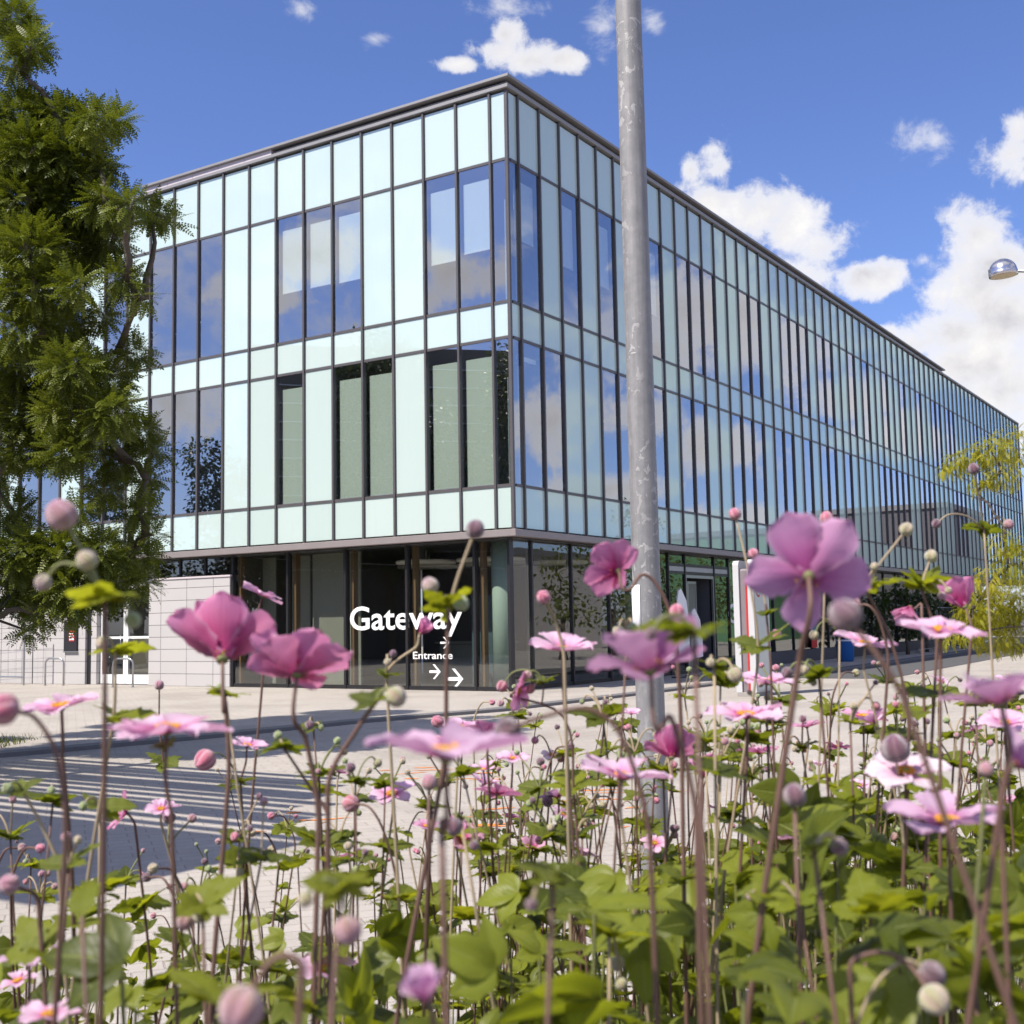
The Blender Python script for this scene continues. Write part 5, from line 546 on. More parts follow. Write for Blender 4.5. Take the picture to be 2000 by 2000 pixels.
def panel_mat():
    m, nt, out = newmat('mint_white_glass_panel')
    oi = nt.n.new('ShaderNodeObjectInfo'); tc = nt.n.new('ShaderNodeTexCoord').outputs['Object']
    c = nt.mix(oi.outputs['Random'], (.485, .595, .565), (.53, .63, .60))
    d = nt.noise(nt.vmath('MULTIPLY', tc, (7, 7, .5)).outputs[0], 1.3, 5, .65)
    c = nt.mix(nt.math('MULTIPLY', nt.smooth(d, .5, .8), .16), c, (.40, .45, .40))
    bp = nt.node('ShaderNodeBump', in_Strength=.07, in_Height=nt.noise(tc, .9, 1, .4)); bp.inputs['Distance'].default_value = .012
    df = nt.node('ShaderNodeBsdfDiffuse', in_Color=c); gl = nt.node('ShaderNodeBsdfGlossy', in_Color=(.72, .97, .96), in_Roughness=.01); nt.l.new(bp.outputs[0], gl.inputs['Normal'])
    fr = nt.n.new('ShaderNodeFresnel'); fr.inputs[0].default_value = 1.62
    mx = nt.node('ShaderNodeMixShader', i0=nt.math('MULTIPLY_ADD', fr.outputs[0], 1.15, .06, clamp=True)); nt.l.new(df.outputs[0], mx.inputs[1]); nt.l.new(gl.outputs[0], mx.inputs[2]); nt.l.new(mx.outputs[0], out.inputs[0])
    return m
PANEL = panel_mat()
def glass_mat(name, tint, refl, base, gain, wob=.06):
    m, nt, out = newmat(name)
    tc = nt.n.new('ShaderNodeTexCoord').outputs['Object']
    bp = nt.node('ShaderNodeBump', in_Strength=wob, in_Height=nt.noise(tc, .8, 1, .4)); bp.inputs['Distance'].default_value = .012
    fr = nt.n.new('ShaderNodeFresnel'); fr.inputs[0].default_value = 1.55
    geo = nt.n.new('ShaderNodeNewGeometry')
    fac = nt.math('MULTIPLY', nt.math('MULTIPLY_ADD', fr.outputs[0], gain, base, clamp=True), nt.math('SUBTRACT', 1.0, geo.outputs['Backfacing']))   # coated on the outer face only
    tint = nt.mix(geo.outputs['Backfacing'], tint, (1, 1, 1))
    gl = nt.node('ShaderNodeBsdfGlossy', in_Color=refl, in_Roughness=0.0); nt.l.new(bp.outputs[0], gl.inputs['Normal'])
    tr = nt.node('ShaderNodeBsdfTransparent', in_Color=tint)
    mx = nt.node('ShaderNodeMixShader', i0=fac); nt.l.new(tr.outputs[0], mx.inputs[1]); nt.l.new(gl.outputs[0], mx.inputs[2])
    nt.l.new(mx.outputs[0], out.inputs[0]); return m
WGLASS = glass_mat('tinted_window_glass', (.88, .95, .95), (.86, .86, .88), .34, 1.5)
SGLASS = glass_mat('clear_shopfront_glass', (.88, .90, .86), (.85, .88, .88), .10, 1.3, .25)

def cladding_mat():
    m, nt, out = newmat('grey_tile_cladding')
    tc = nt.n.new('ShaderNodeTexCoord').outputs['Object']
    sp = nt.node('ShaderNodeSeparateXYZ', i0=tc)
    v = nt.node('ShaderNodeCombineXYZ', i0=nt.math('ADD', sp.outputs[0], .42), i1=sp.outputs[2], i2=0.0).outputs[0]
    br = nt.node('ShaderNodeTexBrick', offset=0.0, squash=1.0, i0=v)
    br.inputs['Color1'].default_value = (.43, .42, .415, 1); br.inputs['Color2'].default_value = (.47, .455, .45, 1); br.inputs['Mortar'].default_value = (.10, .09, .09, 1)
    br.inputs['Scale'].default_value = 1; br.inputs['Mortar Size'].default_value = .009; br.inputs['Mortar Smooth'].default_value = .1; br.inputs['Bias'].default_value = 0
    br.inputs['Brick Width'].default_value = 1.06; br.inputs['Row Height'].default_value = .345
    n = nt.noise(tc, 5, 5, .6)
    c = nt.mix(nt.math('MULTIPLY', n, .25), br.outputs[0], (.38, .35, .34))
    b = principled(nt, out, Base_Color=c, Roughness=.6)
    bp = nt.node('ShaderNodeBump', in_Strength=.6, in_Height=br.outputs['Fac'], invert=True); bp.inputs['Distance'].default_value = .01
    nt.l.new(bp.outputs[0], b.inputs['Normal']); return m
CLAD = cladding_mat()

def paving_mat():
    m, nt, out = newmat('beige_block_paving')
    tc = nt.n.new('ShaderNodeTexCoord').outputs['Object']
    mp = nt.node('ShaderNodeMapping', i0=tc); mp.inputs['Rotation'].default_value = (0, 0, R(-20))
    warp = nt.node('ShaderNodeTexNoise', i0=tc); warp.inputs['Scale'].default_value = 2.0
    vec = nt.vmath('ADD', mp.outputs[0], nt.vmath('MULTIPLY', warp.outputs['Color'], (.015, .015, 0)).outputs[0]).outputs[0]
    br = nt.node('ShaderNodeTexBrick', offset=.5, squash=1.0, i0=vec)
    br.inputs['Color1'].default_value = (.335, .305, .275, 1); br.inputs['Color2'].default_value = (.405, .37, .333, 1); br.inputs['Mortar'].default_value = (.17, .14, .12, 1)
    br.inputs['Scale'].default_value = 1; br.inputs['Mortar Size'].default_value = .006; br.inputs['Mortar Smooth'].default_value = .3; br.inputs['Bias'].default_value = 0
    br.inputs['Brick Width'].default_value = .30; br.inputs['Row Height'].default_value = .15
    sp = nt.noise(tc, 190, 2, .6); st = nt.noise(tc, .45, 6, .62); st2 = nt.noise(tc, 3.1, 5, .6)
    c = nt.mix(nt.smooth(sp, .42, .66), br.outputs[0], (.52, .48, .435))
    c = nt.mix(nt.smooth(sp, .47, .33), c, (.20, .17, .155))
    c = nt.mix(nt.math('MULTIPLY', nt.smooth(st, .40, .70), .45), c, (.23, .205, .18))
    c = nt.mix(nt.math('MULTIPLY', nt.smooth(st2, .55, .8), .25), c, (.52, .48, .44))
    b = principled(nt, out, Base_Color=c, Roughness=.9); b.inputs['Specular IOR Level'].default_value = .25
    h = nt.math('ADD', nt.math('MULTIPLY', br.outputs['Fac'], -1.0), nt.math('MULTIPLY', sp, .35))
    bp = nt.node('ShaderNodeBump', in_Strength=.55, in_Height=h); bp.inputs['Distance'].default_value = .006
    nt.l.new(bp.outputs[0], b.inputs['Normal']); return m
PAVE = paving_mat()
def galv_mat():
    m, nt, out = newmat('galvanised_steel')
    tc = nt.n.new('ShaderNodeTexCoord').outputs['Object']
    sp = nt.node('ShaderNodeSeparateXYZ', i0=tc)
    st = nt.noise(nt.vmath('MULTIPLY', tc, (60, 60, 3)).outputs[0], 1, 4, .6)
    v = nt.node('ShaderNodeTexVoronoi', i0=nt.vmath('MULTIPLY', tc, (1, 1, .7)).outputs[0], feature='F1'); v.inputs['Scale'].default_value = 26
    fl = nt.noise(tc, 17, 5, .65)
    spl = nt.math('MULTIPLY', nt.smooth(nt.noise(nt.vmath('MULTIPLY', tc, (1, 1, .8)).outputs[0], 24, 4, .6, .8), .575, .60), nt.smooth(nt.noise(tc, 2.2, 2, .5), .42, .58))
    c = nt.ramp(nt.math('ADD', nt.math('MULTIPLY', st, .5), nt.math('MULTIPLY', fl, .55)), [(.25, (.15, .148, .15)), (.55, (.24, .235, .235)), (.85, (.34, .33, .33))])
    c = nt.mix(nt.math('MULTIPLY', spl, .5), c, (.52, .50, .48))
    b = principled(nt, out, Base_Color=c, Roughness=nt.math('MULTIPLY_ADD', fl, .25, .42), Metallic=.15)
    bp = nt.node('ShaderNodeBump', in_Strength=.35, in_Height=nt.math('ADD', st, spl)); bp.inputs['Distance'].default_value = .003
    nt.l.new(bp.outputs[0], b.inputs['Normal']); return m
GALV = galv_mat()

def leafy(name, c1, c2, trans, tfac=.4, rough=.5, attr=True, veins=False, spec=.35):
    m, nt, out = newmat(name)
    if attr:
        a = nt.node('ShaderNodeAttribute', attribute_name='tone'); f = a.outputs['Fac']
    else:
        f = nt.n.new('ShaderNodeObjectInfo').outputs['Random']
    tc = nt.n.new('ShaderNodeTexCoord').outputs['Object']
    n = nt.noise(tc, 45 if veins else 3, 4, .6)
    f2 = nt.math('ADD', nt.math('MULTIPLY', f, .8), nt.math('MULTIPLY_ADD', n, .5, -.15), clamp=True)
    c = nt.mix(f2, c1, c2); tcol = nt.mix(f2, tuple(x * .75 for x in trans), trans)
    if veins:
        uv = nt.n.new('ShaderNodeUVMap').outputs[0]; us = nt.node('ShaderNodeSeparateXYZ', i0=uv)
        cx = nt.math('ABSOLUTE', nt.math('SUBTRACT', us.outputs[0], .5))
        ph = nt.math('SUBTRACT', nt.math('MULTIPLY', us.outputs[1], 9.0), nt.math('MULTIPLY', cx, 7.0))
        side = nt.smooth(nt.math('ABSOLUTE', nt.math('SUBTRACT', nt.math('FRACT', ph), .5)), .09, .0)
        mid = nt.smooth(cx, .035, .005)
        ve = nt.math('MAXIMUM', nt.math('MULTIPLY', side, .55), mid)
        c = nt.mix(nt.math('MULTIPLY', ve, .6), c, (.30, .34, .09))
        ed = nt.noise(tc, 16, 3, .6); c = nt.mix(nt.math('MULTIPLY', nt.smooth(ed, .66, .8), .35), c, (.30, .22, .05))
    b = nt.n.new('ShaderNodeBsdfPrincipled'); nt.put(b.inputs['Base Color'], c); b.inputs['Roughness'].default_value = rough
    b.inputs['Specular IOR Level'].default_value = spec
    if veins:
        bp = nt.node('ShaderNodeBump', in_Strength=.5, in_Height=nt.math('ADD', nt.math('MULTIPLY', ve, -.6), nt.math('MULTIPLY', n, .4))); bp.inputs['Distance'].default_value = .002
        nt.l.new(bp.outputs[0], b.inputs['Normal'])
    t = nt.node('ShaderNodeBsdfTranslucent', in_Color=tcol)
    mx = nt.node('ShaderNodeMixShader', i0=tfac); nt.l.new(b.outputs[0], mx.inputs[1]); nt.l.new(t.outputs[0], mx.inputs[2])
    nt.l.new(mx.outputs[0], out.inputs[0]); return m
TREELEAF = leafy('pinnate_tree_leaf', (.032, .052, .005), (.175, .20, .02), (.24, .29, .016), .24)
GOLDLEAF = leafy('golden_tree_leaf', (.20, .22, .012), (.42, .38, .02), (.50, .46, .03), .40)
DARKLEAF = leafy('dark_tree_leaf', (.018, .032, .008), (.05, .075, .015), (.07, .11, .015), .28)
PLEAF = [leafy('anemone_leaf_green', (.055, .075, .008), (.165, .19, .020), (.34, .39, .02), .42, .45, False, True),
         leafy('anemone_leaf_fresh', (.15, .18, .012), (.25, .275, .022), (.50, .53, .022), .48, .45, False, True),
         leafy('anemone_leaf_yellowgreen', (.15, .20, .012), (.23, .26, .02), (.48, .50, .02), .50, .45, False, True)]
COVER = leafy('anemone_cover_leaf', (.032, .048, .005), (.215, .245, .022), (.40, .45, .018), .42, .45, True, True)
def petal_mat(name, top, topbase, back, backbase, trans):
    m, nt, out = newmat(name)
    uv = nt.n.new('ShaderNodeUVMap').outputs[0]; us = nt.node('ShaderNodeSeparateXYZ', i0=uv)
    geo = nt.n.new('ShaderNodeNewGeometry'); oi = nt.n.new('ShaderNodeObjectInfo').outputs['Random']
    along = us.outputs[1]
    st = nt.noise(nt.node('ShaderNodeCombineXYZ', i0=nt.math('MULTIPLY', us.outputs[0], 22.0), i1=nt.math('MULTIPLY', along, 1.1), i2=nt.math('MULTIPLY', oi, 20.0)).outputs[0], 1, 3, .55)
    g = nt.math('ADD', along, nt.math('MULTIPLY_ADD', st, .5, -.25))
    edge = nt.smooth(nt.math('ABSOLUTE', nt.math('SUBTRACT', us.outputs[0], .5)), .36, .5)
    ct = nt.mix(nt.smooth(g, .02, .62), topbase, top); cb = nt.mix(nt.smooth(g, .15, 1.0), backbase, back)
    cb = nt.mix(nt.math('MULTIPLY', edge, .6), cb, top); cb = nt.mix(nt.math('MULTIPLY', nt.math('MULTIPLY_ADD', oi, 1.0, -.2, clamp=True), .35), cb, top)
    c = nt.mix(geo.outputs['Backfacing'], ct, cb)
    c = nt.mix(nt.math('MULTIPLY', nt.smooth(st, .5, .72), .34), c, tuple(x * .75 for x in topbase))
    b = nt.n.new('ShaderNodeBsdfPrincipled'); nt.put(b.inputs['Base Color'], c); b.inputs['Roughness'].default_value = .55; b.inputs['Specular IOR Level'].default_value = .25
    b.inputs['Sheen Weight'].default_value = .15
    bp = nt.node('ShaderNodeBump', in_Strength=.4, in_Height=st); bp.inputs['Distance'].default_value = .0015
    nt.l.new(bp.outputs[0], b.inputs['Normal'])
    t = nt.node('ShaderNodeBsdfTranslucent', in_Color=nt.mix(nt.smooth(g, .0, .6), tuple(x * .8 for x in topbase), trans))
    mx = nt.node('ShaderNodeMixShader', i0=.40); nt.l.new(b.outputs[0], mx.inputs[1]); nt.l.new(t.outputs[0], mx.inputs[2])
    nt.l.new(mx.outputs[0], out.inputs[0]); return m
PETAL = {'p': petal_mat('pink_petal', (.84, .58, .75), (.68, .18, .44), (.66, .34, .56), (.52, .08, .30), (.86, .46, .68)),
         'm': petal_mat('magenta_petal', (.76, .42, .60), (.56, .05, .27), (.62, .24, .42), (.42, .02, .15), (.80, .30, .52)),
         'l': petal_mat('lilac_petal', (.68, .46, .63), (.48, .12, .34), (.54, .27, .46), (.38, .07, .24), (.68, .36, .58)),
         'w': petal_mat('whitish_petal', (.88, .75, .83), (.74, .38, .56), (.72, .46, .62), (.52, .16, .36), (.86, .62, .75))}
PETAL['g'] = PETAL['l']
def bud_mat(name, a, b2, c3):
    m, nt, out = newmat(name)
    tc = nt.n.new('ShaderNodeTexCoord').outputs['Object']; sp = nt.node('ShaderNodeSeparateXYZ', i0=tc)
    an = nt.math('ARCTAN2', sp.outputs[1], sp.outputs[0])
    s5 = nt.math('SINE', nt.math('MULTIPLY_ADD', an, 5.0, nt.math('MULTIPLY', sp.outputs[2], 1.2)))
    n = nt.noise(tc, 2.6, 4, .6)
    z = nt.math('MULTIPLY_ADD', sp.outputs[2], .5, nt.math('MULTIPLY_ADD', n, .5, .2), clamp=True)
    c = nt.mix(z, c3, a); c = nt.mix(nt.math('MULTIPLY', nt.smooth(s5, .55, 1.0), .65), c, b2)
    b = principled(nt, out, Base_Color=c, Roughness=.75); b.inputs['Sheen Weight'].default_value = .6; b.inputs['Sheen Roughness'].default_value = .5
    bp = nt.node('ShaderNodeBump', in_Strength=.5, in_Height=nt.math('ADD', nt.math('MULTIPLY', s5, -.3), nt.math('MULTIPLY', nt.noise(tc, 14, 2, .6), .5))); bp.inputs['Distance'].default_value = .1
    nt.l.new(bp.outputs[0], b.inputs['Normal']); return m
BUD = {'p': bud_mat('dusky_pink_bud', (.42, .16, .24), (.56, .30, .36), (.36, .22, .17)), 'r': bud_mat('rose_bud', (.58, .11, .22), (.72, .42, .48), (.42, .14, .16)),
       'd': bud_mat('dark_plum_bud', (.16, .055, .10), (.24, .11, .14), (.11, .055, .06)), 'w': bud_mat('pale_bud', (.48, .39, .26), (.52, .30, .28), (.34, .34, .14)),
       'm': bud_mat('mauve_bud', (.42, .25, .29), (.5, .34, .36), (.40, .36, .2)), 'g': bud_mat('green_bud', (.30, .36, .14), (.38, .40, .2), (.2, .27, .07))}
STEMS = [simple('reddish_stem', (.13, .07, .052), .6, 0, .35, 40), simple('pale_hairy_stem', (.34, .265, .17), .75, 0, .25, 50), simple('green_stem', (.16, .17, .06), .6, 0, .3, 40)]
STAMEN = simple('orange_stamen', (.80, .38, .015), .6, 0, .2, 400)
PISTIL = simple('yellow_green_pistil', (.45, .46, .05), .7, 0, .2, 300, bump=.5)
ORANGE = simple('orange_spray_paint', (.70, .22, .04), .9, 0, .3, 20)

# ------------------------------------------------------------------ ground
def sheet(name, x0, x1, y0, y1, z, mat, label, cat, th=.0):
    me = bpy.data.meshes.new(name)
    me.from_pydata([(x0, y0, z), (x1, y0, z), (x1, y1, z), (x0, y1, z)], [], [(0, 1, 2, 3)])
    o = link(name, me, None, mat); tag(o, label, cat, kind='structure'); return o
sheet('ground', -900, 900, -900, 1400, -.03, ASPH, 'grey ground reaching to the horizon', 'ground')
sheet('paving', -34, 75, -14, 95, 0, PAVE, 'pale beige block paving in front of the glass building', 'paving')
def ribbon(name, pts, w, z0, z1, mat, label, cat):
    m = MB(); P = [Vector((x, y, 0)) for x, y in pts]
    L = []
    for i, p in enumerate(P):
        t = (P[min(i + 1, len(P) - 1)] - P[max(i - 1, 0)]).normalized(); n = Vector((-t.y, t.x, 0)) * w / 2
        L.append([(p + n).to_tuple(), (p - n).to_tuple()])
    vs = []
    for a, b in L: vs += [(a[0], a[1], z0), (b[0], b[1], z0), (b[0], b[1], z1), (a[0], a[1], z1)]
    fs = [(0, 1, 2, 3), tuple(reversed([len(vs) - 4 + k for k in range(4)]))]
    for i in range(len(L) - 1):
        for k in range(4):
            fs.append((i * 4 + k, i * 4 + 4 + k, i * 4 + 4 + (k + 1) % 4, i * 4 + (k + 1) % 4))
    m.add(vs, fs); o = m.build(name, mat); tag(o, label, cat, kind='structure'); return o
ribbon('kerb', [(-9, 13.6), (-6.4, 15.9), (-4.4, 18.0), (-2.6, 20.2), (-.4, 22.2), (1.2, 24.5), (3.1, 27.3), (5.0, 30.3), (7.9, 34.0), (12.0, 40.6), (22, 57.5), (34, 77)], .34, -.02, .055, KERB, 'low dark granite kerb curving across the paving', 'kerb')
ribbon('road', [(8.1, 32.3), (12.6, 39.8), (22.8, 56.9), (34.8, 76)], 3.3, .002, .012, ASPH, 'dark asphalt strip along the right facade', 'road')
def paint_marks():
    m = MB(); rr = random.Random(3)
    for (cx, cy, n, sx) in ((-1.05, 13.2, 7, .55), (-.5, 12.6, 5, .5), (.35, 11.0, 9, .7), (-.1, 10.2, 5, .5), (-1.9, 9.9, 4, .5), (.75, 9.4, 3, .4)):
        for k in range(n):
            x = cx + rr.gauss(0, sx * .6); y = cy + rr.gauss(0, .35); l = rr.uniform(.25, .9) * sx; w = rr.uniform(.012, .035); a = rr.gauss(.12, .18)
            d = Vector((math.cos(a), math.sin(a), 0)); q = Vector((-d.y, d.x, 0)); p = Vector((x, y, .004)); vs = []; ns = 6
            for i in range(ns + 1):
                t = i / ns; c = p + d * l * (t - .5) + q * rr.gauss(0, .012); ww = w * (.3 + math.sin(math.pi * t)) * rr.uniform(.6, 1.2)
                vs += [c + q * ww, c - q * ww]
            m.add(vs, [(2 * i + 1, 2 * i + 3, 2 * i + 2, 2 * i) for i in range(ns)])
    o = m.build('paint_markings', ORANGE); tag(o, 'faded orange spray paint streaks on the beige paving', 'paint marks', kind='structure')
paint_marks()
# flower bed behind a stone edge
m = MB(); m.box(-2.6, 3.4, -1.2, 3.30, -.02, .45)
tag(m.build('flower_bed', SOIL), 'raised bed of dark soil under the anemones', 'flower bed', kind='structure')
m = MB(); m.box(-2.8, 3.6, 3.30, 3.44, -.02, .49, bev=.012); m.box(-2.8, -2.6, -1.2, 3.298, -.02, .49, bev=.012); m.box(3.4, 3.6, -1.2, 3.298, -.02, .49, bev=.012)
tag(m.build('bed_edge', STONE), 'stone edging round the raised anemone bed', 'edging', kind='structure')

# ------------------------------------------------------------------ the glass building
TH = .99937
C0 = Vector((.04142, 28.16032, 0))
dl = Vector((-math.sin(TH), math.cos(TH), 0)); dr = Vector((math.cos(TH), math.sin(TH), 0)); nL = -dr; nR = -dl
ML = Matrix(((dl.x, nL.x, 0, 0), (dl.y, nL.y, 0, 0), (0, 0, 1, 0), (0, 0, 0, 1)))
MR = Matrix(((-dr.x, nR.x, 0, 0), (-dr.y, nR.y, 0, 0), (0, 0, 1, 0), (0, 0, 0, 1)))
B = empty('glass_building', C0, 'three storey office block of mint glass panels and dark mullions with a lettered glazed corner', 'building')
def face(o, side, out=0.0):
    o.matrix_basis = ML if side == 'L' else MR; return o
def fb(m, side, s0, s1, o0, o1, z0, z1, mi=0, bev=0.0):
    if side == 'L': m.box(s0, s1, o0, o1, z0, z1, mi, bev)
    else: m.box(-s1, -s0, o0, o1, z0, z1, mi, bev)
ZB, Z5, Z4, Z3, Z2, ZT = 3.78, 4.80, 8.31, 9.17, 12.64, 14.33
AL, AR, WL, WR = .476, .448, 1.0, .9775
def mull_s(side, k): return (AL + (k - 1) * WL if side == 'L' else AR + (k - 1) * WR) if k > 0 else 0.0
NLB, NRB = 25, 65
LW2 = {0, 1, 2, 5, 6, 7, 10, 11, 12, 14, 16, 17, 19, 20, 22}; LW1 = {0, 1, 2, 4, 5, 7, 10, 11, 12, 14, 15, 17, 18, 20, 22, 23}
RW2 = {0, 1, 3, 5, 8, 10, 11, 12, 15, 16, 19, 20, 21, 23, 24}; RW1 = {0, 1, 2, 5, 6, 8, 10, 11, 14, 15, 16, 18, 19, 21, 23, 24, 26}
rr = random.Random(21)
for k in range(27, 66):
    if rr.random() < .45: RW2.add(k)
    if rr.random() < .45: RW1.add(k)
def meshbox(s0, s1, z0, z1, side, d0=-.028, d1=0.0):
    m = MB(); fb(m, side, s0, s1, d0, d1, z0, z1); return m
panels, wins = [], []
for side, n, W2, W1 in (('L', NLB, LW2, LW1), ('R', NRB, RW2, RW1)):
    for k in range(n):
        s0, s1 = mull_s(side, k) + (.03 if k else .04), mull_s(side, k + 1) - .03
        dist = (C0 + (dl if side == 'L' else dr) * s0).length
        for z0, z1, kind in ((Z2, ZT, 'p'), (Z4, Z3, 'p'), (ZB, Z5, 'p'), (Z3, Z2, 'w2'), (Z5, Z4, 'w1')):
            a, b = z0 + .03, z1 - .03
            isw = (kind == 'w2' and k in W2) or (kind == 'w1' and k in W1)
            (wins if isw else panels).append((dist if k < 20 or side == 'R' else dist + 30, side, k, kind, s0, s1, a, b))
panels.sort(); wins.sort()
for lst, nm, mat in ((panels, 'glass_panel', PANEL), (wins, 'window', WGLASS)):
    for side in 'LR':
        m = MB()
        for q in lst[100:]:
            if q[1] == side: fb(m, side, q[4], q[5], -.028, 0, q[6], q[7])
        if m.v:
            o = face(m.build(nm, mat, B), side); o['kind'] = 'stuff'
    for q in lst[:100]:
        dist, side, k, kind, s0, s1, a, b = q
        o = face(meshbox(s0, s1, a, b, side).build(nm, mat, B), side)
        if nm == 'window':
            m = MB(); h = b - a; half = None
            if side == 'L' and kind == 'w2' and k in (1, 2, 5, 6, 7): half = {1: .60, 2: .63, 5: .61, 6: .60, 7: .60}[k]
            if side == 'L' and kind == 'w1' and k in (1, 2, 4, 5, 7): half = 1.0
            if side == 'R' and kind == 'w2' and k in (1, 3, 5, 8): half = {1: .52, 3: .56, 5: .58, 8: .62}[k]
            if side == 'R' and kind == 'w1' and k == 1: half = .12
            if half:
                zt = b - (.30 if half < 1 else .34); zb = b - h * half if half < 1 else a + .02
                if zb < zt:
                    fb(m, side, s0 - .01, s1 - .055, -.15, -.14, zb + .03, zt)
                    fb(m, side, s0 - .01, s1 - .055, -.158, -.132, zb, zb + .03, 1)
                    bo = m.build('blind', [BLIND if kind == 'w1' else BLINDW, WHITE], o); bo.matrix_basis = Matrix.Identity(4)
            elif k == 0 and side == 'R':
                fb(m, side, .14, s1 - .02, -.20, -.19, a + .02, b - .9); m.build('blind', [BLINDW], o)
# mullions, transoms, corner post
for side, n in (('L', NLB), ('R', NRB)):
    for k in range(1, n + 1):
        s = mull_s(side, k); m = MB()
        zj = 10.25 if k % 2 else 10.05
        fb(m, side, s - .028, s + .028, -.10, .058, ZB - .02, zj - .008, 0, .006); fb(m, side, s - .028, s + .028, -.10, .058, zj + .008, ZT + .03, 0, .006); fb(m, side, s - .022, s + .022, -.10, .052, zj - .008, zj + .008)
        face(m.build('mullion', MULL, B), side)
    L = mull_s(side, n)
    for z in (Z5, Z4, Z3, Z2):
        m = MB(); fb(m, side, .03 if side == 'L' else .112, L, -.11, .022, z - .034, z + .034); face(m.build('transom', MULL, B), side)
m = MB(); m.box(-.04, .04, -.04, .04, ZB - .02, ZT + .03, 0, .01)
o = m.build('corner_post', MULL, B); o.matrix_basis = ML @ Matrix.Translation((.02, -.02, 0))
# roof edge
LL, LR = mull_s('L', NLB), mull_s('R', NRB)
for side, L, L2 in (('L', LL, 12.75), ('R', LR, 42.6)):
    m = MB(); fb(m, side, -.095 if side == 'L' else .302, L, -.3, .095, ZT + .03, ZT + .12, 0, .006); face(m.build('parapet_trim', COPE, B), side)
    m = MB(); fb(m, side, .10 if side == 'L' else .902, L2 if side == 'R' else 7.6, -.9, -.10, ZT + .121, ZT + .268); face(m.build('shadow_gap', DARKM, B), side)
    m = MB(); fb(m, side, -.14 if side == 'L' else .902, L2, -.9, .14, ZT + .27, ZT + .345, 0, .008); fb(m, side, -.03 if side == 'L' else .502, L2 - .02, -.5, .03, ZT + .170, ZT + .188); face(m.build('coping', COPE, B), side)
m = MB()
for k in range(5): fb(m, 'L', 7.62 + k * 1.03, 7.62 + (k + 1) * 1.03 - .012, -.3, .06, ZT + .122, ZT + .268)
face(m.build('coping_panel', COPEP, B), 'L')
m = MB(); m.box(.35, LL, -LR, -.35, ZT - .25, ZT - .02); o = m.build('roof', ROOF, B); o.matrix_basis = ML
# floors and inner walls
for z0, z1 in ((3.62, 4.72), (8.40, 9.08), (12.72, ZT - .3)):
    m = MB(); m.box(.14, LL, -LR, -.14, z0, z1); o = m.build('floor_slab', SLAB, B); o.matrix_basis = ML
m = MB(); m.box(4.2, LL, -LR, -4.2, 4.73, 12.71); o = m.build('core_wall', INNER, B); o.matrix_basis = ML
# fascia and soffit
for side, L in (('L', LL), ('R', LR)):
    m = MB(); fb(m, side, -.10 if side == 'L' else .102, L, -.10, .10, 3.60, 3.765, 0, .008); face(m.build('fascia', FASC, B), side)
m = MB(); m.box(.1, LL, -LR, -.1, 3.57, 3.612); o = m.build('soffit', DARKM, B); o.matrix_basis = ML
# ground floor, left face
RC = .42
GL = [.42, 1.41, 3.46, 5.46, 7.46, 9.50]
for i in range(5):
    o = face(meshbox(GL[i] + .03, GL[i + 1] - .03, .10, 3.56, 'L', -RC - .02, -RC).build('shopfront_window', SGLASS, B), 'L')
for i, s in enumerate(GL):
    m = MB(); fb(m, 'L', s - .035, s + .035, -RC - .12, -RC + .05, 0, 3.57); face(m.build('shopfront_mullion', DARKM, B), 'L')
    if i: m = MB(); fb(m, 'L', s - .16, s - .06, -RC - .30, -RC - .13, .05, 3.56); face(m.build('timber_fin', TIMBER, B), 'L')
m = MB(); fb(m, 'L', .42, 9.5, -RC - .1, -RC + .03, 0, .10); face(m.build('sill', DARKM, B), 'L')
m = MB(); fb(m, 'L', 9.54, 12.62, -RC - .22, -RC + .10, 0, 3.02, 0); face(m.build('tile_wall', CLAD, B), 'L')
m = MB(); fb(m, 'L', 9.50, 12.64, -RC - .22, -RC + .13, 3.022, 3.07, 0); face(m.build('tile_wall_cap', COPEP, B), 'L')
for i in range(3):
    s0 = 9.56 + i * 1.02
    face(meshbox(s0 + .03, s0 + .99, 3.10, 3.55, 'L', -RC - .02, -RC).build('clerestory_window', SGLASS, B), 'L')
    m = MB(); fb(m, 'L', s0 + .99, s0 + 1.05, -RC - .08, -RC + .04, 3.08, 3.56); face(m.build('shopfront_mullion', DARKM, B), 'L')
m = MB(); fb(m, 'L', 12.64, 12.90, -RC - .2, -RC + .02, 0, 3.56); fb(m, 'L', 15.20, 15.44, -RC - .2, -RC + .02, 0, 3.56); fb(m, 'L', 12.90, 15.2, -RC - .2, -RC + .02, 2.75, 3.56)
face(m.build('door_surround', CLAD, B), 'L')
for s0 in (12.92, 14.06):
    m = MB(); a, b = s0, s0 + 1.12
    fb(m, 'L', a, a + .09, -.6, -.53, .02, 2.74); fb(m, 'L', b - .09, b, -.6, -.53, .02, 2.74); fb(m, 'L', a + .09, b - .09, -.6, -.53, 2.64, 2.74); fb(m, 'L', a + .09, b - .09, -.6, -.53, .02, .30); fb(m, 'L', a + .09, b - .09, -.6, -.53, 1.35, 1.42)
    d = face(m.build('door', WHITE, B), 'L')
    for z0, z1 in ((.30, 1.35), (1.42, 2.64)):
        m = MB(); fb(m, 'L', a + .09, b - .09, -.575, -.555, z0, z1); m.build('pane', SGLASS, d)
    m = MB(); hs = b - .16 if s0 < 13 else a + .16; m.tube([(hs, -.48, .95), (hs, -.48, 1.45)], .014); m.build('handle', STEEL, d, True)
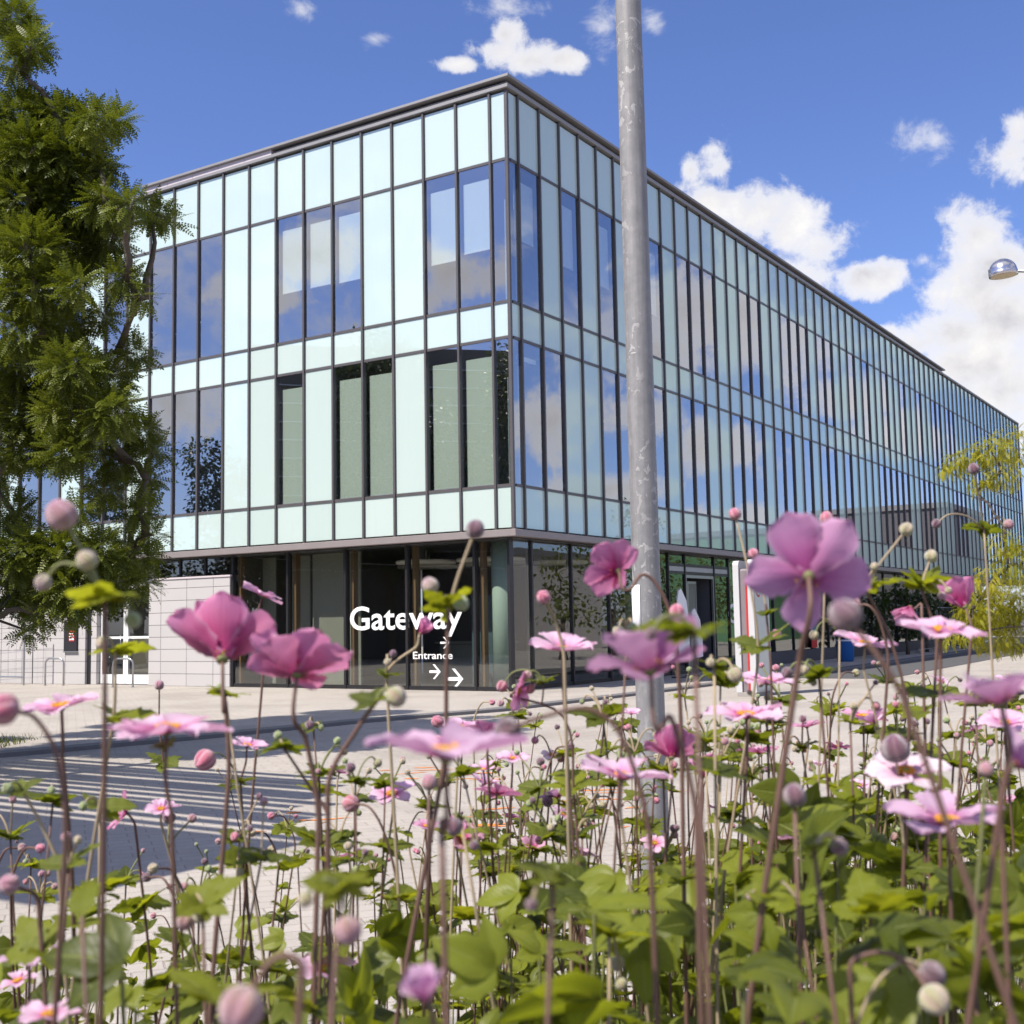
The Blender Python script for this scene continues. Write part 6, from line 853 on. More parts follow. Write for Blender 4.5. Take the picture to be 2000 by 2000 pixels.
m = MB(); fb(m, 'L', 15.44, 15.62, -RC - .3, -RC + .02, 0, 3.56); face(m.build('downpipe_recess', DARKM, B), 'L')
m = MB(); fb(m, 'L', 15.62, 25, -RC - .3, -RC + .10, 0, 3.56); face(m.build('tile_wall', CLAD, B), 'L')
m = MB(); fb(m, 'L', 18.1, 18.14, -RC + .10, -RC + .105, 0, 3.5); fb(m, 'L', 17.0, 25, -RC + .1, -RC + .108, 3.1, 3.14); face(m.build('cladding_joint', DARKM, B), 'L')
# dry inlet cabinet set on the wall
m = MB(); fb(m, 'L', 15.95, 16.55, -RC + .10, -RC + .16, 1.0, 1.9, 0, .01); cab = face(m.build('inlet_cabinet', DARKM, B), 'L')
m = MB(); fb(m, 'L', 16.05, 16.30, -RC + .161, -RC + .165, 1.30, 1.62); m.build('red_notice', RED, cab)
m = MB()
for i in range(3):
    for j in range(2): fb(m, 'L', 16.075 + j * .115, 16.165 + j * .115, -RC + .1655, -RC + .167, 1.335 + i * .09, 1.385 + i * .09)
m.build('notice_writing', PAPER, cab)
m = MB(); fb(m, 'L', 15.93, 16.57, -RC + .10, -RC + .17, .965, 1.0); m.build('cabinet_trim', STEEL, cab)
# lobby behind the glazed corner
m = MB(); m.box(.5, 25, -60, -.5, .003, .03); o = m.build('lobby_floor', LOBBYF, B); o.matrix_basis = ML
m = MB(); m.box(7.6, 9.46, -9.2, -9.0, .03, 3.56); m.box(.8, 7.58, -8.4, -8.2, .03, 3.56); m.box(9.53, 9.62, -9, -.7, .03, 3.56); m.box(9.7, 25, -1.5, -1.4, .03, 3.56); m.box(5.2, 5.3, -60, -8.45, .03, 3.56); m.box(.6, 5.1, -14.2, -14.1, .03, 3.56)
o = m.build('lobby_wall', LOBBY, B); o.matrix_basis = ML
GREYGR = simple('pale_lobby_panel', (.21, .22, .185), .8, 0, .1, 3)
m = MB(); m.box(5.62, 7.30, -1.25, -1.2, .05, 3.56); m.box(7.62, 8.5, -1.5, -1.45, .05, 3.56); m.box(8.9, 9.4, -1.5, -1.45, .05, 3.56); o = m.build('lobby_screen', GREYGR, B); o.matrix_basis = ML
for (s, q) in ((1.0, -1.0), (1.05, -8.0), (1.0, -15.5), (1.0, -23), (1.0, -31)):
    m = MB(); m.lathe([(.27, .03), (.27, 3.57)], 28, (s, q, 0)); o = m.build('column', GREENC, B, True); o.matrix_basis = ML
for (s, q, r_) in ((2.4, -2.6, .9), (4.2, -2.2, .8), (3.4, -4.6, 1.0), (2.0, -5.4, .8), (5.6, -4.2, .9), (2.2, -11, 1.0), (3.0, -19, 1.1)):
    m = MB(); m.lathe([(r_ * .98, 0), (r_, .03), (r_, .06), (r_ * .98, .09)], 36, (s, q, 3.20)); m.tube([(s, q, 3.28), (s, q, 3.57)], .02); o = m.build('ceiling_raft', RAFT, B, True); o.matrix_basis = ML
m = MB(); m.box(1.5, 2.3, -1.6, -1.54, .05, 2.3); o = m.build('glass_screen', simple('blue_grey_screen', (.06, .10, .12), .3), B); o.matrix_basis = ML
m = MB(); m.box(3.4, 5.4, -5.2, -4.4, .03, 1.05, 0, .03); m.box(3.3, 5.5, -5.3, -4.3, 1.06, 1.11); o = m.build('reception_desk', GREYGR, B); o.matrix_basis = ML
# ground floor, right face
GR = [.42, 1.37, 3.30, 5.30, 7.25, 9.0, 10.15, 12.34, 13.5, 15.5] + [15.5 + 1.955 * k for k in range(1, 19)]
for i in range(len(GR) - 1):
    a, b = GR[i] + .03, GR[i + 1] - .03
    if GR[i] == 10.15: zr = ((3.30, 3.56),)
    elif 9.0 <= GR[i] < 13: zr = ((.10, 2.98), (3.30, 3.56))
    else: zr = ((.10 if GR[i] < 15 else .46, 3.56),)
    for z0, z1 in zr: face(meshbox(a, b, z0, z1, 'R', -RC - .02, -RC).build('shopfront_window', SGLASS, B), 'R')
    if 9.0 <= GR[i] < 13:
        m = MB(); fb(m, 'R', a, b, -RC - .05, -RC + .01, 3.07, 3.21); face(m.build('light_strip', simple('grey_transom_panel', (.42, .44, .45), .4), B), 'R')
        m = MB(); fb(m, 'R', a, b, -RC - .08, -RC + .03, 2.98, 3.065); fb(m, 'R', a, b, -RC - .08, -RC + .03, 3.215, 3.30); face(m.build('shopfront_transom', DARKM, B), 'R')
for s in GR:
    if abs(s - .42) < .01: continue
    m = MB(); fb(m, 'R', s - .03, s + .03, -RC - .12, -RC + .05, 0, 3.57); face(m.build('shopfront_mullion', DARKM, B), 'R')
m = MB(); fb(m, 'R', .47, 10.1, -RC - .1, -RC + .03, 0, .10); face(m.build('sill', DARKM, B), 'R')
m = MB(); fb(m, 'R', 15.53, 50.6, -RC - .2, -RC + .12, 0, .45); face(m.build('plinth', simple('dark_plinth', (.075, .072, .08), .7), B), 'R')
m = MB(); fb(m, 'R', 10.19, 10.26, -RC - .04, -RC + .03, 0, 2.97); fb(m, 'R', 12.23, 12.30, -RC - .04, -RC + .03, 0, 2.97); fb(m, 'R', 10.26, 12.23, -RC - .04, -RC + .03, 2.88, 2.97)
ent = face(m.build('entrance_door', STEEL, B), 'R')
m = MB(); fb(m, 'R', 12.27, 12.33, -2.2, -RC - .13, .03, 2.97); fb(m, 'R', 10.16, 10.22, -2.2, -RC - .13, .03, 2.97); m.build('vestibule_side', simple('dim_vestibule', (.10, .10, .11), .6), ent)
for a in (10.3, 10.95):
    m = MB(); fb(m, 'R', a, a + .05, -.72, -.68, .03, 2.8); fb(m, 'R', a + .58, a + .63, -.72, -.68, .03, 2.8); fb(m, 'R', a + .05, a + .58, -.72, -.68, 2.72, 2.8); fb(m, 'R', a + .05, a + .58, -.72, -.68, .03, .12); fb(m, 'R', a + .05, a + .58, -.70, -.695, .12, 2.72, 1)
    m.build('door_leaf', [STEEL, GREYGR], ent)
m = MB(); fb(m, 'R', 50.6, 50.9, -12, -RC + .1, 0, 3.57); face(m.build('end_wall', CLAD, B), 'R')
# lettering on the glass
def text_mesh(txt, size, off):
    cu_ = bpy.data.curves.new('t', 'FONT'); cu_.body = txt; cu_.size = size; cu_.offset = off; cu_.extrude = .003; cu_.resolution_u = 4
    to = bpy.data.objects.new('t', cu_); COL.objects.link(to); bpy.context.view_layer.update()
    me = bpy.data.meshes.new_from_object(to.evaluated_get(bpy.context.evaluated_depsgraph_get()))
    bpy.data.objects.remove(to); return me
def lettering(txt, side, s_left, s_right, z0, h_cap, bold, name='lettering'):
    """baseline from s_left to s_right (as read), cap height h_cap"""
    me = text_mesh(txt, 1.0, bold)
    v = np.array([x.co[:] for x in me.vertices]); x0, x1 = v[:, 0].min(), v[:, 0].max()
    cap = v[:, 1].max()
    W = abs(s_right - s_left)
    x = (v[:, 0] - x0) / (x1 - x0) * W; z = z0 + v[:, 1] / cap * h_cap; y = -RC + .004 + v[:, 2] * .6
    sx = (s_left - x) if side == 'L' else -(s_left + x)
    for i, vv in enumerate(me.vertices): vv.co = (sx[i], y[i], z[i])
    me.update(); o = link(name, me, B, LETTER); face(o, side); return o
lettering('Gateway', 'L', 5.32, 1.80, 1.50, .59, .014)
lettering('Entrance', 'L', 3.30, 2.10, .76, .175, .008)
lettering('Gateway', 'R', 13.45, 16.95, 1.49, .62, .014)
def arrow(s, z, L, th):
    m = MB(); y0, y1 = -RC + .002, -RC + .006
    fb(m, 'L', s - L * .92, s, y0, y1, z - th / 2, z + th / 2)
    for sg in (1, -1):
        tip = (s - L, z); h = L * .52; q = th * .72
        pts = [(tip[0], tip[1]), (tip[0] + h, tip[1] + sg * h), (tip[0] + h + q * 1.4, tip[1] + sg * h), (tip[0] + q * 1.4, tip[1])]
        m.add([(a, y0 + .001, b) for a, b in pts] + [(a, y1 + .001 * sg + .001, b) for a, b in pts], [(0, 1, 2, 3), (7, 6, 5, 4), (0, 4, 5, 1), (1, 5, 6, 2), (2, 6, 7, 3), (3, 7, 4, 0)])
    face(m.build('arrow', LETTER, B), 'L')
arrow(2.46, 1.15, .27, .045); arrow(2.80, .45, .34, .06); arrow(2.26, .28, .47, .085)

# ------------------------------------------------------------------ street furniture
LPX, LPY = .541, 4.9
pr = empty('lamp_post', (LPX, LPY, 0), 'tall mottled galvanised steel lamp post with a white notice, between the flowers and the building', 'lamp post')
m = MB(); n = 40
m.tube([(-.0035 * z, 0, z) for z in np.linspace(0, 7.2, n)], [.0585 - .0012 * z for z in np.linspace(0, 7.2, n)], 40); m.build('pole', GALV, pr, True)
m = MB(); m.lathe([(.105, 0), (.105, .015), (.085, .022)], 24); m.build('base_plate', GALV, pr)
m = MB()
pts = []; a0, a1 = math.radians(168), math.radians(236)
for z in (1.495, 1.70):
    for k in range(9):
        a = a0 + (a1 - a0) * k / 8; pts.append((-.0035 * z + .0588 * math.cos(a), .0588 * math.sin(a), z))
m.add(pts, [(k, k + 1, k + 10, k + 9) for k in range(8)])
o = m.build('notice', PAPER, None, True); o.location = (LPX, LPY, 0)
md = o.modifiers.new('thick', 'SOLIDIFY'); md.thickness = .0015; md.offset = 1
tag(o, 'blank white paper notice wrapped round the lamp post', 'notice')
# twin headed lamp at the right edge
t = empty('street_lamp', (8.35, 17.6, 0), 'silver dome street lamp hanging in front of the cloud at the right edge', 'street lamp')
m = MB(); m.tube([(0, 0, 0), (0, 0, 6.9)], [.075, .05], 20); m.build('post', GALV, t, True)
for sg in (-1, 1):
    m = MB(); m.tube([(0, 0, 6.45), (sg * .4, 0, 6.60), (sg * .86, 0, 6.62)], [.03, .026, .022], 12); m.build('arm', STEEL, t, True)
    m = MB(); pf = [(.205, 0), (.207, .05), (.2, .055)] + [(.2 * math.cos(a), .055 + .2 * math.sin(a)) for a in np.linspace(.05, 1.52, 12)]; m.lathe(pf, 40)
    h = m.build('lamp_head', SILVER, t, True); h.matrix_basis = Matrix.Translation((sg * 1.03, 0, 6.55)) @ Matrix.Rotation(R(-4), 4, 'Y')
    m = MB(); m.lathe([(.182, -.004), (.182, -.001)], 32); m.build('lens', simple('sandy_lens', (.42, .34, .22), .35), h)
    m = MB(); m.box(-.215, -.205, -.012, .012, .0, .11); m.build('catch', STEEL, h)
# sign pillar
T = empty('sign_pillar', (4.84, 25.25, 0), 'white double slab sign pillar with a red stripe in front of the entrance', 'sign')
T.rotation_euler = (0, 0, math.atan2(dr.y, dr.x))
def slab(y0, y1, L, H, rad, mat, name, x0=0.0):
    m = MB(); prof = [(x0, 0)] + [(x0 + rad - rad * math.cos(a), H - rad + rad * math.sin(a)) for a in np.linspace(0, math.pi / 2, 7)] + [(L, H), (L, 0)]
    k = len(prof); vs = [(x, y0, z + .08) for x, z in prof] + [(x, y1, z + .08) for x, z in prof]
    m.add(vs, [tuple(range(k)), tuple(reversed(range(k, 2 * k)))] + [(i, k + i, k + (i + 1) % k, (i + 1) % k) for i in range(k)]); return m.build(name, mat, T)
SLABW = simple('off_white_slab', (.50, .50, .505), .4, 0, .06, 2)
slab(-.125, 0, .86, 2.74, .10, SLABW, 'front_slab'); slab(.19, .315, .86, 2.72, .10, SLABW, 'rear_slab')
slab(.001, .189, .84, 2.55, .05, simple('grey_core', (.20, .17, .18), .5), 'core', .05); slab(.002, .06, .80, 2.3, .03, RED, 'red_stripe', .03)
m = MB(); m.box(.055, .845, -.131, -.126, .12, 2.76); m.build('face_panel', TOTEMF, T)
m = MB()
for i in range(14):
    a = .7 + 4.6 * i / 14; b = .7 + 4.6 * (i + 1) / 14; ri, ro = .10, .135
    q = [(.26 + ri * math.cos(a), 2.20 + ri * math.sin(a) * 1.25), (.26 + ro * math.cos(a), 2.20 + ro * math.sin(a) * 1.25), (.26 + ro * math.cos(b), 2.20 + ro * math.sin(b) * 1.25), (.26 + ri * math.cos(b), 2.20 + ri * math.sin(b) * 1.25)]
    m.add([(x, -.1335, z) for x, z in q], [(0, 1, 2, 3)])
m.build('emblem', RED, T)
m = MB(); m.box(.0, .86, -.11, .30, 0, .082, 0, .005); m.build('foot', STONE, T)
# bike hoops
def hoop(s, out, w, label):
    p = C0 + dl * s + nL * out; o = empty('bike_hoop', p, label, 'bike stand', 'steel bike hoops on the left'); o.rotation_euler = (0, 0, math.atan2(dl.y, dl.x) + .18)
    m = MB(); r = .17; w2 = w / 2; h = .80
    pts = [(-w2, 0, 0), (-w2, 0, h - r)] + [(-w2 + r - r * math.cos(a), 0, h - r + r * math.sin(a)) for a in np.linspace(.2, math.pi / 2, 6)] + [(w2 - r + r * math.sin(a), 0, h - r + r * math.cos(a)) for a in np.linspace(0, math.pi / 2 - .2, 6)] + [(w2, 0, h - r), (w2, 0, 0)]
    m.tube(pts, .027, 10); m.build('tube', STEEL, o, True)
    m = MB()
    for x in (-w2, w2): m.lathe([(.06, 0), (.06, .008)], 16, (x, 0, 0))
    m.build('foot_plate', STEEL, o)
hoop(12.85, .55, .70, 'bent steel bike hoop in front of the glass double door')
hoop(16.15, .35, .70, 'bent steel bike hoop in front of the dark wall cabinet')
# mesh fence by the left wall
o = empty('mesh_fence', C0 + dl * 17.4 + nL * .5, 'grey wire mesh fence panel against the tiled wall at the left edge', 'fence'); o.rotation_euler = (0, 0, math.atan2(dl.y, dl.x))
for x in (0, 3.4): m = MB(); m.tube([(x, 0, 0), (x, 0, 2.3)], .03, 8); m.build('post', STEEL, o)
m = MB(); m.tube([(0, 0, .25), (3.4, 0, .25)], .025, 8); m.build('bottom_rail', STEEL, o)
m = MB()
for k in range(1, 9): m.tube([(k * .38, 0, .25), (k * .38, 0, 2.2)], .004, 4)
for k in range(1, 8): m.tube([(0, 0, .25 + k * .28), (3.4, 0, .05 + k * .28)], .004, 4)
m.build('wire_mesh', simple('dull_wire', (.2, .2, .2), .6), o)
# right side: banner, bin, fence panels, flag banners by the entrance
def onR(s, out): return C0 + dr * s + nR * out
o = empty('banner', onR(BAN_S, -.33) + Vector((0, 0, .452)), 'small teal and red banner stand by the right facade', 'banner'); o.rotation_euler = (0, 0, math.atan2(-dr.y, -dr.x) + .10)
for nm, z0, z1, mt in (('red_foot', .04, .42, BANR), ('teal_sheet', .422, 1.30, BANT), ('white_header', 1.302, 1.37, WHITE)):
    m = MB(); m.box(-.42, .42, -.012, .012, z0, z1); m.build(nm, mt, o)
m = MB()
for z in (1.20, 1.10, 1.05): m.box(-.38, .36, -.016, -.0125, z, z + .02)
for z in (1.20, 1.10, 1.05): m.box(-.38, .36, .0125, .016, z, z + .02)
m.build('white_stripe', PAPER, o)
m = MB(); m.tube([(-.38, 0, 0), (-.38, 0, 1.62), (.1, 0, 1.66)], .010, 6); m.build('pole', STEEL, o)
o = empty('litter_bin', onR(20.6, 1.1), 'round blue bin beyond the teal and red banner', 'bin')
m = MB(); m.lathe([(.24, .0), (.30, .05), (.33, .75), (.34, .78), (.30, .80)], 24); m.build('body', BLUEP, o, True); m = MB(); m.lathe([(.345, .74), (.35, .76), (.345, .79)], 24); m.build('rim', WHITE, o)
for k, (s, lab) in enumerate(((31.0, 'round cornered steel site fence panel nearest the blue bin'), (34.6, 'round cornered steel site fence panel before the yellow green tree'))):
    o = empty('site_fence', onR(s, 1.0), lab, 'fence', 'steel site fence panels'); o.rotation_euler = (0, 0, math.atan2(dr.y, dr.x))
    m = MB(); pts = [(.1, 0, .1), (.1, 0, 1.85), (.16, 0, 1.97), (.28, 0, 2.0), (3.2, 0, 2.0), (3.32, 0, 1.97), (3.38, 0, 1.85), (3.38, 0, .1)]; m.tube(pts, .021, 8); m.tube([(.1, 0, .15), (3.38, 0, .15)], .02, 8); m.build('frame', STEEL, o, True)
    m = MB()
    for j in range(1, 17): m.tube([(.1 + j * .193, 0, .15), (.1 + j * .193, 0, 2.0)], .003, 4)
    for j in range(1, 7): m.tube([(.1, 0, .15 + j * .26), (3.38, 0, .15 + j * .26)], .003, 4)
    m.build('mesh', simple('thin_wire', (.25, .25, .25), .5, .5), o)
    m = MB(); m.box(-.1, .3, -.12, .12, 0, .12, 0, .01); m.build('foot_block', STONE, o)
def flag(s, out, h, label):
    o = empty('feather_flag', onR(s, out), label, 'flag', 'white feather flags'); o.rotation_euler = (0, 0, math.atan2(dr.y, dr.x) - .5)
    m = MB(); m.tube([(0, 0, 0), (0, 0, h - .3), (.05, 0, h - .06), (.16, 0, h)], .012, 6); m.build('mast', STEEL, o)
    m = MB(); pr_ = [(.02, .5)] + [(.02, z) for z in np.linspace(.7, h - .35, 4)] + [(.07, h - .08), (.16, h - .02), (.33, h - .35), (.40, h - .9), (.40, .55)]
    k = len(pr_); m.add([(x, .006, z) for x, z in pr_] + [(x, -.006, z) for x, z in pr_], [tuple(range(k)), tuple(reversed(range(k, 2 * k)))] + [(i, k + i, k + (i + 1) % k, (i + 1) % k) for i in range(k)]); m.build('sail', PAPER, o)
    m = MB(); m.lathe([(.22, 0), (.2, .03)], 16); m.build('base', DARKM, o)
flag(7.5, .55, 2.5, 'taller white feather flag just right of the lamp post'); flag(8.5, .5, 1.95, 'shorter white feather flag by the entrance door')

# ------------------------------------------------------------------ trees
def frond_template(pairs, L, ll, lw, droop, terminal=True):
    vs = []; fs = []
    def leaflet(base, d, up, l, w):
        side = d.cross(up).normalized(); b = len(vs)
        tip = base + d * l - up * l * .18
        vs.extend([base, base + d * l * .45 + side * w - up * .04 * l, tip, base + d * l * .45 - side * w - up * .04 * l]); fs.append((b, b + 1, b + 2, b + 3))
    for i in range(pairs):
        t = (i + .9) / pairs; p = Vector((t * L, 0, -droop * L * t * t)); tg = Vector((1, 0, -2 * droop * t)).normalized(); up = Vector((2 * droop * t, 0, 1)).normalized()
        for sg in (1, -1):
            d = (tg * .35 + Vector((0, sg, 0)) * .9 + up * .12).normalized(); k = .72 + .4 * math.sin(math.pi * t)
            leaflet(p, d, up, ll * k, lw * k)
    if terminal: leaflet(Vector((L, 0, -droop * L)), Vector((1, 0, -2 * droop)).normalized(), Vector((0, 0, 1)), ll, lw)
    b = len(vs); w = .0016
    vs.extend([Vector((0, -w, 0)), Vector((0, w, 0)), Vector((L * .5, w, -droop * L * .25)), Vector((L * .5, -w, -droop * L * .25)), Vector((L, w, -droop * L)), Vector((L, -w, -droop * L))]); fs.extend([(b, b + 1, b + 2, b + 3), (b + 3, b + 2, b + 4, b + 5)])
    return np.array([v[:] for v in vs]), fs
def scatter_mesh(name, tmpl, mats, tones, uvs=None):
    """many copies of one small leaf in one mesh; mats: n x 3 x 4"""
    tv, tf = tmpl; n = len(mats); k = len(tv)
    V = np.einsum('nij,kj->nki', mats[:, :, :3], tv) + mats[:, None, :, 3]
    me = bpy.data.meshes.new(name)
    loops = np.array([i for f in tf for i in f]); sizes = np.array([len(f) for f in tf])
    LO = (loops[None, :] + (np.arange(n) * k)[:, None]).ravel(); SZ = np.tile(sizes, n)
    me.vertices.add(n * k); me.vertices.foreach_set('co', V.reshape(-1).astype(np.float32))
    me.loops.add(len(LO)); me.loops.foreach_set('vertex_index', LO.astype(np.int32))
    me.polygons.add(len(SZ)); st = np.concatenate(([0], np.cumsum(SZ)[:-1])); me.polygons.foreach_set('loop_start', st.astype(np.int32)); me.polygons.foreach_set('loop_total', SZ.astype(np.int32))
    at_ = me.attributes.new('tone', 'FLOAT', 'POINT'); at_.data.foreach_set('value', np.repeat(tones, k).astype(np.float32))
    if uvs is not None:
        ul = me.uv_layers.new(name='UVMap'); ul.data.foreach_set('uv', np.tile(uvs[loops], (n, 1)).reshape(-1).astype(np.float32))
    me.update(calc_edges=True); me.validate(); return me
def rand_frames(dirs, ups, scales, pos):
    """x axis along dirs, z near ups"""
    x = dirs / np.linalg.norm(dirs, axis=1, keepdims=True)
    y = np.cross(ups, x); y /= np.linalg.norm(y, axis=1, keepdims=True) + 1e-9; z = np.cross(x, y)
    M = np.zeros((len(x), 3, 4)); M[:, :, 0] = x * scales[:, None]; M[:, :, 1] = y * scales[:, None]; M[:, :, 2] = z * scales[:, None]; M[:, :, 3] = pos; return M
def limb(m, a, b, r0_, r1_, sag=.0, n=6, seed=0):
    q = random.Random(seed); a = Vector(a); b = Vector(b); pts = []
    for i in range(n + 1):
        t = i / n; p = a.lerp(b, t) + Vector((q.gauss(0, .03), q.gauss(0, .03), q.gauss(0, .02))) * (b - a).length * (1 if 0 < i < n else 0); p.z += sag * math.sin(math.pi * t); pts.append(p)
    m.tube(pts, [r0_ + (r1_ - r0_) * i / n for i in range(n + 1)], 9, True); return pts
def leafy_tree(name, base, trunk_h, r, clumps, tmpl, leafmat, per, label, cat, group=None, hang=.35, smin=.8, smax=1.25, bases=None):
    """clumps: world (x, y, z, r)"""
    t = empty(name, base, label, cat, group); bx = Vector(base)
    m = MB(); top = Vector((0, 0, trunk_h))
    m.tube([(0, 0, 0), (.02, 0, .4), (-.03, .02, trunk_h * .5), top.to_tuple()], [r * 1.35, r, r * .85, r * .7], 12, True); m.build('trunk', BARK, t, True)
    # limbs: from the trunk top to groups of clumps
    cl = np.array(clumps); loc = cl[:, :3] - np.array(base)
    m = MB(); order = np.argsort(loc[:, 2]); done = []
    for q, i in enumerate(order):
        if q % 2 == 0 or len(order) < 14:
            e = Vector(loc[i]); hgt = min(1, max(.0, (e.z - trunk_h * .6) / 6)); st = top + Vector((0, 0, 0)) if not done else min(done + [top], key=lambda p: (p - e).length + (0 if p.z < e.z + .3 else 3))
            pts = limb(m, st, e, r * .32, .012, .1, 5, q); done += [pts[3], pts[4]]
    m.build('limbs', BARK, t, True)
    P, Dr, Up, Sc, Tn = [], [], [], [], []
    for (x, y, z, cr_) in loc_iter(loc, cl):
        n = max(6, int(per * (cr_ ** 2)))
        u = RNG.normal(size=(n, 3)); u /= np.linalg.norm(u, axis=1, keepdims=True); rad = cr_ * RNG.uniform(.25, 1, n) ** .55
        p = np.array((x, y, z)) + u * rad[:, None] * np.array((1, 1.0, .85)); P.append(p)
        d = u * .8 + RNG.normal(size=(n, 3)) * .5 + np.array((0, 0, -hang)); Dr.append(d)
        Up.append(np.array((0, 0, 1.0)) + RNG.normal(size=(n, 3)) * .35); Sc.append(RNG.uniform(smin, smax, n)); Tn.append(np.clip(RNG.normal(.42, .22, n) + RNG.normal(0, .16), 0, 1))
    M = rand_frames(np.concatenate(Dr), np.concatenate(Up), np.concatenate(Sc), np.concatenate(P))
    me = scatter_mesh('crown', tmpl, M, np.concatenate(Tn)); link('crown', me, t, leafmat); return t
def loc_iter(loc, cl): return [(a[0], a[1], a[2], b[3]) for a, b in zip(loc, cl)]
FR = frond_template(7, .21, .041, .0112, .12)
q = random.Random(4)
TREE_CLUMPS = [(x, y, z, max(r_ - .075, r_ * .65)) for x, y, z, r_ in TREE_CLUMPS]
big = list(TREE_CLUMPS)
for (x, y, z, r_) in TREE_CLUMPS:      # the crown is deep: more clumps further back
    k = 1 + q.uniform(.05, .13); big.append((x * k, y * k, EYE + (z - EYE) * k, r_ * .95))
for k in range(46):      # the part of the crown beyond the view
    a = q.uniform(0, 1); big.append((-8.0 - 2.4 * a + q.gauss(0, .35), 15 + q.gauss(0, 1.6), q.uniform(2.6, 9.6), q.uniform(.4, .62)))
for k in range(14): big.append((-7.9 + q.uniform(-.9, .2), 15.8 + q.uniform(.4, 2.2), q.uniform(3, 8.6), q.uniform(.35, .5)))
leafy_tree('feathery_tree', (-8.6, 15.4, 0), 2.3, .16, big, FR, TREELEAF, 3500, 'big feathery leaved green tree filling the left edge of the view', 'tree', hang=.12)
FG = frond_template(8, .15, .026, .0085, .5)
gold = list(GOLD_CLUMPS) + [(10.6 + q.uniform(0, 1.6), 24 + q.gauss(0, .9), q.uniform(.9, 5.2), .5) for k in range(16)]
leafy_tree('golden_tree', (11.6, 24.2, 0), 1.9, .09, gold, FG, GOLDLEAF, 1300, 'yellow green tree reaching in from the right edge', 'tree', hang=.55)
BL = (np.array([(0, 0, 0), (.5, .36, -.05), (1, 0, -.18), (.5, -.36, -.05)]) * .17, [(0, 1, 2, 3)])
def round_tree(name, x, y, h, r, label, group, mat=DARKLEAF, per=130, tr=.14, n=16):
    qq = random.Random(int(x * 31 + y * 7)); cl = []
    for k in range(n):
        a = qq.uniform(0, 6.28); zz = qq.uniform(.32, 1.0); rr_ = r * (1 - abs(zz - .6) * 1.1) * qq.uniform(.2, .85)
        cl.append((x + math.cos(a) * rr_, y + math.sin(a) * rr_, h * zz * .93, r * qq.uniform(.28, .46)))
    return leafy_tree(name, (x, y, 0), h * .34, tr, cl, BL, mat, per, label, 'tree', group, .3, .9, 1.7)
# trees added under the right overhang in place of reflections in the glass
for i, (s, o_, h, r, lab) in enumerate(((25.5, .95, 2.7, .8, 'dark shaded shrub tree standing in for a reflection behind the teal and red banner'), (29.0, 1.1, 3.1, 1.0, 'dark shaded shrub tree standing in for a reflection behind the blue bin'), (33.0, .9, 3.0, 1.0, 'dark shaded shrub tree standing in for a reflection behind the wide bright pink flower'), (38.5, 1.2, 3.2, 1.1, 'dark shaded shrub tree standing in for a reflection under the middle of the overhang'), (44.5, 1.3, 3.3, 1.2, 'dark shaded shrub tree standing in for a reflection near the far overhang end'))):
    p = onR(s, o_); round_tree('reflection_tree', p.x, p.y, h, r, lab, 'dark trees added for reflections along the right facade', DARKLEAF, 210, .07)
# what the glass reflects: trees and blocks beside and behind the viewer
for x, y, h, r, lab in ((21.5, 41, 5.4, 2.3, 'tree mirrored in the corner glass of the right facade'), (26, 46, 6.0, 2.6, 'tree mirrored in the dark glass left of the entrance'), (24, 35.5, 5.2, 2.2, 'low tree mirrored in the ground floor glass by the lamp post'), (31, 51, 6.2, 2.8, 'tree mirrored in the glass right of the entrance'), (40, 61, 6.4, 3.0, 'tree mirrored in the far ground floor glass'), (35, 52, 9.2, 1.9, 'slim taller tree mirrored above the corner of the right facade')):
    round_tree('street_tree', x, y, h, r, lab, 'street trees mirrored in the right facade', TREELEAF, 60, .16)
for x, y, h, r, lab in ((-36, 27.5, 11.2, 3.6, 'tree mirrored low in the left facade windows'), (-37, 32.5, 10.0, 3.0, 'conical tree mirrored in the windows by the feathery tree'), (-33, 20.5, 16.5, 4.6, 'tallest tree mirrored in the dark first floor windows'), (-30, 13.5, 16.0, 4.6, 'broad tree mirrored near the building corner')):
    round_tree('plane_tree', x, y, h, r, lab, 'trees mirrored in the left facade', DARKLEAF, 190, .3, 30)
def block(name, x, y, w, d, h, rot, mat, label, nf, nw):
    o = empty(name, (x, y, 0), label, 'building'); o.rotation_euler = (0, 0, rot)
    m = MB(); m.box(-w / 2, w / 2, -d / 2, d / 2, 0, h); m.build('wall', mat, o)
    m = MB(); m.box(-w / 2 - .15, w / 2 + .15, -d / 2 - .15, d / 2 + .15, h + .004, h + .4); m.build('roof', ROOF, o)
    for f in range(nf):
        for k in range(nw):
            x0 = -w / 2 + (k + .2) * w / nw; z0 = h / nf * f + .9
            for y0, y1 in ((-d / 2 - .03, -d / 2 + .02),):
                m = MB(); m.box(x0, x0 + w / nw * .6, y0, y1, z0, z0 + h / nf * .5); m.build('window', DARKM, o)
block('grey_block', 50, 85, 12, 10, 9.6, math.atan2(dr.y, dr.x), BRICKR, 'dark grey block mirrored far along the right facade', 3, 5)
block('green_block', 55, 73, 9, 8, 8.0, math.atan2(dr.y, dr.x), simple('green_panel', (.12, .26, .13), .6), 'green fronted block mirrored beside the dark grey one', 2, 2)
block('pale_block', 44, 47, 14, 9, 5.6, math.atan2(dr.y, dr.x), simple('pale_render', (.6, .57, .55), .8), 'low pale block mirrored behind the tree in the corner glass', 2, 4)

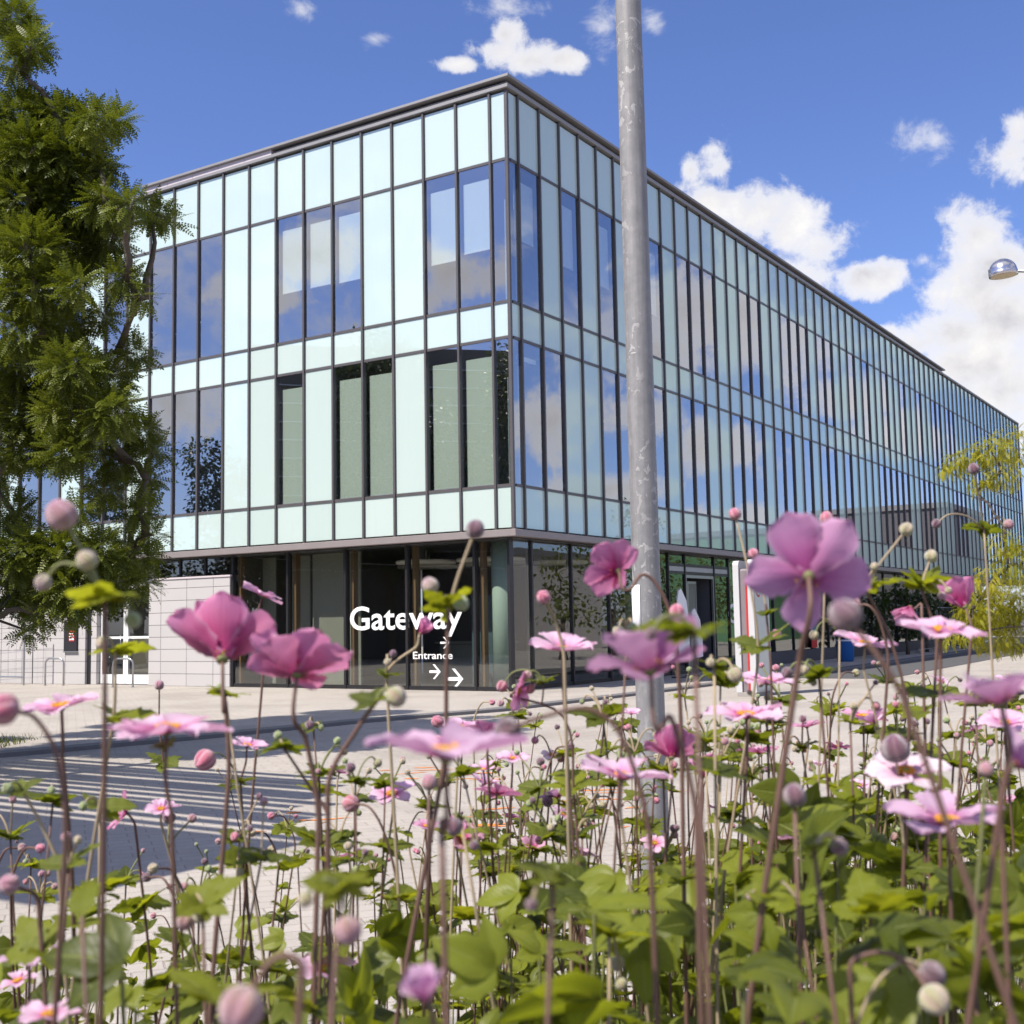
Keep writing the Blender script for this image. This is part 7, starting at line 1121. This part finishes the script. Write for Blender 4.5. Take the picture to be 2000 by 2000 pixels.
def louvred_block():
    o = empty('louvred_block', (-39, 18.5, 0), 'dark louvred block mirrored behind the trees in the first floor windows', 'building'); o.rotation_euler = (0, 0, math.atan2(-.97, .24))
    m = MB(); m.box(-7, 7, -3, 3, 0, 16.6); m.build('wall', BRICKR, o)
    for k in range(12):
        m = MB(); m.box(-6.8, 6.8, 3.01, 3.22, 4.6 + k * .98, 4.66 + k * .98); m.build('louvre', STEEL, o)
louvred_block()
# slatted canopy beyond the left edge: its shadow stripes the paving
pq0 = random.Random(8)
def canopy():
    e = Vector((.841, -.541, 0)); n = Vector((.541, .841, 0)); H = 6.0
    off = Vector((SX, SY, 0)).normalized() * H / math.tan(R(SUN_EL))        # towards the sun from the shadow
    org = e * -6.2 + n * 4.5 + off
    o = empty('slatted_canopy', (org.x, org.y, 0), 'slatted timber canopy left of the view that stripes the paving with shadow', 'canopy'); o.rotation_euler = (0, 0, math.atan2(e.y, e.x))
    m = MB(); m.box(-9, 0, 0, 2.15, H, H + .12); m.build('roof_panel', TIMBER, o)
    m = MB()
    for k in range(13):
        y0 = 2.32 + k * .235 + pq0.uniform(-.03, .03); m.box(-9, -.1 - .17 * k + pq0.uniform(-.35, .1), y0, y0 + pq0.uniform(.06, .17), H, H + .1)
    m.build('slats', TIMBER, o)
    m = MB()
    for x in (-8.8, -5.4): m.box(x, x + .12, -.05, 5.5, H - .16, H - .002)
    m.build('beam', TIMBER, o)
    for x in (-8.8, -5.4):
        for y in (.1, 5.2): m = MB(); m.box(x, x + .12, y, y + .12, 0, H - .162); m.build('post', TIMBER, o)
canopy()
# a patch of grass with a tree pit at the left edge
GT_ = (np.array([(0, -.06, 0), (0, .06, 0), (.55, .03, .02), (1, 0, -.05)]) * .12, [(0, 1, 3, 2)])
gm = 900; pos = np.stack([RNG.uniform(-9.6, -7.0, gm), RNG.uniform(16.6, 18.2, gm), np.full(gm, .0)], 1)
keep = pos[:, 0] < -6.9
M = rand_frames(np.stack([RNG.normal(0, .35, gm), RNG.normal(0, .35, gm), np.ones(gm)], 1), np.stack([np.ones(gm), RNG.normal(0, 1, gm), np.zeros(gm)], 1), RNG.uniform(.6, 1.3, gm), pos)
o = link('grass', scatter_mesh('grass', GT_, M, RNG.uniform(0, 1, gm)), None, TREELEAF); tag(o, 'tuft of shaded grass on the ground under the feathery tree', 'grass', kind='stuff')

# ------------------------------------------------------------------ Japanese anemones
def petal_mesh(seed, wide, curl):
    q = random.Random(seed); nu, nv = 11, 7; vs = []; uv = []; e = 0.0; x = 0.0; z = 0.0
    notch = q.uniform(.0, .06); tw = q.gauss(0, .12); ph = q.uniform(0, 6.28)
    for i in range(nu):
        t = i / (nu - 1)
        w = wide * (.30 + .70 * math.sin(math.pi * min(1, t) ** 1.15 * .62 + .02)) * math.sqrt(max(0.0, 1 - max(0, (t - .52) / .48) ** 2.6)) if t < 1 else wide * .12
        if i:
            sl = curl * (.9 - 1.7 * t) + .10 * math.sin(t * 5 + ph); x += math.cos(sl) / (nu - 1); z += math.sin(sl) / (nu - 1)
        for j in range(nv):
            v = j / (nv - 1) * 2 - 1
            yy = v * w; xx = x - notch * (1 - abs(v)) * (t > .9) - .05 * v * v * t
            zz = z + .42 * w * v * v * (1 - .5 * t) + .035 * math.sin(v * 4 + ph + t * 3) * t + tw * yy * t * .5 + q.gauss(0, .006)
            ed = 1 + (q.gauss(0, .05) if abs(v) > .9 and t > .25 else 0); vs.append((xx + (q.gauss(0, .012) if t > .95 else 0), yy * ed, zz + (q.gauss(0, .018) if abs(v) > .6 else 0))); uv.append((j / (nv - 1), t))
    fs = [(i * nv + j, i * nv + nv + j, i * nv + nv + j + 1, i * nv + j + 1) for i in range(nu - 1) for j in range(nv - 1)]
    me = bpy.data.meshes.new('petal'); me.from_pydata(vs, [], fs); ul = me.uv_layers.new(name='UVMap')
    for l in me.loops: ul.data[l.index].uv = uv[l.vertex_index]
    me.polygons.foreach_set('use_smooth', [True] * len(fs)); me.update(); return me
PETALS = {}
def get_petal(style, i):
    k = (style, i)
    if k not in PETALS:
        me = petal_mesh(i * 17 + 3, (.36, .42, .33, .39, .45, .36)[i % 6], (.28, .05, .40, .18, -.10, .3)[i % 6]); me.materials.append(PETAL[style]); PETALS[k] = me
    return PETALS[k]
def stamen_mesh():
    m = MB(); q = random.Random(9)
    for ring, (r, n, h) in enumerate(((.125, 20, .12), (.17, 26, .115), (.215, 30, .095))):
        for k in range(n):
            a = 6.2832 * (k + q.random() * .7) / n; rr_ = r * q.uniform(.9, 1.12); p0 = (.09 * math.cos(a), .09 * math.sin(a), .015); p1 = (rr_ * math.cos(a), rr_ * math.sin(a), h * q.uniform(.8, 1.2))
            m.tube([p0, p1], .006, 3, False); d = .022
            m.lathe([(.004, -d), (d * .8, -d * .3), (d * .8, d * .4), (.004, d)], 5, p1)
    return m.mesh('stamens', True)
def pistil_mesh():
    m = MB(); m.lathe([(.05, 0)] + [(.085 * math.cos(a), .055 + .075 * math.sin(a)) for a in np.linspace(-.7, 1.5, 8)], 14); return m.mesh('flower_centre', True)
STM = stamen_mesh(); STM.materials.append(STAMEN); PIS = pistil_mesh(); PIS.materials.append(PISTIL)
def bud_mesh(seed):
    q = random.Random(seed); m = MB(); n = 20; prof = []
    for i in range(13):
        a = -math.pi / 2 + math.pi * i / 12; prof.append((max(.02, math.cos(a)) * (1 - .06 * math.sin(a)), math.sin(a) * (1.06 if a > 0 else .95)))
    m.lathe(prof, n)
    for i, v in enumerate(m.v):
        an = math.atan2(v[1], v[0]); k = 1 + .035 * math.cos(an * 5 + v[2] * 1.2) * (1 - v[2] ** 2 * .4); m.v[i] = (v[0] * k * .97, v[1] * k, v[2])
    return m.mesh('bud', True)
BUDM = {}
def get_bud(k):
    if k not in BUDM: me = bud_mesh(3); me.materials.append(BUD[k]); BUDM[k] = me
    return BUDM[k]
def blade(seed, w=.36, teeth=6, nu=15, fold=.35, droop=.35):
    q = random.Random(seed); vs = []; uv = []; nv = 7; z = x = 0.0
    for i in range(nu):
        t = i / (nu - 1)
        ww = w * (math.sin(math.pi * t ** .78) ** .85 if 0 < t < 1 else 0.0) + .006
        saw = 1 + .42 * ((t * teeth) % 1 - .5) * (1 if .1 < t < .97 else 0)
        if i: sl = .25 - droop * 1.6 * t; x += math.cos(sl) / (nu - 1); z += math.sin(sl) / (nu - 1)
        for j in range(nv):
            v = j / (nv - 1) * 2 - 1; av = abs(v); e_ = saw if av > .9 else 1
            vs.append((x - .10 * av * w, v * ww * e_, z + fold * ww * av - .25 * ww * av * av + q.gauss(0, .008) * av + .02 * math.sin(t * 22) * av)); uv.append((j / (nv - 1), t))
    fs = [(i * nv + j, i * nv + nv + j, i * nv + nv + j + 1, i * nv + j + 1) for i in range(nu - 1) for j in range(nv - 1)]
    return np.array(vs), fs, np.array(uv)
def trileaf(seed, nu=15, simple_=False):
    q = random.Random(seed); V = []; F = []; U = []; b = 0
    for a, s in (((0, 1.0),) if simple_ else ((0, 1.0), (q.uniform(.75, 1.0), .74), (-q.uniform(.75, 1.0), .74))):
        v, f, u = blade(seed + int(a * 10), q.uniform(.27, .36), q.choice((5, 6, 7)), nu, q.uniform(.25, .5), q.uniform(.15, .45))
        c, s_ = math.cos(a), math.sin(a); w = v * s; V.append(np.stack([w[:, 0] * c - w[:, 1] * s_, w[:, 0] * s_ + w[:, 1] * c, w[:, 2] - .004 * abs(a)], 1)); F += [tuple(i + b for i in g) for g in f]; U.append(u); b += len(v)
    return np.concatenate(V), F, np.concatenate(U)
LEAFM = {}
def get_leaf(i, tone):
    if (i, tone) not in LEAFM:
        v, f, u = trileaf(i * 7 + 1, 15, i % 5 == 4); me = bpy.data.meshes.new('leaf'); me.from_pydata([tuple(x) for x in v], [], f); ul = me.uv_layers.new(name='UVMap')
        for l in me.loops: ul.data[l.index].uv = u[l.vertex_index]
        me.polygons.foreach_set('use_smooth', [True] * len(f)); me.update(); me.materials.append(PLEAF[tone]); LEAFM[(i, tone)] = me
    return LEAFM[(i, tone)]
def spline(pts, n=6):
    P = []
    for p in map(Vector, pts):
        if not P or (p - P[-1]).length > .002: P.append(p)
    if len(P) < 2: P.append(P[0] - Vector((0, 0, .01)))
    T = []
    for i in range(len(P)):
        a = P[max(i - 1, 0)]; b = P[min(i + 1, len(P) - 1)]; T.append((b - a).normalized())
    out = []
    for i in range(len(P) - 1):
        L_ = (P[i + 1] - P[i]).length; la = min(L_, (P[i] - P[i - 1]).length * 1.6) if i else L_; lb = min(L_, (P[i + 2] - P[i + 1]).length * 1.6) if i + 2 < len(P) else L_
        for k in range(n):
            t = k / n; t2 = t * t; t3 = t2 * t
            out.append(P[i] * (2 * t3 - 3 * t2 + 1) + T[i] * la * (t3 - 2 * t2 + t) + P[i + 1] * (3 * t2 - 2 * t3) + T[i + 1] * lb * (t3 - t2))
    out.append(P[-1]); return out
def frame(z, roll, s):
    z = Vector(z).normalized(); q_ = z.to_track_quat('Z', 'Y') @ Quaternion((0, 0, 1), roll); return q_.to_matrix().to_4x4() @ Matrix.Scale(s, 4)
pq = random.Random(77)
def plant(rec, idx):
    org = Vector(rec['o']); t = empty('anemone', org, rec['l'], 'flower', 'pink anemones in the bed')
    L = lambda p: Vector(p) - org
    st = MB(); tone = rec['t']; d = max(.3, (Vector((rec.get('f') or rec.get('w') or rec['b'][0])[0]) - Vector((0, 0, EYE))).length)
    rs = pq.uniform(.00125, .0017) * (.85 if d < .7 else 1.0)
    head = None; pts = [L(p) for p in rec['p']]
    node = L(rec['w'][0]) if 'w' in rec else None
    if 'f' in rec:
        fp, fr, ax, cup, npet, sty = rec['f']; fp = L(fp); ax = Vector(ax).normalized()
        fl = MB(); fl.lathe([(.035, -.05), (.075, -.03), (.085, 0), (.05, .02)], 10); fo = fl.build('flower', STEMS[2], t, True)
        fo.matrix_basis = Matrix.Translation(fp) @ frame(ax, pq.uniform(0, 6.28), fr)
        o = link('flower_centre', PIS, fo); o.matrix_basis = Matrix.Translation((0, 0, .01)) @ Matrix.Scale(1.5 if sty == 'g' else 1, 4)
        if sty != 'g' and cup < 1.15: o = link('stamens', STM, fo); o.matrix_basis = Matrix.Translation((0, 0, .02)) @ Matrix.Scale(max(.42, 1.0 - .65 * cup), 4)
        for k in range(npet):
            a = 6.2832 * k / npet + pq.gauss(0, .10); up = cup * pq.uniform(.72, 1.22) + ((.24 if k % 2 else -.03) if npet > 7 else (.07 if k % 2 else -.02)); i = (idx * 3 + k * (1 + idx % 3)) % 6
            if sty == 'w': i = (4, 1)[k % 2]
            o = link('petal', get_petal(sty, i), fo)
            o.matrix_basis = Matrix.Rotation(a, 4, 'Z') @ Matrix.Translation((.05, 0, .004 * (k % 3))) @ Matrix.Rotation(-up, 4, 'Y') @ Matrix.Rotation(pq.gauss(0, .14), 4, 'X') @ Matrix.Scale(pq.uniform(.86, 1.02), 4)
        head = fp - ax * fr * .05; seq = [head, head - ax * fr * .30 + Vector((0, 0, -fr * .40))]
    elif node is not None: seq = [node]
    else: b0 = rec['b'][0]; seq = [L(b0[0])]
    if 'f' in rec and node is not None and node.z < head.z and not rec['p']: seq += [node]
    elif 'f' in rec and node is not None and rec['p']: pass
    seq += pts
    base = Vector((0, 0, 0)); last = seq[-1]
    mid = last.lerp(base, .45) + Vector((pq.gauss(0, .034), pq.gauss(0, .03), 0)); seq += [mid, base]
    sp = spline(seq, 5); nn = len(sp)
    st.tube(sp, [rs * (.85 + .5 * i / nn) for i in range(nn)], 7, True, 0)
    def nearest(p):
        c = [q_ for q_ in sp if q_.z < p.z + .004] or sp; return min(c, key=lambda q_: (q_ - p).length)
    hub = node if node is not None else None
    buds = rec['b'] if ('f' in rec or node is not None) else rec['b'][1:]
    if not ('f' in rec or node is not None) or (rec['b'] and hub is None and 'f' not in rec):
        bp, br, bk = rec['b'][0]; dirn = (sp[0] - sp[2]).normalized(); o = link('bud', get_bud(bk), t); o.matrix_basis = Matrix.Translation(L(bp) + dirn * br * .55) @ frame(dirn, pq.uniform(0, 6.28), br)
    if hub is not None and 'f' in rec and rec['p']:
        hb = nearest(hub)
        if (hb - hub).length > .004: st.tube(spline([hub, hub.lerp(hb, .5) + Vector((0, 0, -.004)), hb], 4), rs * .75, 6, True, 0)
    for bp, br, bk in buds:
        bp = L(bp); h_ = hub if hub is not None else nearest(bp - Vector((0, 0, max(.02, br * 4))))
        v = bp - h_; arch = Vector((0, 0, min(.35 * v.length, .014))); side = v.copy(); side.z = 0
        c1 = h_ + v * .35 + arch * (1 if v.z < side.length else .25); c2 = h_ + v * .75 + arch * (.9 if v.z < side.length else .1)
        s2 = spline([bp, c2, c1, h_], 4); st.tube(s2, [rs * (.72 + .12 * i / len(s2)) for i in range(len(s2))], 6, True, 1)
        dirn = (s2[0] - s2[2]).normalized(); o = link('bud', get_bud(bk), t); o.matrix_basis = Matrix.Translation(bp + dirn * br * .5) @ frame(dirn, pq.uniform(0, 6.28), br)
    if hub is not None:
        R_ = rec['w'][1]; n = rec['n']; a0 = pq.uniform(0, 6.28)
        for k in range(n):
            a = a0 + 6.2832 * k / n + pq.gauss(0, .25); el_ = pq.uniform(-.1, .55); dv = Vector((math.cos(a) * math.cos(el_), math.sin(a) * math.cos(el_), math.sin(el_)))
            x = dv; z = (Vector((0, 0, 1)) - x * x.z).normalized(); y = z.cross(x); M_ = Matrix((x, y, z)).transposed().to_4x4()
            o = link('leaf', get_leaf((idx + k) % 10, min(2, tone)), t); o.matrix_basis = Matrix.Translation(hub) @ M_ @ Matrix.Rotation(pq.gauss(0, .35), 4, 'X') @ Matrix.Scale(R_ * pq.uniform(.9, 1.3), 4)
    spots = []
    for k in range(pq.choice((1, 2, 3)) if d > .8 else 1):          # lower leaf whorls on the stem
        zl = pq.uniform(.34, .95); c = min(sp, key=lambda q_: abs(q_.z - zl * sp[0].z)); spots.append(c)
    for c in spots:
        if d < .8 and c.z + org.z > EYE - .12 * d - .06: continue
        a0 = pq.uniform(0, 6.28); n = pq.choice((2, 2, 3))
        for k in range(n):
            a = a0 + 6.2832 * k / n + pq.gauss(0, .3); el_ = pq.uniform(-.25, .5); x = Vector((math.cos(a) * math.cos(el_), math.sin(a) * math.cos(el_), math.sin(el_)))
            z = (Vector((0, 0, 1)) - x * x.z).normalized(); y = z.cross(x); M_ = Matrix((x, y, z)).transposed().to_4x4()
            o = link('leaf', get_leaf((idx + k + 3) % 10, pq.choice((0, 0, 1, 1, 2))), t); o.matrix_basis = Matrix.Translation(c) @ M_ @ Matrix.Rotation(pq.gauss(0, .4), 4, 'X') @ Matrix.Scale(pq.uniform(.026, .056), 4)
    st.build('stem', [STEMS[1] if d > .9 and pq.random() < (.30 if rec['h'] else .15) else STEMS[0], STEMS[1] if pq.random() < .7 else STEMS[2]], t, True)
for i, rec in enumerate(PLANTS): plant(rec, i)

# low leaves of the bed: nobody could count them
def cover():
    v, f, u = trileaf(5, 8); n = 6200
    ys = RNG.uniform(.62, 3.25, n) ; xs = RNG.uniform(-.50, .50, n) * (ys + .35)
    right = np.clip((xs / np.maximum(ys, .5) + .12) / .34, 0, 1)
    slope = .262 - .088 * right + .022 * np.sin(xs / ys * 31 + ys * 3) + .016 * np.sin(ys * 9 - xs * 6)
    top = np.minimum(EYE - slope * ys, 1.36)
    keepp = RNG.uniform(0, 1, n) < (.30 + .70 * right)
    z = top - (top - .5) * RNG.uniform(0, 1, n) ** 1.5
    xs, ys, z = xs[keepp], ys[keepp], z[keepp]; n = len(xs)
    a = RNG.uniform(0, 6.2832, n); e = RNG.normal(-.12, .42, n)
    D_ = np.stack([np.cos(a) * np.cos(e), np.sin(a) * np.cos(e), np.sin(e)], 1); U_ = np.array((0, 0, 1.0)) + RNG.normal(size=(n, 3)) * .6
    sc = RNG.uniform(.026, .066, n)
    M = rand_frames(D_, U_, sc, np.stack([xs, ys, z], 1))
    o = link('leafy_ground_cover', scatter_mesh('leafy_ground_cover', (v, f), M, np.clip(RNG.normal(.5, .34, n), 0, 1), u), None, COVER)
    o.data.polygons.foreach_set('use_smooth', [True] * len(o.data.polygons))
    tag(o, 'dense low anemone leaves filling the bed', 'ground cover', kind='stuff')
    m = MB()
    for x, y, zz in list(zip(xs, ys, z))[::3]:
        m.tube([(x, y, zz), (x + pq.gauss(0, .02), y + pq.gauss(0, .02), zz * .6 + .18), (x + pq.gauss(0, .05), y + pq.gauss(0, .05), .44)], .0013, 4, False)
    o = m.build('leaf_stalks', STEMS[2], None, True); tag(o, 'mass of thin leaf stalks below the low anemone leaves', 'ground cover', kind='stuff')
cover()
